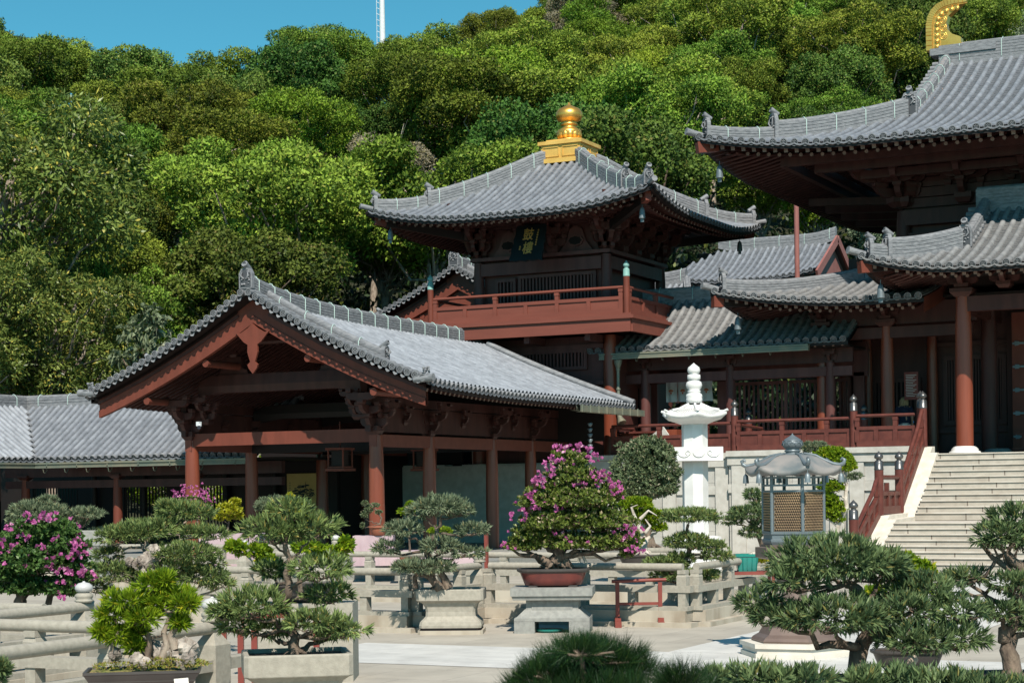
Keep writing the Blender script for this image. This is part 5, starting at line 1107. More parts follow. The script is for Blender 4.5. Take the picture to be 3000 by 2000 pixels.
def build_lantern():
    c=vec(-5.72,18.25,0); s=1/282.0; H=lambda y:EYE+(1423-y)*s
    c0=atD(2327,1700,18.75); c=vec(c0.x,c0.y,0)
    T=thing('bronze_lantern','hexagonal bronze lantern with lotus bud top, curled roof corners and gilt lattice','lantern',tuple(c))
    n=6; tw=math.radians(-55.3)
    def hx(r,z,m=n): a=np.arange(m)*2*math.pi/m+tw; return np.stack([c[0]+r*np.cos(a),c[1]+r*np.sin(a),np.full(m,z)],-1)
    def body(prof,m,name,par=None):
        mb=MB(); mb.grid([hx(r,z) for r,z in prof],0,False,cu=True); mb.add(hx(*prof[-1]),[list(range(n))]); return mb.build(name,[m],par or T)
    body([(.58,-.02),(.58,.05),(.56,.055),(.56,.10),(.59,.105),(.59,.15)],'cheek_stone','stone_base')
    body([(.46,.15),(.47,.17),(.44,.20),(.385,.23),(.34,.30),(.27,.32),(.26,.35)],'bronze_brown','cone_foot')
    mb=MB(); mb.lathe([(.22,.35),(.15,.50),(.12,.70),(.12,.85),(.16,.95),(.26,1.02)],c,20,0); mb.build('stem',['bronze_brown'],T)
    body([(.36,1.0),(.41,1.02),(.41,1.12),(.35,1.125),(.35,1.15)],'bronze_brown','platform')
    body([(.32,1.15),(.335,1.18),(.335,1.2),(.32,1.21),(.32,1.25),(.335,1.26),(.335,1.285),(.30,1.29)],'bronze','sill')
    z0,z1=1.285,1.86; r=.3175
    P=hx(r,0)
    mb=MB()
    for i in range(n): mb.tube([P[i]+Z_*z0,P[i]+Z_*z1],.019,8,0)
    for zz in (1.70,1.76,1.84):
        for i in range(n): mb.bar(P[i]+Z_*zz,P[(i+1)%n]+Z_*zz,.022,.02,0)
    for i in range(n):
        q=(P[i]+P[(i+1)%n])/2; mb.bar(q+Z_*1.76,q+Z_*1.84,.02,.02,0,up=X_)
    mb.build('frame',['bronze'],T)
    for i in range(n):
        a,b=P[i],P[(i+1)%n]; u=(b-a); nn=unit(vec(u[1],-u[0],0)); L=np.linalg.norm(u); u=u/L
        if np.dot(nn,FV_)>.35: continue
        mb=MB(); rows=15; cols=12; w=(L-.05)/cols; hgt=(1.69-z0)/rows
        for rr in range(rows):
            for cc in range(cols):
                off=.5*(rr%2); x=.025+(cc+off)*w; 
                if x+w*.9>L-.01: continue
                z=z0+rr*hgt; ctr=a+u*(x+w/2)+Z_*(z+hgt/2)
                pts=[ctr+u*(w*.52*math.cos(t))+Z_*(hgt*.6*math.sin(t)) for t in np.linspace(0,math.pi,5)]
                mb.tube([q+nn*.004 for q in pts],.0052,4,0,caps=False)
                mb.bar(ctr-u*w*.5,ctr-u*w*.5-Z_*hgt*.5,.006,.006,0,up=nn)
        mb.build('lattice_panel',['bronze_lattice'],T)
        mb=MB(); mb.add([a+u*.02-nn*.03+Z_*z0,b-u*.02-nn*.03+Z_*z0,b-u*.02-nn*.03+Z_*1.69,a+u*.02-nn*.03+Z_*1.69],[[0,1,2,3]]); mb.build('inner_screen',['bronze_brown'],T)
    # roof
    zr=1.86
    def ring(r,z,up=0,ro=0,k=8,dip=0):
        R=[]
        for i in range(n):
            A=tw+i*2*math.pi/n; B=A+2*math.pi/n; pa=vec(math.cos(A),math.sin(A),0);pb=vec(math.cos(B),math.sin(B),0)
            for j in range(k):
                f=j/k; e=abs(2*f-1)**2.0; p=(pa*(1-f)+pb*f); p=p/np.linalg.norm(p)*(1-.5*(1-e))+p*.5*(1-e); R.append(c+p*r*(1+ro*e)+Z_*(z+up*e))
        return R
    mb=MB(); mb.grid([ring(.30,zr),ring(.42,zr+.0,.03,.05),ring(.465,zr-.01,.07,.09),ring(.47,zr+.035,.07,.09),ring(.41,zr+.075,.035,.02),ring(.35,zr+.125,.02),ring(.29,zr+.17,.01),ring(.20,zr+.208),ring(.08,zr+.222)],0,True,cu=True); mb.build('roof',['bronze_roof'],T)
    mb=MB()
    for i in range(n):
        A=tw+i*2*math.pi/n; u=vec(math.cos(A),math.sin(A),0)
        mb.tube([c+u*.12+Z_*(zr+.228),c+u*.24+Z_*(zr+.205),c+u*.33+Z_*(zr+.155),c+u*.42+Z_*(zr+.115),c+u*.49+Z_*(zr+.10),c+u*.53+Z_*(zr+.12),c+u*.54+Z_*(zr+.155),c+u*.515+Z_*(zr+.17),c+u*.50+Z_*(zr+.15)],[.012,.014,.016,.02,.024,.022,.02,.016,.01],8,0)
    mb.build('curled_corner_ribs',['bronze'],T)
    mb=MB(); zt=zr+.212; mb.lathe([(.12,0),(.11,.012),(.075,.02),(.072,.03),(.084,.036),(.084,.048),(.066,.058),(.09,.075),(.106,.10),(.104,.135),(.08,.165),(.038,.19),(.012,.208),(.002,.225)],c+Z_*zt,26,0)
    for k in range(10):
        a=k*math.pi/5; u=vec(math.cos(a),math.sin(a),0); t=vec(-u[1],u[0],0)
        mb.tube([c+u*.105+t*.033*math.cos(q)+Z_*(zt+.10+.025*math.sin(q)) for q in np.linspace(0,math.pi,6)],.004,4,0)
        a+=math.pi/10; u=vec(math.cos(a),math.sin(a),0); t=vec(-u[1],u[0],0)
        mb.tube([c+u*.10+t*.03*math.cos(q)+Z_*(zt+.125+.022*math.sin(q)) for q in np.linspace(0,math.pi,6)],.004,4,0)
    mb.build('lotus_bud',['bronze'],T)
    for i in range(n):
        A=tw+i*2*math.pi/n; u=vec(math.cos(A),math.sin(A),0); p=c+u*.50+Z_*(zr+.07)
        mb=MB(); mb.tube([p,p-Z_*.05],.004,4,0); mb.lathe([(.034,-.145),(.032,-.12),(.027,-.07),(.016,-.055),(.002,-.045)],p,10,0); mb.tube([p-Z_*.14,p-Z_*.17],.006,5,0); mb.build('corner_bell',['bronze'],T)
FV_=np.array([-ST,CT,0.0])
# ================================================================ SMALL THINGS
def red_stand():
    a=atD(1810,1842,22.9); b=atD(1935,1835,22.9); a=vec(a.x,a.y,0); b=vec(b.x,b.y,0); d=unit(b-a); s=vec(-d[1],d[0],0)
    T=thing('barrier_stand','dark red wooden barrier stand on two feet beside the right-hand planter','barrier',tuple((a+b)/2))
    for p in (a,b):
        m=MB(); m.bar(p+Z_*.02,p+Z_*.56,.05,.05,0,up=s); m.build('post',['paint_red'],T)
        m=MB(); m.bar(p-s*.17+Z_*.035,p+s*.17+Z_*.035,.08,.07,0); m.bar(p-s*.1+Z_*.09,p+s*.1+Z_*.09,.075,.05,0); m.build('foot',['paint_red'],T)
    m=MB(); m.tube([a-d*.07+Z_*.575,b+d*.08+Z_*.59],.022,8,0); m.build('top_bar',['paint_red'],T)
    m=MB(); m.bar(a+Z_*.29,b+Z_*.29,.03,.035,0); m.build('cross_bar',['paint_red'],T)
def planter(T,c,w,d,h,rz,m='granite',plinth=True,fl=1.0):
    """flared stone planter with moulded foot, origin on the ground"""
    def R(x,y,z): return (c[0]+x*math.cos(rz)-y*math.sin(rz),c[1]+x*math.sin(rz)+y*math.cos(rz),c[2]+z)
    mb=MB()
    def rect(k,z,ins=.0):
        a,b=w/2*k-ins,d/2*k-ins; q=[]
        ch=.04*w
        for x,y in ((-a+ch,-b),(a-ch,-b),(a,-b+ch),(a,b-ch),(a-ch,b),(-a+ch,b),(-a,b-ch),(-a,-b+ch)): q.append(R(x,y,z))
        return q
    b0=.05 if plinth else 0
    prof=[(.80,b0+.03),(.92,b0+.03),(.93,b0+.11*h),(.90,b0+.19*h),(.82,b0+.25*h),(.745,.40*h),(.735,.50*h),(.76,.60*h),(.83,.69*h),(.93,.735*h),(.99,.75*h),(1.0,.76*h),(1.0,h-.012),(.985,h),(.90,h),(.88,h-.04)]
    mb.grid([rect(k,z) for k,z in prof],0,False,cu=True); o=mb.build('planter',[m],T)
    s=MB(); s.add(rect(.89,h-.03),[list(range(8))]); s.build('soil',['soil'],T)
    if plinth: p=MB(); p.grid([rect(.97,0),rect(.97,b0),rect(.2,b0)],0,False,cu=True); g=MB(); g.grid([rect(.9,b0+.001),rect(.9,b0+.035)],0,False,cu=True); g.build('foot_shade_band',['window_void'],T); p.build('plinth',['granite_stain'],T)  # black band painted as the shade between planter foot and plinth
    return o
def oval_pot(T,c,w,d,h,m,rz=0,rect=False,feet=True,m2=None,name='pot'):
    mb=MB(); N=28
    def ring(k,z):
        q=[]
        for i in range(N):
            t=i*2*math.pi/N; x,y=math.cos(t),math.sin(t)
            e=.35 if rect else .75
            x=abs(x)**e*np.sign(x); y=abs(y)**e*np.sign(y); x*=w/2*k; y*=d/2*k
            q.append((c[0]+x*math.cos(rz)-y*math.sin(rz),c[1]+x*math.sin(rz)+y*math.cos(rz),c[2]+z))
        return q
    mb.grid([ring(.74,0),ring(.78,.02*h),ring(.84,.35*h),ring(.91,.75*h)],0,True,cu=True)
    mb.grid([ring(.91,.75*h),ring(.99,.84*h),ring(1.0,.9*h),ring(1.0,h),ring(.93,h),ring(.91,.9*h)],1,False,cu=True)
    mb.add(ring(.91,.92*h),[list(range(N))],2)
    if feet:
        for sx in (-1,1):
            for sy in (-1,1):
                x,y=sx*w*.27,sy*d*.27; mb.box((c[0]+x*math.cos(rz)-y*math.sin(rz),c[1]+x*math.sin(rz)+y*math.cos(rz),c[2]-h*.06),(w*.12,d*.14,h*.14),1,rz)
    return mb.build(name,[m,m2 or m,'soil'],T)
def red_table(name,label,p,w,d,h,rz=TH,group=None):
    T=thing(name,label,'table',tuple(p)); c,s=math.cos(rz),math.sin(rz)
    R=lambda x,y,z:vec(p[0]+x*c-y*s,p[1]+x*s+y*c,z)
    m=MB(); m.box((p[0],p[1],h-.02),(w,d,.04),0,rz); m.build('table_top',['paint_red'],T)
    for x in (-1,1):
        for y in (-1,1): m=MB(); m.box(R(x*(w/2-.03),y*(d/2-.03),(h-.04)/2),(.04,.04,h-.04),0,rz); m.build('leg',['paint_red'],T)
    m=MB()
    for y in (-1,1): m.bar(R(-w/2+.03,y*(d/2-.03),.12),R(w/2-.03,y*(d/2-.03),.12),.03,.03,0)
    m.build('stretcher',['paint_red'],T); return T
def cloth_table(label,p,w,h,d=.7,rz=TH,f=.31):
    T=thing('cloth_table',label,'table',tuple(p)); c,s=math.cos(rz),math.sin(rz); R=lambda x,y,z:(p[0]+x*c-y*s,p[1]+x*s+y*c,z)
    m=MB(); G=[]
    for zz in (h,h-.01,(h+f)/2,f+.01):
        G.append([R(x,-d/2-.0-(h-zz)*.05-(.02*math.sin(i*1.9) if zz<h-.02 else 0),zz) for i,x in enumerate(np.linspace(-w/2,w/2,17))])
    m.grid(G,0,True); m.grid([[R(x,y,h) for x in (-w/2,w/2)] for y in (-d/2,d/2)],0,False)
    for sx in (-1,1): m.grid([[R(sx*w/2,y,zz) for y in np.linspace(-d/2,d/2,6)] for zz in (h,f+.01)],0,False)
    m.build('tablecloth',['pink_cloth'],T)
    for x in (-1,1):
        for y in (-1,1): m=MB(); m.box(R(x*(w/2-.06),y*(d/2-.08),(h+f)/2-.01),(.04,.04,h-f-.03),0,rz); m.build('leg',['dark_metal'],T)
# ================================================================ PEOPLE
def person(label,p,h,face,pose,top,bottom,hair,long_hair=False,extra=None):
    """standing figure seen from behind; one skinned body, clothing and hair as its parts. p = feet"""
    T=thing('person',label,'person',tuple(p)); k=h/1.7; c,s=math.cos(face),math.sin(face)
    W=lambda x,y,z:(( x*c-y*s)*k,(x*s+y*c)*k,z*k)
    J=[]; E=[]; Rr=[]
    def j(x,y,z,r,par=None):
        J.append(W(x,y,z)); Rr.append(r*k); i=len(J)-1
        if par is not None: E.append((par,i))
        return i
    pel=j(0,0,.93,.135); wa=j(0,0,1.08,.12,pel); ch=j(0,0,1.28,.145,wa); nk=j(0,0,1.44,.06,ch); hd=j(0,.015,1.55,.085,nk); ht=j(0,.02,1.64,.075,hd)
    for sx in (-1,1):
        sh=j(sx*.165,0,1.37,.062,ch); el=j(sx*.23,-.02*0,1.12,.042,sh)
        ex,ey,ez=pose.get('hand%d'%sx,(sx*.25,.06,.88)); wr=j(ex,ey,ez,.028,el); hn=j(ex+sx*.005,ey+.02,ez-.09,.034,wr)
        for q,(fx,fl) in enumerate(((-.026,.07),(-.009,.08),(.009,.078),(.026,.065))): 
            a=j(ex+fx*.9,ey+.03,ez-.09-fl*.55,.0095,hn); j(ex+fx*.9,ey+.045,ez-.09-fl,.008,a)
        a=j(ex-sx*.035,ey+.035,ez-.07,.011,hn); j(ex-sx*.045,ey+.05,ez-.11,.009,a)
        hp=j(sx*.095,0,.88,.095,pel); kn=j(sx*.10,.02*(1+pose.get('step',0)*sx),.48,.062,hp); an=j(sx*.105,-.03+.1*pose.get('step',0)*sx,.08,.042,kn); j(sx*.11,.13+.1*pose.get('step',0)*sx,.03,.035,an)
    me=bpy.data.meshes.new('body'); me.from_pydata(J,E,[]); o=bpy.data.objects.new('body',me); C.link(o); o.parent=T
    sk=o.modifiers.new('skin','SKIN'); sk.use_smooth_shade=True
    for i,v in enumerate(me.skin_vertices[0].data): v.radius=(Rr[i],Rr[i]); v.use_root=(i==0)
    ss=o.modifiers.new('sub','SUBSURF'); ss.levels=2; ss.render_levels=2; me.materials.append(M['skin'])
    def W3(x,y,z): q=W(x,y,z); return vec(p[0]+q[0],p[1]+q[1],p[2]+q[2])
    def shell(rings,name,m):
        mb=MB(); G=[]
        for z,rx,ry,cy in rings: G.append([W3(rx*math.cos(t),cy+ry*math.sin(t),z) for t in np.arange(16)*math.pi/8])
        mb.grid(G,0,True,cu=True); return mb
    b=shell([(.90,.185,.135,0),(1.0,.178,.13,0),(1.1,.168,.125,0),(1.25,.19,.135,0),(1.36,.195,.125,0),(1.42,.13,.10,0),(1.45,.07,.07,0)],'shirt',top)
    for sx in (-1,1): b.tube([W3(sx*.15,0,1.385),W3(sx*.205,0,1.29),W3(sx*.232,0,1.16)],[.078*k,.07*k,.066*k],12,0)
    b.build('shirt',[top],T)
    b=shell([(.80,.175,.135,0),(.92,.182,.135,0),(1.0,.172,.125,0)],'shorts',bottom)
    zl=pose.get('leg_z',.55)
    for sx in (-1,1): b.tube([W3(sx*.095,0,.90),W3(sx*.10,.01,.72),W3(sx*.10,.012,zl)],[.10*k,.098*k,.088*k],14,0)
    b.build('shorts' if zl>.3 else 'trousers',[bottom],T)
    b=MB(); rr=random.Random(5); z0=1.62
    G=[]
    for a in np.linspace(.0,1.9,7):
        G.append([W3(.098*math.sin(max(a,.02))*math.cos(t),.005+(.108*math.sin(max(a,.02))*math.sin(t)),1.585+.105*math.cos(a)) for t in np.linspace(math.pi*.86,math.pi*2.14,14)])
    b.grid(G,0,True)
    if long_hair:
        for q in range(46):
            t=rr.uniform(math.pi*.95,math.pi*2.05); r0=rr.uniform(.075,.105); l=rr.uniform(.13,.2)
            b.tube([W3(r0*math.cos(t),.0+r0*1.05*math.sin(t),1.60),W3(r0*1.12*math.cos(t),.0+r0*1.15*math.sin(t),1.52),W3(r0*1.15*math.cos(t+.1),r0*1.05*math.sin(t),1.58-l)],[.022*k,.02*k,.004*k],5,0)
    b.build('hair',[hair],T)
    for sx in (-1,1):
        b=MB(); y=.10*pose.get('step',0)*sx; b.hexa([W3(sx*.11+a*.042,y+yy,zz) for zz in (.0,.055) for a,yy in ((-1,-.07),(1,-.07),(.9,.19),(-.9,.19))]); b.build('shoe',['white_cloth'],T)
    f=MB(); f.lathe([(.012*k,0),(.016*k,-.02*k),(.004*k,-.035*k)],W3(0,.105,1.585),8,0); f.build('nose',['skin'],T)
    for sx in (-1,1):
        f=MB(); f.lathe([(.003*k,-.008*k),(.009*k,0),(.003*k,.008*k)],W3(sx*.032,.098,1.59),8,0); f.build('eye',['hair_black'],T)
        f=MB(); f.tube([W3(sx*.085,.015,1.585),W3(sx*.10,.01,1.575)],[.02*k,.014*k],8,0); f.build('ear',['skin'],T)
    if extra: extra(T,W3,k)
    return T
def people():
    f=TH
    def band(T,W3,k):
        b=MB(); b.tube([W3(.262,.05,.95),W3(.258,.045,1.0)],[.038*k,.038*k],12,0); b.build('wristband',['blue_band'],T)
    q=atY(2648,1163,47.0); person('blonde person with back turned in navy shirt and white shorts on the terrace',(q.x,47.0,2.5),1.56,f,{'leg_z':.6},'navy_cloth','white_cloth','hair_blond',True,band)
    def strap(T,W3,k):
        b=MB(); 
        b.tube([W3(-.13,-.02,1.43),W3(-.09,-.125,1.36),W3(.0,-.142,1.22),W3(.1,-.138,1.08),W3(.165,-.09,.98)],.016*k,6,0); b.build('bag_strap',['black_strap'],T)
    q=atY(1308,1388,44.9); person('person in pale blue shirt with black strap climbing between the stone walls',(q.x,44.9,.62),1.62,f+.15,{'leg_z':.12,'step':.8},'blue_cloth','navy_cloth','hair_black',False,strap)
def map_board():
    p0=atY(840,1387,40.9); p1=atY(930,1570,40.9); x0,x1=p0.x,p1.x; z1,z0=p0.z,p1.z-.25; y=40.9
    T=thing('map_board','tall yellow board with an ink drawing of the temple and columns of writing','notice board',((x0+x1)/2,y,z0))
    W=x1-x0; H=z1-z0
    m=MB(); m.box(((x0+x1)/2,y+.03,(z0+z1)/2),(W,.05,H)); m.build('board',['map_yellow'],T)
    m=MB(); rr=random.Random(8); cx=x0+W*.53; cz=z0+H*.70
    for k in range(150):
        a=rr.uniform(-.36,.36); b=rr.uniform(-.16,.14); 
        if abs(a)/.38+abs(b)/.19>1.15: continue
        w=rr.uniform(.02,.09)*W; h=rr.uniform(.006,.018)*H; x=cx+a*W; z=cz+b*H+.0
        m.add([(x-w,y-.002-k*1e-5,z),(x+w,y-.002-k*1e-5,z),(x+w*.6,y-.002-k*1e-5,z+h),(x-w*.6,y-.002-k*1e-5,z+h)],[[0,1,2,3]])
    m.add([(cx+.08*W,y-.004,cz+.1*H),(cx+.12*W,y-.004,cz+.1*H),(cx+.1*W,y-.004,cz+.2*H)],[[0,1,2]]); m.build('ink_drawing',['ink'],T)
    m=MB()
    for k in range(22):
        x=x0+W*(.16+.034*k); n=int(rr.uniform(9,17))
        for j in range(n):
            z=z0+H*(.42-.022*j); m.add([(x,y-.003,z),(x+.014*W,y-.003,z),(x+.014*W,y-.003,z+.012*H),(x,y-.003,z+.012*H)],[[0,1,2,3]])
    m.build('writing',['ink_grey'],T)
    m=MB()
    for j in range(7): z=z0+H*(.86-.035*j); x=x0+W*.09; m.add([(x,y-.003,z),(x+.03*W,y-.003,z),(x+.03*W,y-.003,z+.02*H),(x,y-.003,z+.02*H)],[[0,1,2,3]])
    m.build('title',['ink_grey'],T)
# ================================================================ FOLIAGE
def rand_dirs(n): v=RNG.normal(size=(n,3)); return v/np.linalg.norm(v,axis=1)[:,None]
def blades(mb,P,D,L,W_,m=0,fold=False,curl=0.0):
    """narrow leaves: base points P, directions D, lengths L, widths W_"""
    n=len(P); D=D/np.linalg.norm(D,axis=1)[:,None]; r=rand_dirs(n); S_=np.cross(D,r); S_/=np.maximum(1e-6,np.linalg.norm(S_,axis=1))[:,None]
    L=np.broadcast_to(L,(n,))[:,None]; W_=np.broadcast_to(W_,(n,))[:,None]
    mid=P+D*L*.45; tip=P+D*L; tip[:,2]-=curl*L[:,0]
    V=np.stack([P,mid+S_*W_*.5,tip,mid-S_*W_*.5],1).reshape(-1,3); mb.add(V,np.arange(4*n).reshape(n,4),m)
def blades_n(mb,P,D,N_,L,W_,m=0):
    """leaves whose faces look along N_"""
    n=len(P); D=D/np.linalg.norm(D,axis=1)[:,None]; S_=np.cross(D,N_); S_/=np.maximum(1e-6,np.linalg.norm(S_,axis=1))[:,None]
    L=np.broadcast_to(L,(n,))[:,None]; W_=np.broadcast_to(W_,(n,))[:,None]; mid=P+D*L*.45
    V=np.stack([P,mid+S_*W_*.5,P+D*L,mid-S_*W_*.5],1).reshape(-1,3); mb.add(V,np.arange(4*n).reshape(n,4),m)
def pad_points(c,rx,ry,rz,n,flat=.4,shell=(.86,1.04),up=.0):
    d=rand_dirs(n*2); keep=(d[:,2]>-.35)|(RNG.random(len(d))<.35); d=d[keep][:n]
    ph=RNG.random(3)*6; k=1+.10*np.sin(d[:,0]*5+ph[0])*np.cos(d[:,1]*6+ph[1])+.06*np.sin(d[:,2]*9+d[:,0]*8+ph[2])
    r=RNG.uniform(*shell,len(d))*k; q=d*r[:,None]; z=np.where(q[:,2]<0,q[:,2]*flat,q[:,2])
    A=np.asarray(RV);B=np.asarray(FV)
    P=np.asarray(c)+q[:,:1]*rx*A+q[:,1:2]*ry*B+z[:,None]*rz*Z_
    nd=(d[:,:1]/rx)*A+(d[:,1:2]/ry)*B+(d[:,2:]/rz)*Z_; nd/=np.linalg.norm(nd,axis=1)[:,None]
    return P,nd
def tufts(mb,P,N_,k,L,W_,spread=.7,m=0,curl=0.0,upb=.25):
    n=len(P); PP=np.repeat(P,k,0); NN=np.repeat(N_,k,0); D=NN+spread*rand_dirs(n*k)+Z_*upb
    PP=PP+rand_dirs(n*k)*L*.12; blades(mb,PP,D,L*RNG.uniform(.65,1.15,n*k),W_,m,curl=curl)
def cloud_pad(mb,c,rx,rz,L,W_,dens=1.0,ry=None,k=9,spread=.75,m=0,shell=(.84,1.05)):
    k=int(k*1.35)
    ry=rx*.85 if ry is None else ry
    rx=max(rx-.4*L,.6*rx); ry=max(ry-.4*L,.6*ry); rz=max(rz-.5*L,.55*rz)
    area=2.6*math.pi*((rx*ry)**1+ (rx*rz))/1.6; n=int(dens*area/(L*L*.62)); n=max(n,40)
    P,N_=pad_points(c,rx,ry,rz,n,shell=shell); tufts(mb,P,N_,k,L,W_,spread,m)
    P,N_=pad_points(c,rx*.8,ry*.8,rz*.75,n//3,shell=(.5,.95)); tufts(mb,P,N_,k,L,W_*1.3,1.0,m)
def pix(x,y,D): return atD(x,y,D)
def limb(mb,a,b,r0,r1,n=7,wob=.12,seed=0):
    a=np.asarray(a,float);b=np.asarray(b,float); rr=np.random.default_rng(seed+int(abs(a[0]*997+b[2]*313))); L=np.linalg.norm(b-a)
    P=[a+(b-a)*f+rr.normal(size=3)*wob*L*.35*math.sin(math.pi*f) for f in np.linspace(0,1,n)]; mb.tube(P,list(np.linspace(r0,r1,n)),9,0)
    return P
def bonsai(label,D,pads,trunk,tr,leaf,L=.075,W_=.011,dens=1.0,root=None,group=None,k=9,twigs=True,bark='bark',name='podocarpus_bonsai',cat='bonsai',flowers=None,spread=.75,foff=.25,shell=(.84,1.05),fscat=.0016):
    """pads: (x,y,rx,ry[,depth offset]) in frame pixels at distance D; trunk: pixel polyline"""
    s=D/FPX
    TP=[np.asarray(pix(x,y,D)) for x,y in trunk]
    base=TP[0]; T=thing(name,label,cat,tuple(base),group)
    tb=MB(); rad=np.linspace(tr,tr*.45,len(TP)); 
    fine=[];fr=[]
    rr=np.random.default_rng(int(D*100)+len(pads))
    for i in range(len(TP)-1):
        for f in (0,.33,.66): fine.append(TP[i]*(1-f)+TP[i+1]*f+rr.normal(size=3)*tr*.25); fr.append((rad[i]*(1-f)+rad[i+1]*f)*rr.uniform(.9,1.12))
    fine.append(TP[-1]); fr.append(rad[-1]); fr[0]*=1.35; tb.tube(fine,fr,12,0)
    for q in range(5): 
        a=q*1.3+D; tb.tube([fine[0]+Z_*tr*.9,fine[0]+vec(math.cos(a),math.sin(a),0)*tr*1.6+Z_*tr*.15,fine[0]+vec(math.cos(a),math.sin(a),0)*tr*2.4-Z_*tr*.2],[tr*.5,tr*.35,tr*.1],7,0)
    lb=MB()
    for i,pd in enumerate(pads):
        x,y,rx,ry=pd[:4]; off=pd[4] if len(pd)>4 else rr.uniform(-.35,.35)*rx*s; c=np.asarray(pix(x,y,D))+np.asarray(FV)*off
        cloud_pad(lb,c,rx*s,ry*s,L,W_,dens,k=k,spread=spread,shell=shell)
        j=min(range(len(fine)),key=lambda q:np.linalg.norm(fine[q]-(c-Z_*ry*s*1.2)))
        if np.linalg.norm(fine[j]-c)>rx*s*.35:
            e=c-Z_*ry*s*.55; limb(tb,fine[j],e,fr[j]*.55,tr*.16,wob=.15,seed=i)
        else: e=fine[j]
        if twigs:
            for q in range(7):
                a=q*math.pi*2/7+i; t=c+np.asarray(RV)*math.cos(a)*rx*s*.75+np.asarray(FV)*math.sin(a)*rx*s*.6-Z_*ry*s*.22; limb(tb,e,t,tr*.16,tr*.05,n=5,wob=.2,seed=q+i)
    tb.build('trunk',[bark],T); lb.build('foliage',[leaf],T)
    if flowers:
        fb=MB()
        for pd in pads:
            x,y,rx,ry=pd[:4]; c=np.asarray(pix(x,y,D)); P,N_=pad_points(c,rx*s,rx*s*.85,ry*s,max(3,int(rx*ry*fscat)),shell=(.95,1.2)); tufts(fb,P,N_,5,.042,.036,1.0,0)
        for (x,y,rx,ry,n) in flowers:
            c=np.asarray(pix(x,y,D))-np.asarray(FV)*foff; P,N_=pad_points(c,rx*s*1.15,max(rx*s,.15),ry*s*1.15,int(n*.6)+2,shell=(.5,1.3)); 
            tufts(fb,P,N_,6,.045,.04,1.0,0)
        fb.build('flowers',['flower'],T)
    return T
def bougain(label,D,pads,trunk,tr,leaf,flowers,L=.05,W_=.032,dens=1.0,group=None):
    return bonsai(label,D,pads,trunk,tr,leaf,L,W_,dens,name='bougainvillea',cat='flowering bush',flowers=flowers,k=6,spread=1.2,group=group,shell=(.55,1.15))
# ================================================================ FOREST
def crown(kind,seed):
    """crown of leaf clumps carried on limbs; base of the tree at the origin, about 10 m tall"""
    rr=np.random.default_rng(seed); mb=MB(); wb=MB(); H=10.0
    par=dict(acacia=(46,.88,.62,.15,.075,3.2,5.0,1.0),bamboo=(52,.75,.8,.20,.055,2.3,1.8,.9),broad=(50,.85,.75,.15,.09,2.9,3.8,1.0),silver=(40,.78,.75,.15,.08,2.5,3.2,1.0),mango=(52,.85,.8,.20,.062,3.3,2.6,1.0))[kind]
    nc,cr,fl,L,W_,rad,z0,sp=par
    wb.tube([(0,0,-1.5),(rr.normal()*.2,rr.normal()*.2,3),(rr.normal()*.5,rr.normal()*.5,6.0),(rr.normal()*.6,rr.normal()*.6,8.0)],[.26,.2,.15,.07],8,0)
    cs=[]
    for i in range(nc):
        f=(i+.5)/nc; th=i*2.399+rr.uniform(-.4,.4)
        if kind=='bamboo': zc=1.2+7.6*f; r=rad*(1-.55*f)*rr.uniform(.3,1.05)
        else:
            zc=z0+(H-.9-z0)*(f**.75); prof=math.sin(math.pi*min(1,.20+.80*(1-f)))**.6; r=rad*prof*rr.uniform(.45,1.1)
        c=vec(r*math.cos(th),r*math.sin(th),zc+rr.uniform(-.3,.3)); cs.append(c)
        R=cr*rr.uniform(.55,1.3); n=int((1500 if kind!='mango' else 1150)*R*R)
        d=rand_dirs(n*2); d=d[(d[:,2]>-.45)|(rr.random(len(d))<.25)][:n]
        ph=rr.random(3)*6; kk=(1+.20*np.sin(d[:,0]*6+ph[0])*np.sin(d[:,1]*7+ph[1])+.12*np.sin(d[:,2]*9+d[:,0]*9+ph[2]))*rr.uniform(.80,1.05,len(d))
        q=d*kk[:,None]*R; q[:,2]*=fl; P=c+q
        if kind=='mango': Dd=d*.6+rand_dirs(len(d))*.7-Z_*.25
        elif kind=='bamboo': Dd=d*.3+rand_dirs(len(d))*.8+Z_*.1
        else: Dd=d*.45+rand_dirs(len(d))*.8+Z_*.25
        nn=d*[1,1,1/fl]+rand_dirs(len(d))*.42+Z_*.15
        blades_n(mb,P,Dd,nn,L*rr.uniform(.6,1.3,len(P)),W_*rr.uniform(.8,1.4,len(P)))
        if rr.random()<.75: limb(wb,(0,0,min(zc*.62,6.5)),c-Z_*R*.3,.07,.025,n=6,wob=.25,seed=i)
    return mb,wb
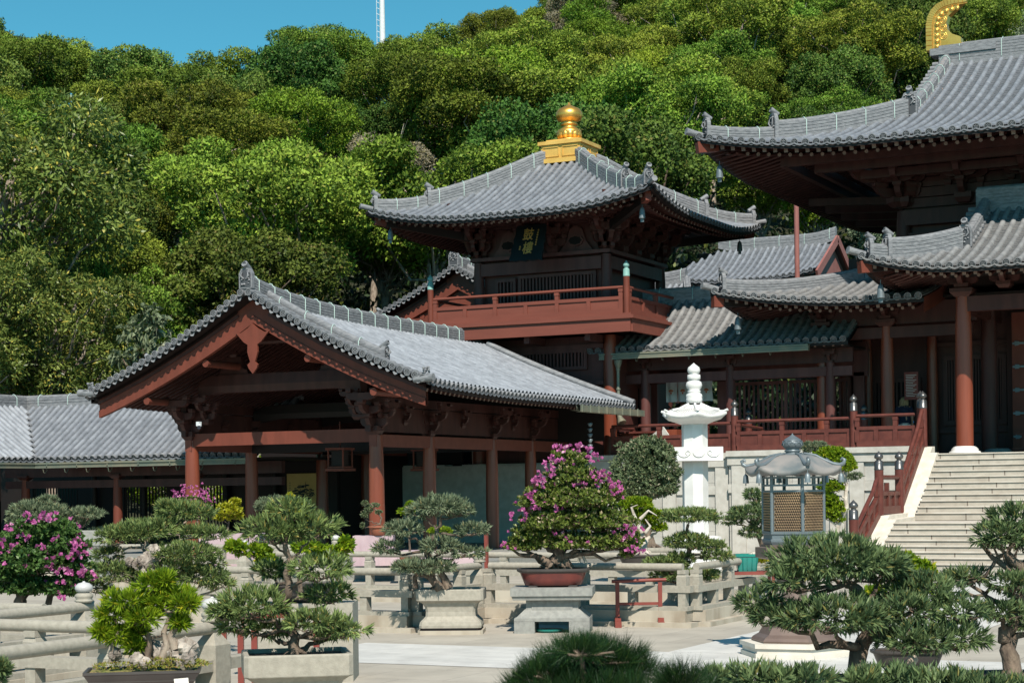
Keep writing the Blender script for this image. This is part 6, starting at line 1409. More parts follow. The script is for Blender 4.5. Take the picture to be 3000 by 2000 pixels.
def forest():
    leafs=dict(acacia='leaf_acacia',bamboo='leaf_bamboo',broad='leaf_forest',silver='leaf_silver',mango='leaf_mango')
    prot=[]
    for i,(kd,lm,nm,desc,wt) in enumerate((('acacia','leaf_acacia','acacia_tree','feathery olive-green tree',5),('acacia','leaf_acacia','acacia_tree','flat-topped feathery green tree',5),('acacia','leaf_acacia','acacia_tree','rounded feathery green tree',5),
        ('broad','leaf_forest','forest_tree','dark green broadleaf tree',4),('broad','leaf_forest','forest_tree','dense dark leafy tree',3),('bamboo','leaf_bamboo','bamboo_clump','bright yellow-green bushy thicket tree',3),
        ('silver','leaf_silver','silver_tree','pale silvery-leaved tree',1),('broad','leaf_rust','forest_tree','rusty olive-leaved tree',1),('silver','leaf_drab','forest_tree','grey-brown half bare tree',.7),('acacia','leaf_bamboo','acacia_tree','lime green spreading tree',2.2))):
        mb,wb=crown(kd,100+i); prot.append((mb.mesh(nm+'_crown',[lm]),wb.mesh(nm+'_trunk',['bark_pale' if kd in('acacia','silver') else 'bark']),nm,desc,wt))
    wts=np.array([p[4] for p in prot]); wts=wts/wts.sum()
    # silhouette (pixel x -> height of treetops) decides how far up the hill the ridge runs
    kx=[-300,0,150,420,590,720,960,1150,1300,1450,1700,2100,3200]; ks=[0,25,70,95,140,105,50,60,50,10,-70,-180,-330]
    def ridgeD(x):
        k=(HOR+45-np.interp(x,kx,ks))/FPX; return float(np.clip((20.5-1.75-9.3)/(.33-k) if k<.327 else 400,64,340))
    def hz(D): return 2.4+.33*max(0,D-62)
    rows=[]; D=61.0; row=0
    names=['row just behind the roofs','second row up the hillside','third row up the hillside','fourth row up the hillside','fifth row up the hillside','sixth row up the hillside','seventh row up the hillside','eighth row up the hillside','ninth row up the hillside','tenth row up the hillside','eleventh row up the hillside','twelfth row up the hillside','thirteenth row up the hillside','fourteenth row up the hillside','fifteenth row up the hillside','sixteenth row up the hillside','seventeenth row up the hillside','eighteenth row up the hillside','nineteenth row up the hillside','twentieth row up the hillside','highest row on the hillside']
    ords=['first','second','third','fourth','fifth','sixth','seventh','eighth','ninth','tenth','eleventh','twelfth','thirteenth','fourteenth','fifteenth','sixteenth','seventeenth','eighteenth','nineteenth','twentieth','twenty-first','twenty-second','twenty-third','twenty-fourth','twenty-fifth','twenty-sixth','twenty-seventh','twenty-eighth']
    rr=np.random.default_rng(5); total=0
    while D<345:
        sp=6.2+.012*(D-60); wpx=sp/D*FPX; x=-150+rr.uniform(0,wpx); n=0
        while x<3150:
            xx=x+rr.uniform(-.25,.25)*wpx; DD=D+rr.uniform(-2.2,2.2)
            if DD<=ridgeD(xx)+1.0:
                yt=HOR-(hz(DD)+11-EYE)/DD*FPX
                # skip what the roofs and the frame hide
                hid=(1800<xx<2650 and DD<82) or (1050<xx<1500 and DD<67) or (xx>2700 and yt>40) or (xx>2150 and yt>620) or (1050<xx<2150 and yt>760) or yt<-420
                if not hid:
                    u,_=unp(xx,1000); P=vec(u*DD*CT-DD*ST,u*DD*ST+DD*CT,hz(DD)-.6)
                    i=rr.choice(len(prot),p=wts); cm,tm,nm,desc,_w=prot[i]
                    near_edge=DD>ridgeD(xx)-9
                    sc=rr.uniform(.78,1.2)*(1.0 if DD<120 else 1.12); 
                    lim=(EYE+(HOR-np.interp(xx,kx,ks))/FPX*DD-P[2])/10.1
                    sc=lim*rr.uniform(.86,1.03) if near_edge else min(sc,lim*.95)
                    sc=float(np.clip(sc,.45,1.7))
                    t=thing(nm,'%s, %s from the left in the %s'%(desc,ords[min(n,27)],names[min(row,20)].replace(' up the hillside',' uphill')),'tree',tuple(P),'trees covering the hillside')
                    t.rotation_euler=(0,0,rr.uniform(0,6.28)); t.scale=(sc*rr.uniform(.9,1.12),sc*rr.uniform(.9,1.12),sc)
                    a=bpy.data.objects.new('trunk',tm); C.link(a); a.parent=t; b=bpy.data.objects.new('crown',cm); C.link(b); b.parent=t
                    n+=1; total+=1
            x+=wpx
        D+=5.6+.045*(D-60); row+=1
    print('forest trees',total)
    # hill surface
    G=[]
    for DD in np.concatenate([[50],np.arange(58,350,6)]):
        r_=[]
        for x in np.linspace(-1500,4500,60):
            u=(x-1500)/FPX; e=min(DD,ridgeD(x)+4); z=hz(e)-.5-(DD-e)*.25+.35*math.sin(u*40+DD*.2); 
            if DD<=50: z=-.5
            r_.append((u*DD*CT-DD*ST,u*DD*ST+DD*CT,z))
        G.append(r_)
    mb=MB(); mb.grid(G,0,True); structure(mb.build('hill',['earth']))
    # undergrowth
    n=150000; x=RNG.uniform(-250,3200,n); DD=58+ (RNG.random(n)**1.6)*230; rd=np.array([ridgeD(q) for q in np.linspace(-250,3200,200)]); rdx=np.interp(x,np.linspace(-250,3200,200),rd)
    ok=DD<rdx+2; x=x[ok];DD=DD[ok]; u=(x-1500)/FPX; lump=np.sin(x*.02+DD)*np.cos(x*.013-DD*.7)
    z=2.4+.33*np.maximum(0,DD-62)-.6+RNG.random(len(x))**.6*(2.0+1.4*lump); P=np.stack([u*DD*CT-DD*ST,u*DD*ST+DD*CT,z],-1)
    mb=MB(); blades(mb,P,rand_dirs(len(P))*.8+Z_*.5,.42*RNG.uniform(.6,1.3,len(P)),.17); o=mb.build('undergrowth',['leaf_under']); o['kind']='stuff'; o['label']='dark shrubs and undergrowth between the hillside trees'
    # near trees at the left edge
    mbs=[crown('mango',31),crown('mango',32)]; cms=[(a.mesh('mango_crown',['leaf_mango']),b.mesh('mango_trunk',['bark_pale'])) for a,b in mbs]
    for i,(x,D,zb,sc,l) in enumerate(((20,57,3.8,1.12,'tall glossy tree with drooping leaves at the far left edge'),(150,54,1.6,.72,'lower glossy tree with pale drooping leaves just right of the tall left edge tree'),(-60,52,2.6,.66,'large-leaved glossy tree at the left edge, its crown lowest of the three glossy trees'))):
        u,_=unp(x,1000); t=thing('mango_tree',l,'tree',(u*D*CT-D*ST,u*D*ST+D*CT,zb)); t.scale=(sc,sc,sc); t.rotation_euler=(0,0,i*2.1)
        a=bpy.data.objects.new('trunk',cms[i%2][1]); C.link(a); a.parent=t; b=bpy.data.objects.new('crown',cms[i%2][0]); C.link(b); b.parent=t
    # large pale-leaved shrub above the gable's left slope
    p=np.asarray(atD(430,1150,52)); T=thing('pale_shrub','shrub tree with large pale drooping leaves above the left gable slope','tree',tuple(p)); lb=MB(); wb=MB(); s=52/FPX
    for i,(x,y,rx,ry) in enumerate(((430,925,45,28),(390,975,50,35),(460,960,40,45),(420,1030,40,28),(360,1050,35,25),(470,1010,35,30))):
        c=np.asarray(atD(x,y,52)); P,N_=pad_points(c,rx*s,rx*s,ry*s,26,shell=(.4,1.1)); tufts(lb,P,N_,5,.24,.12,.9,0,curl=.5); limb(wb,p,c,.05,.015,seed=i)
    wb.build('trunk',['bark'],T); lb.build('foliage',['leaf_silver'],T)
    # bare dead twigs on a few trees
    for i,(x,y,D,l) in enumerate(((1180,500,92,'bare grey branches among the trees left of the gold finial'),(2360,90,150,'white bare branches high on the right of the hillside'))):
        p=np.asarray(atD(x,y+90,D)); T=thing('dead_branches',l,'dead tree',tuple(p)); wb=MB(); rr2=np.random.default_rng(i)
        for q in range(9):
            a=rr2.uniform(-1.2,1.2); L=rr2.uniform(.8,2.2)*D/80; e=p+np.asarray(RV)*math.sin(a)*L-np.asarray(FV)*rr2.uniform(0,1.5)+Z_*math.cos(a)*L*1.2; Q=limb(wb,p,e,.045,.012,seed=q,wob=.3)
            for _ in range(3): e2=Q[4]+rr2.normal(size=3)*.35*L+Z_*.3; limb(wb,Q[4],e2,.018,.006,n=4,seed=q)
        wb.build('branches',['deadwood'],T)
    # hilltop masts
    D=420; b=atD(1121,150,D); T=thing('radio_mast','slim white mast rising into the sky above the hilltop','mast',tuple(b)); s=D/FPX
    m=MB(); m.lathe([(9*s,0),(7.5*s,150*s),(6.5*s,210*s)],b,14,0); m.build('tube',['white_metal'],T)
    m=MB(); 
    for k in range(12): 
        z=b.z+k*17*s; l=np.asarray(b)-np.asarray(RV)*16*s; m.bar(vec(l[0],l[1],z),vec(l[0],l[1],z+17*s),1.2*s,1.2*s,0,up=X_); m.bar(vec(b.x,b.y,z),vec(l[0],l[1],z+8*s),1.1*s,1.1*s,0)
    m.build('ladder',['white_metal'],T)
    D=150; b=atD(872,190,D); T=thing('floodlight_mast','small floodlight mast with a tilted bar of lamps on the skyline','mast',tuple(b)); s=D/FPX; R_=np.asarray(RV)
    bb=np.asarray(b); m=MB()
    for dx in (-8,8): m.bar(bb+R_*dx*s,bb+R_*dx*.6*s+Z_*72*s,1.5*s,1.5*s,0,up=X_)
    for k in range(5): m.bar(bb+R_*-7*s+Z_*k*14*s,bb+R_*7*s+Z_*(k+1)*14*s,1.2*s,1.2*s,0)
    m.bar(bb+Z_*70*s,bb+Z_*92*s,1*s,1*s,0,up=X_); m.build('tower',['white_metal'],T)
    for q,(x,y) in enumerate(((-12,68),(-4,65),(6,62),(16,58),(26,53),(34,51),(-14,54),(-6,50),(8,46),(20,40),(30,38))):
        m=MB(); c=bb+R_*x*s+Z_*y*s; m.box(c,(5.5*s,4*s,6.5*s),0,TH); m.build('floodlight',['dark_metal'],T)
    m=MB(); m.bar(bb+R_*-16*s+Z_*66*s,bb+R_*38*s+Z_*50*s,1.4*s,1.4*s,0); m.bar(bb+R_*-16*s+Z_*52*s,bb+R_*36*s+Z_*37*s,1.4*s,1.4*s,0); m.build('lamp_bar',['dark_metal'],T)
# ================================================================ GARDEN PLANTS
def pine():
    D=4.6; s=D/FPX; T=thing('pine_bush','dark long-needled pine in the near foreground at bottom centre','pine',tuple(atD(1740,2250,D))); lb=MB(); wb=MB(); rr=np.random.default_rng(4)
    base=np.asarray(atD(1740,2250,D))
    for i,(x,y,rx,ry) in enumerate(((1735,1945,165,60),(1610,1985,95,50),(1850,1985,100,45),(1985,2000,75,50),(1530,2025,60,40),(1750,2030,240,60),(2060,2050,60,40),(1700,1905,90,25))):
        c=np.asarray(atD(x,y,D))+np.asarray(FV)*rr.uniform(-.1,.1); n=int(rx*ry/42); P,N_=pad_points(c,rx*s,rx*s*.8,ry*s*.8,n,shell=(.3,1.0))
        tufts(lb,P,N_,26,.056,.0012,.85,0,upb=.65); limb(wb,base,c-Z_*ry*s*.4,.02,.006,seed=i)
        for p in P[::4]: wb.tube([c-Z_*ry*s*.3,(c+p)/2-Z_*.005,p],[.005,.004,.003],5,0)
    wb.build('trunk',['bark'],T); lb.build('needles',['needle'],T)
def plants():
    # --- big right foreground podocarpus
    T=bonsai('largest dark podocarpus bonsai in front of the bronze lantern, lower right',11.2,
        [(2450,1652,205,88,0),(2330,1700,100,60,-.1),(2585,1670,100,72,.1),(2222,1768,75,55,.05),(2290,1805,95,52,-.05),(2430,1805,160,72,-.2),(2712,1748,130,70,.1),(2795,1790,85,55,-.1),(2640,1792,100,62,-.1),(2660,1872,115,58,-.2),(2790,1868,100,55,-.1),(2565,1832,85,48,.1)],
        [(2515,1985),(2520,1910),(2535,1850),(2540,1790),(2520,1740),(2480,1710)],.062,'leaf_podo_dark',.072,.0115,dens=1.0)
    mb=MB(); limb(mb,pix(2650,1975,11.6),pix(2690,1880,11.6),.045,.02); mb.build('trunk',['bark_pale'],T)
    oval_pot(T,tuple(np.asarray(pix(2515,1990,11.2))-Z_*.16),1.0,.6,.17,'ceramic_dark',TH,rect=True)
    # --- far right
    T=bonsai('podocarpus bonsai with bare arching branches at the right edge',13.2,
        [(2975,1530,95,60,0),(2920,1575,80,55,-.1),(3040,1580,90,60,0),(2835,1690,75,32,0),(2790,1700,40,20,0),(2955,1705,75,40,-.1),(3030,1740,70,40,.1),(2930,1790,85,42,-.1),(3030,1820,80,45,0)],
        [(2965,1975),(2955,1900),(2950,1850),(2985,1790),(3005,1720),(2990,1650),(2950,1620)],.066,'leaf_podo_dark',.074,.0115)
    mb=MB(); A=lambda x,y:np.asarray(pix(x,y,13.2))
    mb.tube([A(2990,1690),A(2940,1655),A(2905,1630),A(2880,1600),A(2865,1590)],[.025,.022,.018,.012,.008],8,0)
    for q,(x,y) in enumerate(((2905,1588),(2935,1585),(2960,1590),(2985,1600),(2885,1600))): mb.tube([A(2960,1668),A((2960+x)/2-4,1640),A(x,y)],[.015,.011,.006],7,0)
    mb.tube([A(2905,1715),A(2885,1742),A(2855,1746),A(2830,1735),A(2812,1712)],[.012,.014,.014,.011,.007],8,0); mb.build('arching_branch',['bark'],T)
    oval_pot(T,tuple(np.asarray(pix(2965,1980,13.2))-Z_*.14),1.3,.8,.15,'ceramic_dark',TH,rect=True)
    # --- bottom right hedge-like pads
    T=bonsai('low podocarpus bonsai whose top just enters the bottom edge right of the pine',9.0,[(2200,1985,110,45),(2330,1990,110,40),(2100,1995,55,32),(2260,2040,180,60)],[(2260,2250),(2260,2100),(2250,2020)],.04,'leaf_podo_dark',.078,.012); oval_pot(T,tuple(np.asarray(pix(2260,2250,9.0))-Z_*.14),.9,.5,.15,'ceramic_dark',TH,rect=True)
    T=bonsai('low podocarpus bonsai filling the bottom right corner',9.2,[(2620,1990,120,38),(2740,2000,120,36),(2860,2010,110,34),(2530,2000,70,34),(2960,2025,90,40),(2740,2050,260,60)],[(2740,2260),(2740,2120),(2730,2040)],.045,'leaf_podo_dark',.078,.012); oval_pot(T,tuple(np.asarray(pix(2740,2260,9.2))-Z_*.14),.9,.5,.15,'ceramic_dark',TH,rect=True)
    T=bonsai('tiny tuft of leaves at the lower left edge of the picture',8.0,[(0,1960,22,28),(-30,1990,40,40)],[(-40,2150),(-30,2050),(-20,2000)],.02,'leaf_podo_dark',.05,.008); oval_pot(T,tuple(np.asarray(pix(-40,2150,8))-Z_*.1),.4,.3,.11,'ceramic_dark',TH,rect=True)
    # --- stone planter bonsai, left of centre front
    c=np.asarray(pix(868,1910,12.9)); T=bonsai('tiered podocarpus bonsai in the large square stone planter at bottom left of centre',12.9,
        [(800,1560,100,62,0),(905,1550,95,58,.05),(850,1500,70,45,0),(945,1668,90,48,-.05),(782,1678,60,34,.25),(745,1775,115,62,-.05),(660,1790,45,40,-.1),(690,1830,60,40,0),(950,1750,78,42,.25),(930,1820,90,42,-.15),(1010,1840,80,40,-.1),(775,1850,70,35,.1),(960,1860,60,30,.1)],
        [(862,1905),(870,1860),(850,1810),(835,1770),(848,1720),(838,1680),(850,1640),(835,1590)],.040,'leaf_podo',.072,.0115)
    planter(T,(c[0],c[1],max(0,c[2]-.62)),.76,.60,.62,TH+.18)
    # --- rear centre planter
    c=np.asarray(pix(1290,1850,22.0)); T=bonsai('grey-green tiered podocarpus in the flared stone planter left of the bougainvillea',22.0,
        [(1292,1487,80,40),(1240,1500,50,32),(1345,1495,50,30),(1180,1552,62,30),(1383,1553,52,26),(1143,1605,55,26),(1292,1600,62,34),(1375,1618,55,18),(1247,1660,95,26),(1200,1660,50,24)],
        [(1285,1722),(1262,1690),(1268,1650),(1245,1610),(1275,1560),(1290,1520)],.055,'leaf_podo_grey',.085,.014)
    mb=MB(); A=lambda x,y:np.asarray(pix(x,y,22.0)); mb.tube([A(1315,1722),A(1300,1690),A(1280,1660)],[.06,.045,.03],8,0); mb.build('second_stem',['bark'],T); mb=MB(); mb.tube([A(1218,1725),A(1215,1690),A(1235,1670)],[.035,.03,.02],8,0); mb.build('second_stem',['bark'],T)
    planter(T,(c[0],c[1]+.3,0),.82,.62,.55,TH-.05)
    # --- right centre planter
    c=np.asarray(pix(2010,1812,24.6)); T=bonsai('flat-topped podocarpus in stone planter behind the red barrier stand',23.8,
        [(2018,1512,88,27,0),(2015,1588,72,30,0),(2085,1600,50,20,0),(2100,1628,50,16,0),(1950,1655,70,28,0),(1990,1640,50,25,0),(2025,1685,82,20,0),(1945,1690,40,22,.2)],
        [(2005,1725),(1995,1690),(2005,1650),(2020,1610),(2012,1570),(2016,1535)],.045,'leaf_podo',.075,.013)
    planter(T,(c[0],c[1]+.2,0),.86,.62,.56,TH-.06)
    # --- bougainvillea on stand
    T=bougain('conical bougainvillea with pink flowers in a red oval pot on a stone stand',22.3,
        [(1668,1350,55,34),(1690,1400,80,40),(1640,1420,60,40),(1600,1470,80,45),(1700,1465,95,50),(1790,1450,40,40),(1640,1530,110,50),(1760,1530,95,50),(1570,1570,75,38),(1540,1600,45,25),(1660,1590,110,34),(1780,1590,90,38),(1835,1585,45,40),(1500,1600,28,16),(1840,1620,25,22)],
        [(1625,1662),(1635,1630),(1640,1590),(1655,1520),(1665,1440),(1668,1380)],.075,'leaf_boug',
        [(1640,1318,22,10,16),(1690,1320,28,16,24),(1735,1345,18,14,16),(1610,1355,26,14,18),(1590,1395,30,16,22),(1575,1425,22,20,20),(1560,1455,16,12,12),(1750,1390,14,10,10),(1765,1410,22,18,22),(1795,1435,20,18,20),(1700,1425,24,8,8),(1515,1515,20,10,8),(1535,1500,12,6,5),(1620,1490,20,8,8),(1815,1570,26,18,22),(1840,1545,10,14,8),(1855,1610,22,14,14),(1870,1555,12,10,6),(1480,1598,8,5,4),(1660,1570,12,8,5),(1640,1370,30,14,8),(1575,1500,20,14,6)],dens=.8)
    mb=MB(); A=lambda x,y:np.asarray(pix(x,y,22.3))
    for q in range(7): mb.tube([A(1600+q*12,1665),A(1612+q*8,1640),A(1632+q*3,1615)],[.05,.035,.02],7,0)
    mb.build('root_flare',['bark'],T); mb=MB(); mb.tube([A(1723,1660),A(1700,1612)],[.018,.018],7,0); mb.build('prop_stick',['deadwood'],T)
    c=np.asarray(pix(1621,1712,22.3)); oval_pot(T,(c[0],c[1],c[2]),.90,.56,.205,'ceramic_red',TH-.05,m2='ceramic_dark',name='pot')
    St=thing('stone_plinth','wide grey stone stand with arched foot under the red oval pot','stand',(c[0],c[1],0)); zt=c[2]-.02
    m=MB(); rz=TH-.1
    m.box((c[0],c[1],zt-.05),(1.0,.70,.10),0,rz); m.box((c[0],c[1],zt-.125),(.94,.64,.05),0,rz,top=1.04); m.build('top_slab',['granite_grey'],St)
    m=MB(); m.box((c[0],c[1],zt/2+.03),(.64,.46,zt-.33),0,rz); m.box((c[0],c[1]-.0,zt/2+.03),(.50,.48,zt-.36),0,rz); m.build('block',['granite_grey'],St)
    m=MB(); m.box((c[0],c[1],.235),(.90,.62,.11),0,rz,top=.74); m.box((c[0],c[1],.165),(.92,.64,.04),0,rz)
    u=vec(math.cos(rz),math.sin(rz),0)
    for sx in (-1,1): q=vec(c[0],c[1],0)+u*sx*.335; m.box((q[0],q[1],.075),(.25,.64,.15),0,rz)
    m.build('arched_foot',['granite_grey'],St)
    q=vec(c[0],c[1],0)-u*.06-np.asarray(FV)*.1; m=MB(); m.lathe([(.14,0),(.17,.02),(.17,.035)],(q[0],q[1],.005),20,0); o=m.build('saucer',['ceramic_green']); tag(o,'green plastic dish under the arched stone stand','dish')
    # --- dome tree and neighbours
    T=bonsai('dense dome-shaped clipped evergreen left of the white pagoda',33,[(1890,1385,100,105,0),(1880,1430,108,70,0),(1905,1340,70,60,0)],[(1905,1600),(1900,1540),(1895,1480),(1890,1430)],.09,'leaf_dome',.085,.03,dens=1.15,k=7,name='clipped_evergreen',cat='bush',spread=1.1)
    oval_pot(T,tuple(np.asarray(pix(1905,1605,33))-Z_*.4),.9,.7,.42,'granite',TH,rect=True)
    T=bonsai('lime green juniper bonsai with bleached deadwood trunk, right of the bougainvillea',27,[(1855,1480,60,26),(1900,1515,52,28),(1925,1545,30,20),(1845,1515,50,22)],[(1882,1620),(1890,1585),(1870,1560),(1885,1530),(1870,1500)],.07,'leaf_lime',.06,.02,bark='deadwood',name='juniper_bonsai',dens=.9)
    mb=MB(); A=lambda x,y:np.asarray(pix(x,y,26.7)); mb.tube([A(1880,1560),A(1862,1520),A(1850,1485),A(1868,1478)],[.04,.03,.018,.006],7,0); mb.tube([A(1875,1520),A(1900,1495),A(1925,1510)],[.03,.018,.006],7,0); mb.tube([A(1890,1560),A(1905,1540),A(1890,1520)],[.03,.02,.008],7,0); mb.build('bare_branch',['deadwood'],T)
    oval_pot(T,tuple(np.asarray(pix(1885,1625,27))-Z_*.14),.8,.5,.15,'ceramic_dark',TH)
    T=bonsai('layered podocarpus bonsai directly left of the bronze lantern',29,[(2205,1450,28,22),(2195,1505,60,26),(2140,1525,42,18),(2225,1480,30,20),(2205,1560,42,20),(2225,1540,35,22),(2160,1500,30,14)],[(2235,1640),(2230,1590),(2215,1540),(2225,1490),(2210,1460)],.045,'leaf_podo_dark',.085,.015); oval_pot(T,tuple(np.asarray(pix(2235,1645,29))-Z_*.2),.7,.5,.2,'granite',TH)
    T=bonsai('bright yellow-green cypress bonsai right behind the bronze lantern',34,[(2440,1335,52,30),(2462,1368,45,28),(2425,1360,40,26),(2435,1428,38,24),(2425,1460,32,22),(2440,1490,42,32),(2475,1350,28,24),(2420,1505,35,28),(2455,1520,24,20)],[(2450,1600),(2455,1540),(2480,1480),(2478,1420),(2460,1370),(2445,1340)],.05,'leaf_lime',.06,.03,bark='deadwood',name='cypress_bonsai',dens=1.1,k=7,spread=1.1)
    c=np.asarray(pix(2438,1590,34)); m=MB(); 
    for zt,w_,h_ in ((c[2],.62,.1),(c[2]-.1,.5,c[2]-.1)): m.box((c[0],c[1],zt-h_/2),(w_,w_,h_),0,TH)
    m.build('stone_block',['granite_grey'],T)
    T=bonsai('small grey-green podocarpus above the lime cypress, against the terrace',35,[(2388,1308,42,17),(2505,1396,24,15),(2375,1318,25,10)],[(2410,1600),(2400,1500),(2415,1400),(2405,1345),(2395,1320)],.03,'leaf_podo_grey',.08,.014); oval_pot(T,tuple(np.asarray(pix(2410,1605,35))-Z_*.2),.6,.4,.2,'granite',TH)
    T=bonsai('lime green shoots of a small tree behind the largest podocarpus',14.5,[(2650,1635,28,14),(2690,1670,45,35),(2665,1700,30,30),(2720,1680,24,22),(2640,1730,30,20),(2700,1730,40,25),(2560,1735,36,18)],[(2660,1900),(2665,1820),(2670,1750),(2680,1690)],.02,'leaf_lime',.06,.028,name='citrus_bonsai',k=6,spread=1.2,dens=.45); oval_pot(T,tuple(np.asarray(pix(2660,1905,14.5))-Z_*.12),.6,.4,.13,'ceramic_dark',TH)
    # --- green glazed pot on red table
    p=np.asarray(pix(2200,1760,24.5)); tz=np.asarray(pix(2195,1672,24.5))[2]; red_table('plant_table','tall dark red table holding the green glazed pot',(p[0],p[1],0),.62,.45,tz,TH)
    c=np.asarray(pix(2188,1672,24.5)); T=bonsai('small bonsai in a bright green glazed rectangular pot beside the lantern',24.5,[(2250,1635,25,12),(2280,1650,20,12),(2230,1640,14,10)],[(2205,1625),(2225,1622),(2245,1630)],.03,'leaf_yellow',.045,.02,bark='deadwood',dens=.3,k=5); m=MB()
    m.grid([[ (c[0]+(x*CT-y*ST)*k,c[1]+(x*ST+y*CT)*k,c[2]+z) for x,y in ((-.15,-.1),(.15,-.1),(.15,.1),(-.15,.1))] for k,z in ((.82,.0),(.9,.1),(.98,.2),(1.1,.2),(1.1,.235),(.98,.235),(.95,.2))],0,False,cu=True); 
    for q in range(5): x=-.12+.06*q; m.bar(vec(c[0]+(x*CT+.092*ST)*1,c[1]+(x*ST-.092*CT),c[2]+.02),vec(c[0]+(x*1.1*CT+.104*ST),c[1]+(x*1.1*ST-.104*CT),c[2]+.19),.01,.01,0)
    m.build('glazed_pot',['ceramic_green'],T)
    # --- left group
    T=bonsai('bright lime podocarpus grove with rocks in a long grey tray, bottom left',10.4,
        [(440,1715,55,32),(370,1760,70,36),(505,1745,60,34),(545,1770,45,30),(330,1800,55,34),(420,1810,60,36),(345,1865,55,28),(400,1850,40,26),(455,1770,50,34),(300,1850,30,22),(390,1895,30,18),(525,1825,30,18),(480,1700,30,20)],
        [(430,1930),(440,1880),(425,1830),(435,1780),(440,1740)],.020,'leaf_lime',.066,.0105,name='podocarpus_bonsai')
    A=lambda x,y,o=0:np.asarray(pix(x,y,10.4))+np.asarray(FV)*o
    m=MB(); m.tube([A(325,1940),A(330,1890),A(345,1850)],[.018,.014,.01],7,0); m.tube([A(515,1900),A(500,1860),A(520,1830),A(512,1790)],[.03,.022,.018,.01],8,0); m.tube([A(470,1940),A(490,1890),A(480,1850),A(500,1800)],[.03,.02,.015,.01],8,0)
    for q in range(6): m.tube([A(505,1865),A(495+q*8,1895),A(488+q*11,1925)],[.012,.009,.005],6,0)
    m.build('second_stem',['bark_pale'],T)
    def rock(pts,name='rock',mm='rock'):
        m=MB(); 
        for (x,y,r,o) in pts:
            c=A(x,y,o); d=rand_dirs(1); N=10; G=[]; ph=RNG.random(4)*6
            for i in range(N):
                el=-math.pi/2+math.pi*i/(N-1); G.append([c+r*(1+.28*math.sin(3*a+ph[0]+el*2)+.18*math.sin(7*a+ph[1])*math.cos(5*el+ph[2]))*vec(math.cos(el)*math.cos(a),math.cos(el)*math.sin(a),.9*math.sin(el)) for a in np.arange(16)*math.pi/8])
            m.grid(G,0,False,cu=True); m.build(name,[mm],T); m=MB()
    rock([(545,1900,.06,0),(550,1930,.055,-.03),(525,1925,.06,.03),(410,1930,.04,-.05),(428,1940,.035,-.06),(480,1915,.06,.05),(440,1905,.05,.08),(338,1915,.035,0)])
    c=A(420,1960); mo=MB(); P,N_=pad_points(A(500,1942),.20,.12,.03,500); tufts(mo,P,N_,4,.02,.006,1.0); P,N_=pad_points(A(360,1950),.17,.10,.02,300); tufts(mo,P,N_,4,.015,.005,1.0); mo.build('moss',['moss_leaf'],T)
    # tray
    rz=TH+.14; cx,cy=c[0],c[1]; z0=c[2]-.10; R=lambda x,y,z:(cx+x*math.cos(rz)-y*math.sin(rz),cy+x*math.sin(rz)+y*math.cos(rz),z)
    m=MB(); rect=lambda k,z:[R(x*k,y*k,z) for x,y in ((-.32,-.17),(.32,-.17),(.32,.17),(-.32,.17))]
    m.grid([rect(.86,z0),rect(.88,z0+.02),rect(.93,z0+.045),rect(.93,z0+.05),rect(1.0,z0+.085),rect(1.02,z0+.09),rect(1.02,z0+.105),rect(.96,z0+.105),rect(.94,z0+.09)],0,False,cu=True); m.add(rect(.95,z0+.092),[[0,1,2,3]],1)
    for x in (-.2,.2): m.box(R(x,-.13,z0-.012),(.12,.04,.03),0,rz); m.box(R(x,.13,z0-.012),(.12,.04,.03),0,rz)
    m.build('tray',['ceramic_dark','moss'],T)
    m=MB(); q=R(.24,-.205,z0+.02); m.hexa([R(.19,-.20,z0-.03),R(.27,-.20,z0-.03),R(.27,-.197,z0-.03),R(.19,-.197,z0-.03),R(.18,-.185,z0+.06),R(.26,-.185,z0+.065),R(.26,-.182,z0+.065),R(.18,-.182,z0+.06)]); pl=m.build('name_card',['paper']); tag(pl,'small white name card with red characters leaning on the grey tray','card')
    cu=bpy.data.curves.new('characters','FONT'); cu.body='羅漢松'; cu.size=.026; cu.extrude=.0005; o=bpy.data.objects.new('characters',cu); C.link(o); o.data.materials.append(M['ink_red']); o=text_mesh(o)
    q=vec(*R(.187,-.1985,z0+.005)); o.parent=pl; o.location=Vector(q-ROOTLOC[pl.name]); o.rotation_euler=(math.radians(80),0,rz)
    p=vec(cx,cy,0); red_table('plant_table','dark red table under the long grey bonsai tray at bottom left',tuple(p),.80,.50,z0-.03,rz)
    # big left podocarpus
    T=bonsai('big spreading podocarpus bonsai behind the lime grove at left',19.5,
        [(410,1560,100,42,0),(470,1545,60,34,.1),(345,1575,60,36,-.1),(540,1505,85,36,.2),(500,1490,60,30,.2),(620,1565,60,26,0),(575,1560,50,28,0),(318,1625,50,26,0),(545,1620,100,36,-.1),(600,1650,60,28,0),(500,1660,80,32,-.1),(590,1690,80,34,0),(640,1710,50,26,0),(330,1680,80,40,-.1),(280,1720,50,28,0),(400,1670,55,32,-.1),(420,1710,60,30,.2)],
        [(440,1800),(430,1740),(420,1690),(445,1640),(420,1600),(440,1570)],.05,'leaf_podo',.075,.012,bark='bark_pale')
    A=lambda x,y,o=0:np.asarray(pix(x,y,19.3))+np.asarray(FV)*o; rock([(440,1640,.09,0),(410,1650,.07,0),(430,1680,.08,0),(420,1730,.1,0),(450,1615,.07,0),(380,1645,.05,0)])
    planter(T,(np.asarray(pix(430,1805,19.5))[0],np.asarray(pix(430,1805,19.5))[1],0),.8,.6,max(.3,np.asarray(pix(430,1805,19.5))[2]+.02),TH)
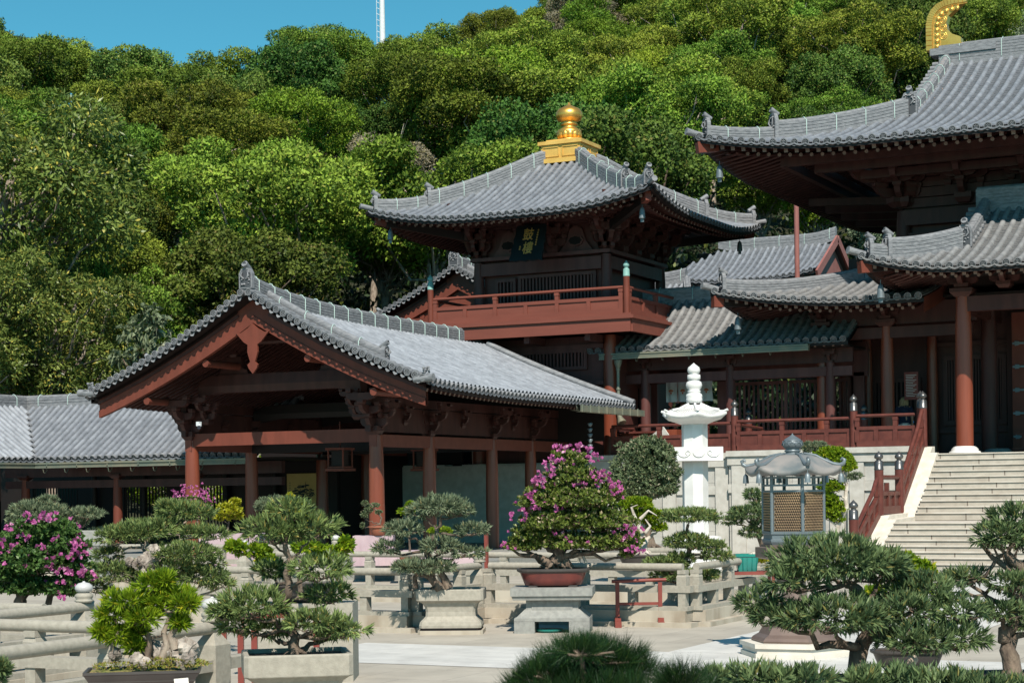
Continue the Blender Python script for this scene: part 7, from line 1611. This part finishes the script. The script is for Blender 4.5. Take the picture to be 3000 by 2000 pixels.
    # left bougainvillea
    T=bougain('rounded dark bougainvillea bush with purple-pink flowers at the left edge',18.5,[(130,1560,90,50),(60,1600,80,50),(200,1600,70,48),(120,1650,120,60),(30,1680,70,50),(230,1680,50,48),(80,1720,90,40),(190,1725,70,36),(10,1620,60,50)],[(55,1775),(60,1740),(90,1700),(110,1640),(120,1580)],.05,'leaf_boug_dark',
        [(130,1520,30,16,22),(170,1515,16,10,8),(60,1545,14,8,6),(20,1600,22,16,14),(200,1580,22,10,10),(240,1590,16,12,10),(135,1610,14,8,7),(190,1635,22,12,12),(250,1620,12,14,10),(160,1645,14,8,6),(115,1655,16,10,8),(165,1660,8,6,5),(270,1680,14,22,16),(200,1668,26,8,10),(235,1672,16,9,8),(25,1625,10,8,5),(60,1600,12,7,5),(245,1600,14,10,8),(190,1700,12,8,6),(200,1748,6,5,3),(95,1570,10,8,4)],dens=.9)
    mb=MB(); mb.tube([pix(140,1775,18.5),pix(150,1730,18.5),pix(140,1690,18.5)],[.035,.03,.02],8,0); mb.build('second_stem',['bark'],T)
    c=np.asarray(pix(95,1780,18.5)); m=MB(); m.box((c[0],c[1],c[2]/2),(.9,.5,c[2]),0,TH); m.build('planter',['granite'],T)
    # rear left
    T=bonsai('wide low podocarpus with yellowish tip behind the left bougainvillea',33,[(110,1500,78,38),(165,1510,60,32),(60,1525,42,24),(140,1465,35,14),(260,1505,50,24),(285,1560,38,16),(205,1530,60,22)],[(250,1660),(245,1610),(220,1560),(180,1530),(140,1510)],.05,'leaf_podo_grey',.09,.014)
    c=np.asarray(pix(275,1600,33)); planter(T,(c[0],c[1],0),.62,.5,max(.3,c[2]+.3),TH,m='granite_grey'); 
    T=bonsai('small tree of magenta bougainvillea against the left front column',36,[(565,1465,40,14),(590,1480,30,12)],[(585,1600),(580,1540),(570,1490)],.03,'leaf_boug',.05,.03,name='bougainvillea',cat='flowering bush',flowers=[(560,1445,44,20,90),(600,1465,25,12,30),(530,1458,14,6,8)],dens=.5,k=5); oval_pot(T,tuple(np.asarray(pix(585,1602,36))-Z_*.2),.5,.4,.22,'terracotta',TH)
    T=bonsai('yellow-green citrus bonsai right of the magenta bougainvillea',35.5,[(670,1495,40,26),(690,1470,18,12),(650,1515,30,16),(695,1510,22,16)],[(675,1600),(665,1560),(672,1520)],.03,'leaf_yellow',.07,.035,name='citrus_bonsai',k=6,spread=1.2,dens=.6); oval_pot(T,tuple(np.asarray(pix(672,1560,35.5))-Z_*.33),.5,.4,.16,'ceramic_dark',TH)
    T=bonsai('flat grey-green pine-like bonsai in front of the map board',34,[(808,1478,64,26),(770,1485,30,18),(850,1485,30,18)],[(815,1600),(818,1550),(812,1510)],.035,'leaf_podo_grey',.07,.012); oval_pot(T,tuple(np.asarray(pix(815,1602,34))-Z_*.2),.6,.4,.2,'ceramic_dark',TH)
    T=bonsai('thin yellow sprigs rising beside the map board',33,[(895,1490,16,10),(865,1500,20,16),(850,1455,9,12),(900,1520,26,14),(880,1475,12,10)],[(880,1600),(878,1540),(872,1500)],.02,'leaf_yellow',.07,.03,name='citrus_bonsai',k=5,spread=1.2,dens=.35); oval_pot(T,tuple(np.asarray(pix(880,1602,33))-Z_*.2),.4,.3,.18,'ceramic_dark',TH)
    T=bonsai('bright yellow-green citrus bonsai peeping out behind the stone planter podocarpus',16.5,[(960,1620,60,26),(1010,1600,28,30),(740,1615,58,28),(900,1605,50,22),(690,1600,30,16),(780,1640,30,16)],[(880,1750),(875,1690),(880,1640)],.025,'leaf_lime',.06,.03,name='citrus_bonsai',k=6,spread=1.2,dens=.7)
    c=np.asarray(pix(900,1725,17)); oval_pot(T,tuple(c-Z_*.1),.62,.45,.16,'ceramic_dark',TH,rect=True); m=MB(); m.box((c[0],c[1],(c[2]-.12)/2),(.9,.6,c[2]-.12),0,TH); m.build('stone_block',['granite'],T)
    T=bonsai('lime green shrub behind the grey-green planter podocarpus, left of its top',32,[(1190,1500,26,16),(1205,1480,18,12),(1290,1555,36,14)],[(1200,1620),(1200,1560),(1195,1510)],.02,'leaf_lime',.06,.03,name='citrus_bonsai',k=6,dens=.6); oval_pot(T,tuple(np.asarray(pix(1200,1622,32))-Z_*.2),.4,.3,.2,'terracotta',TH)
    # cascade bonsai in terracotta pot on clothed table
    T=bonsai('thin cascading bonsai in a terracotta pot beside the tall front column',35,[(1080,1495,14,14),(1068,1510,10,16),(1095,1480,16,8),(1070,1475,10,10),(1110,1500,10,6),(1062,1540,6,12)],[(1112,1536),(1118,1515),(1100,1490),(1085,1475),(1075,1480)],.018,'leaf_dome',.045,.02,dens=.35,k=4); c=np.asarray(pix(1110,1568,35)); m=MB(); m.lathe([(.12,0),(.15,.02),(.17,.12),(.185,.155),(.205,.16),(.205,.18),(.17,.18)],c,24,0); m.build('pot',['terracotta'],T)
    for i in range(1):
        q=c
    cloth_table('long table under a dusty pink cloth by the pavilion front, carrying the terracotta pot',(np.asarray(pix(1097,1655,35.2))[0],np.asarray(pix(1097,1655,35.2))[1],.3),.78,c[2],.6)
    q=np.asarray(pix(1270,1660,34.5)); cloth_table('low pink-clothed table behind the grey-green planter podocarpus',(q[0],q[1],.3),1.6,.62,.6)
    q=np.asarray(pix(690,1640,35)); cloth_table('pink-clothed table left of the stone planter podocarpus, behind the balustrade',(q[0],q[1],.3),1.3,np.asarray(pix(690,1562,35))[2],.6)
    # hedge and lit garden wall seen through the lattice windows
    mb=MB(); n=26000; P=np.stack([RNG.uniform(-40,-28.6,n),45.5+RNG.random(n)*1.0,RNG.uniform(.2,3.0,n)],-1); P[:,2]+=.3*np.sin(P[:,0]*3); blades(mb,P,rand_dirs(n)-Y_*.5+Z_*.3,.11,.06); o=mb.build('garden_hedge',['leaf_lime']); tag(o,'sunlit yellow-green hedge glimpsed through the left gallery lattices','hedge')
    mb=MB(); mb.box((-34,47.2,1.7),(14,.2,3.4)); o=mb.build('garden_wall',['granite']); tag(o,'pale sunlit garden wall behind the lattice windows','wall')
    # red marker post near the pavilion steps
    for (x,y0,y1,D,l) in ((1424,1545,1615,28,'slim red post with a teal cap right of the grey-green podocarpus'),):
        a=np.asarray(pix(x,y1+60,D)); b=np.asarray(pix(x,y0,D)); m=MB(); m.bar(vec(b[0],b[1],0),b,.05,.05,0,up=X_); m.bar(b,b+Z_*.04,.055,.055,1,up=X_); o=m.build('marker_post',['paint_red','verdigris']); tag(o,l,'post')
    a=pix(712,1850,16.5); b=pix(660,1850,16.5)
    T=thing('rope_stand','dark red wooden frame stand partly hidden left of the stone planter','barrier',(a.x,a.y,0))
    for x in (655,705,745,1012-85):
        q=pix(x,1850,15.5); m=MB(); m.box((q.x,q.y,.34),(.05,.05,.68),0,TH); m.build('post',['paint_red'],T)
    q=pix(655,1850,15.5); r_=pix(927,1850,15.5); m=MB(); m.bar(vec(q.x,q.y,.7),vec(r_.x,r_.y,.7),.05,.04,0); m.build('top_bar',['paint_red'],T)
# ================================================================ BUILD
import time as _t
_s=_t.time()
ground(); build_tower(); build_pavilion(); build_left_gallery(); build_right_gallery(); build_hall(); build_back(); build_terrace(); stonework(); build_pagoda(); build_lantern(); red_stand(); people(); map_board()
print('arch',_t.time()-_s)
forest(); print('forest',_t.time()-_s)
plants(); pine(); print('plants',_t.time()-_s)
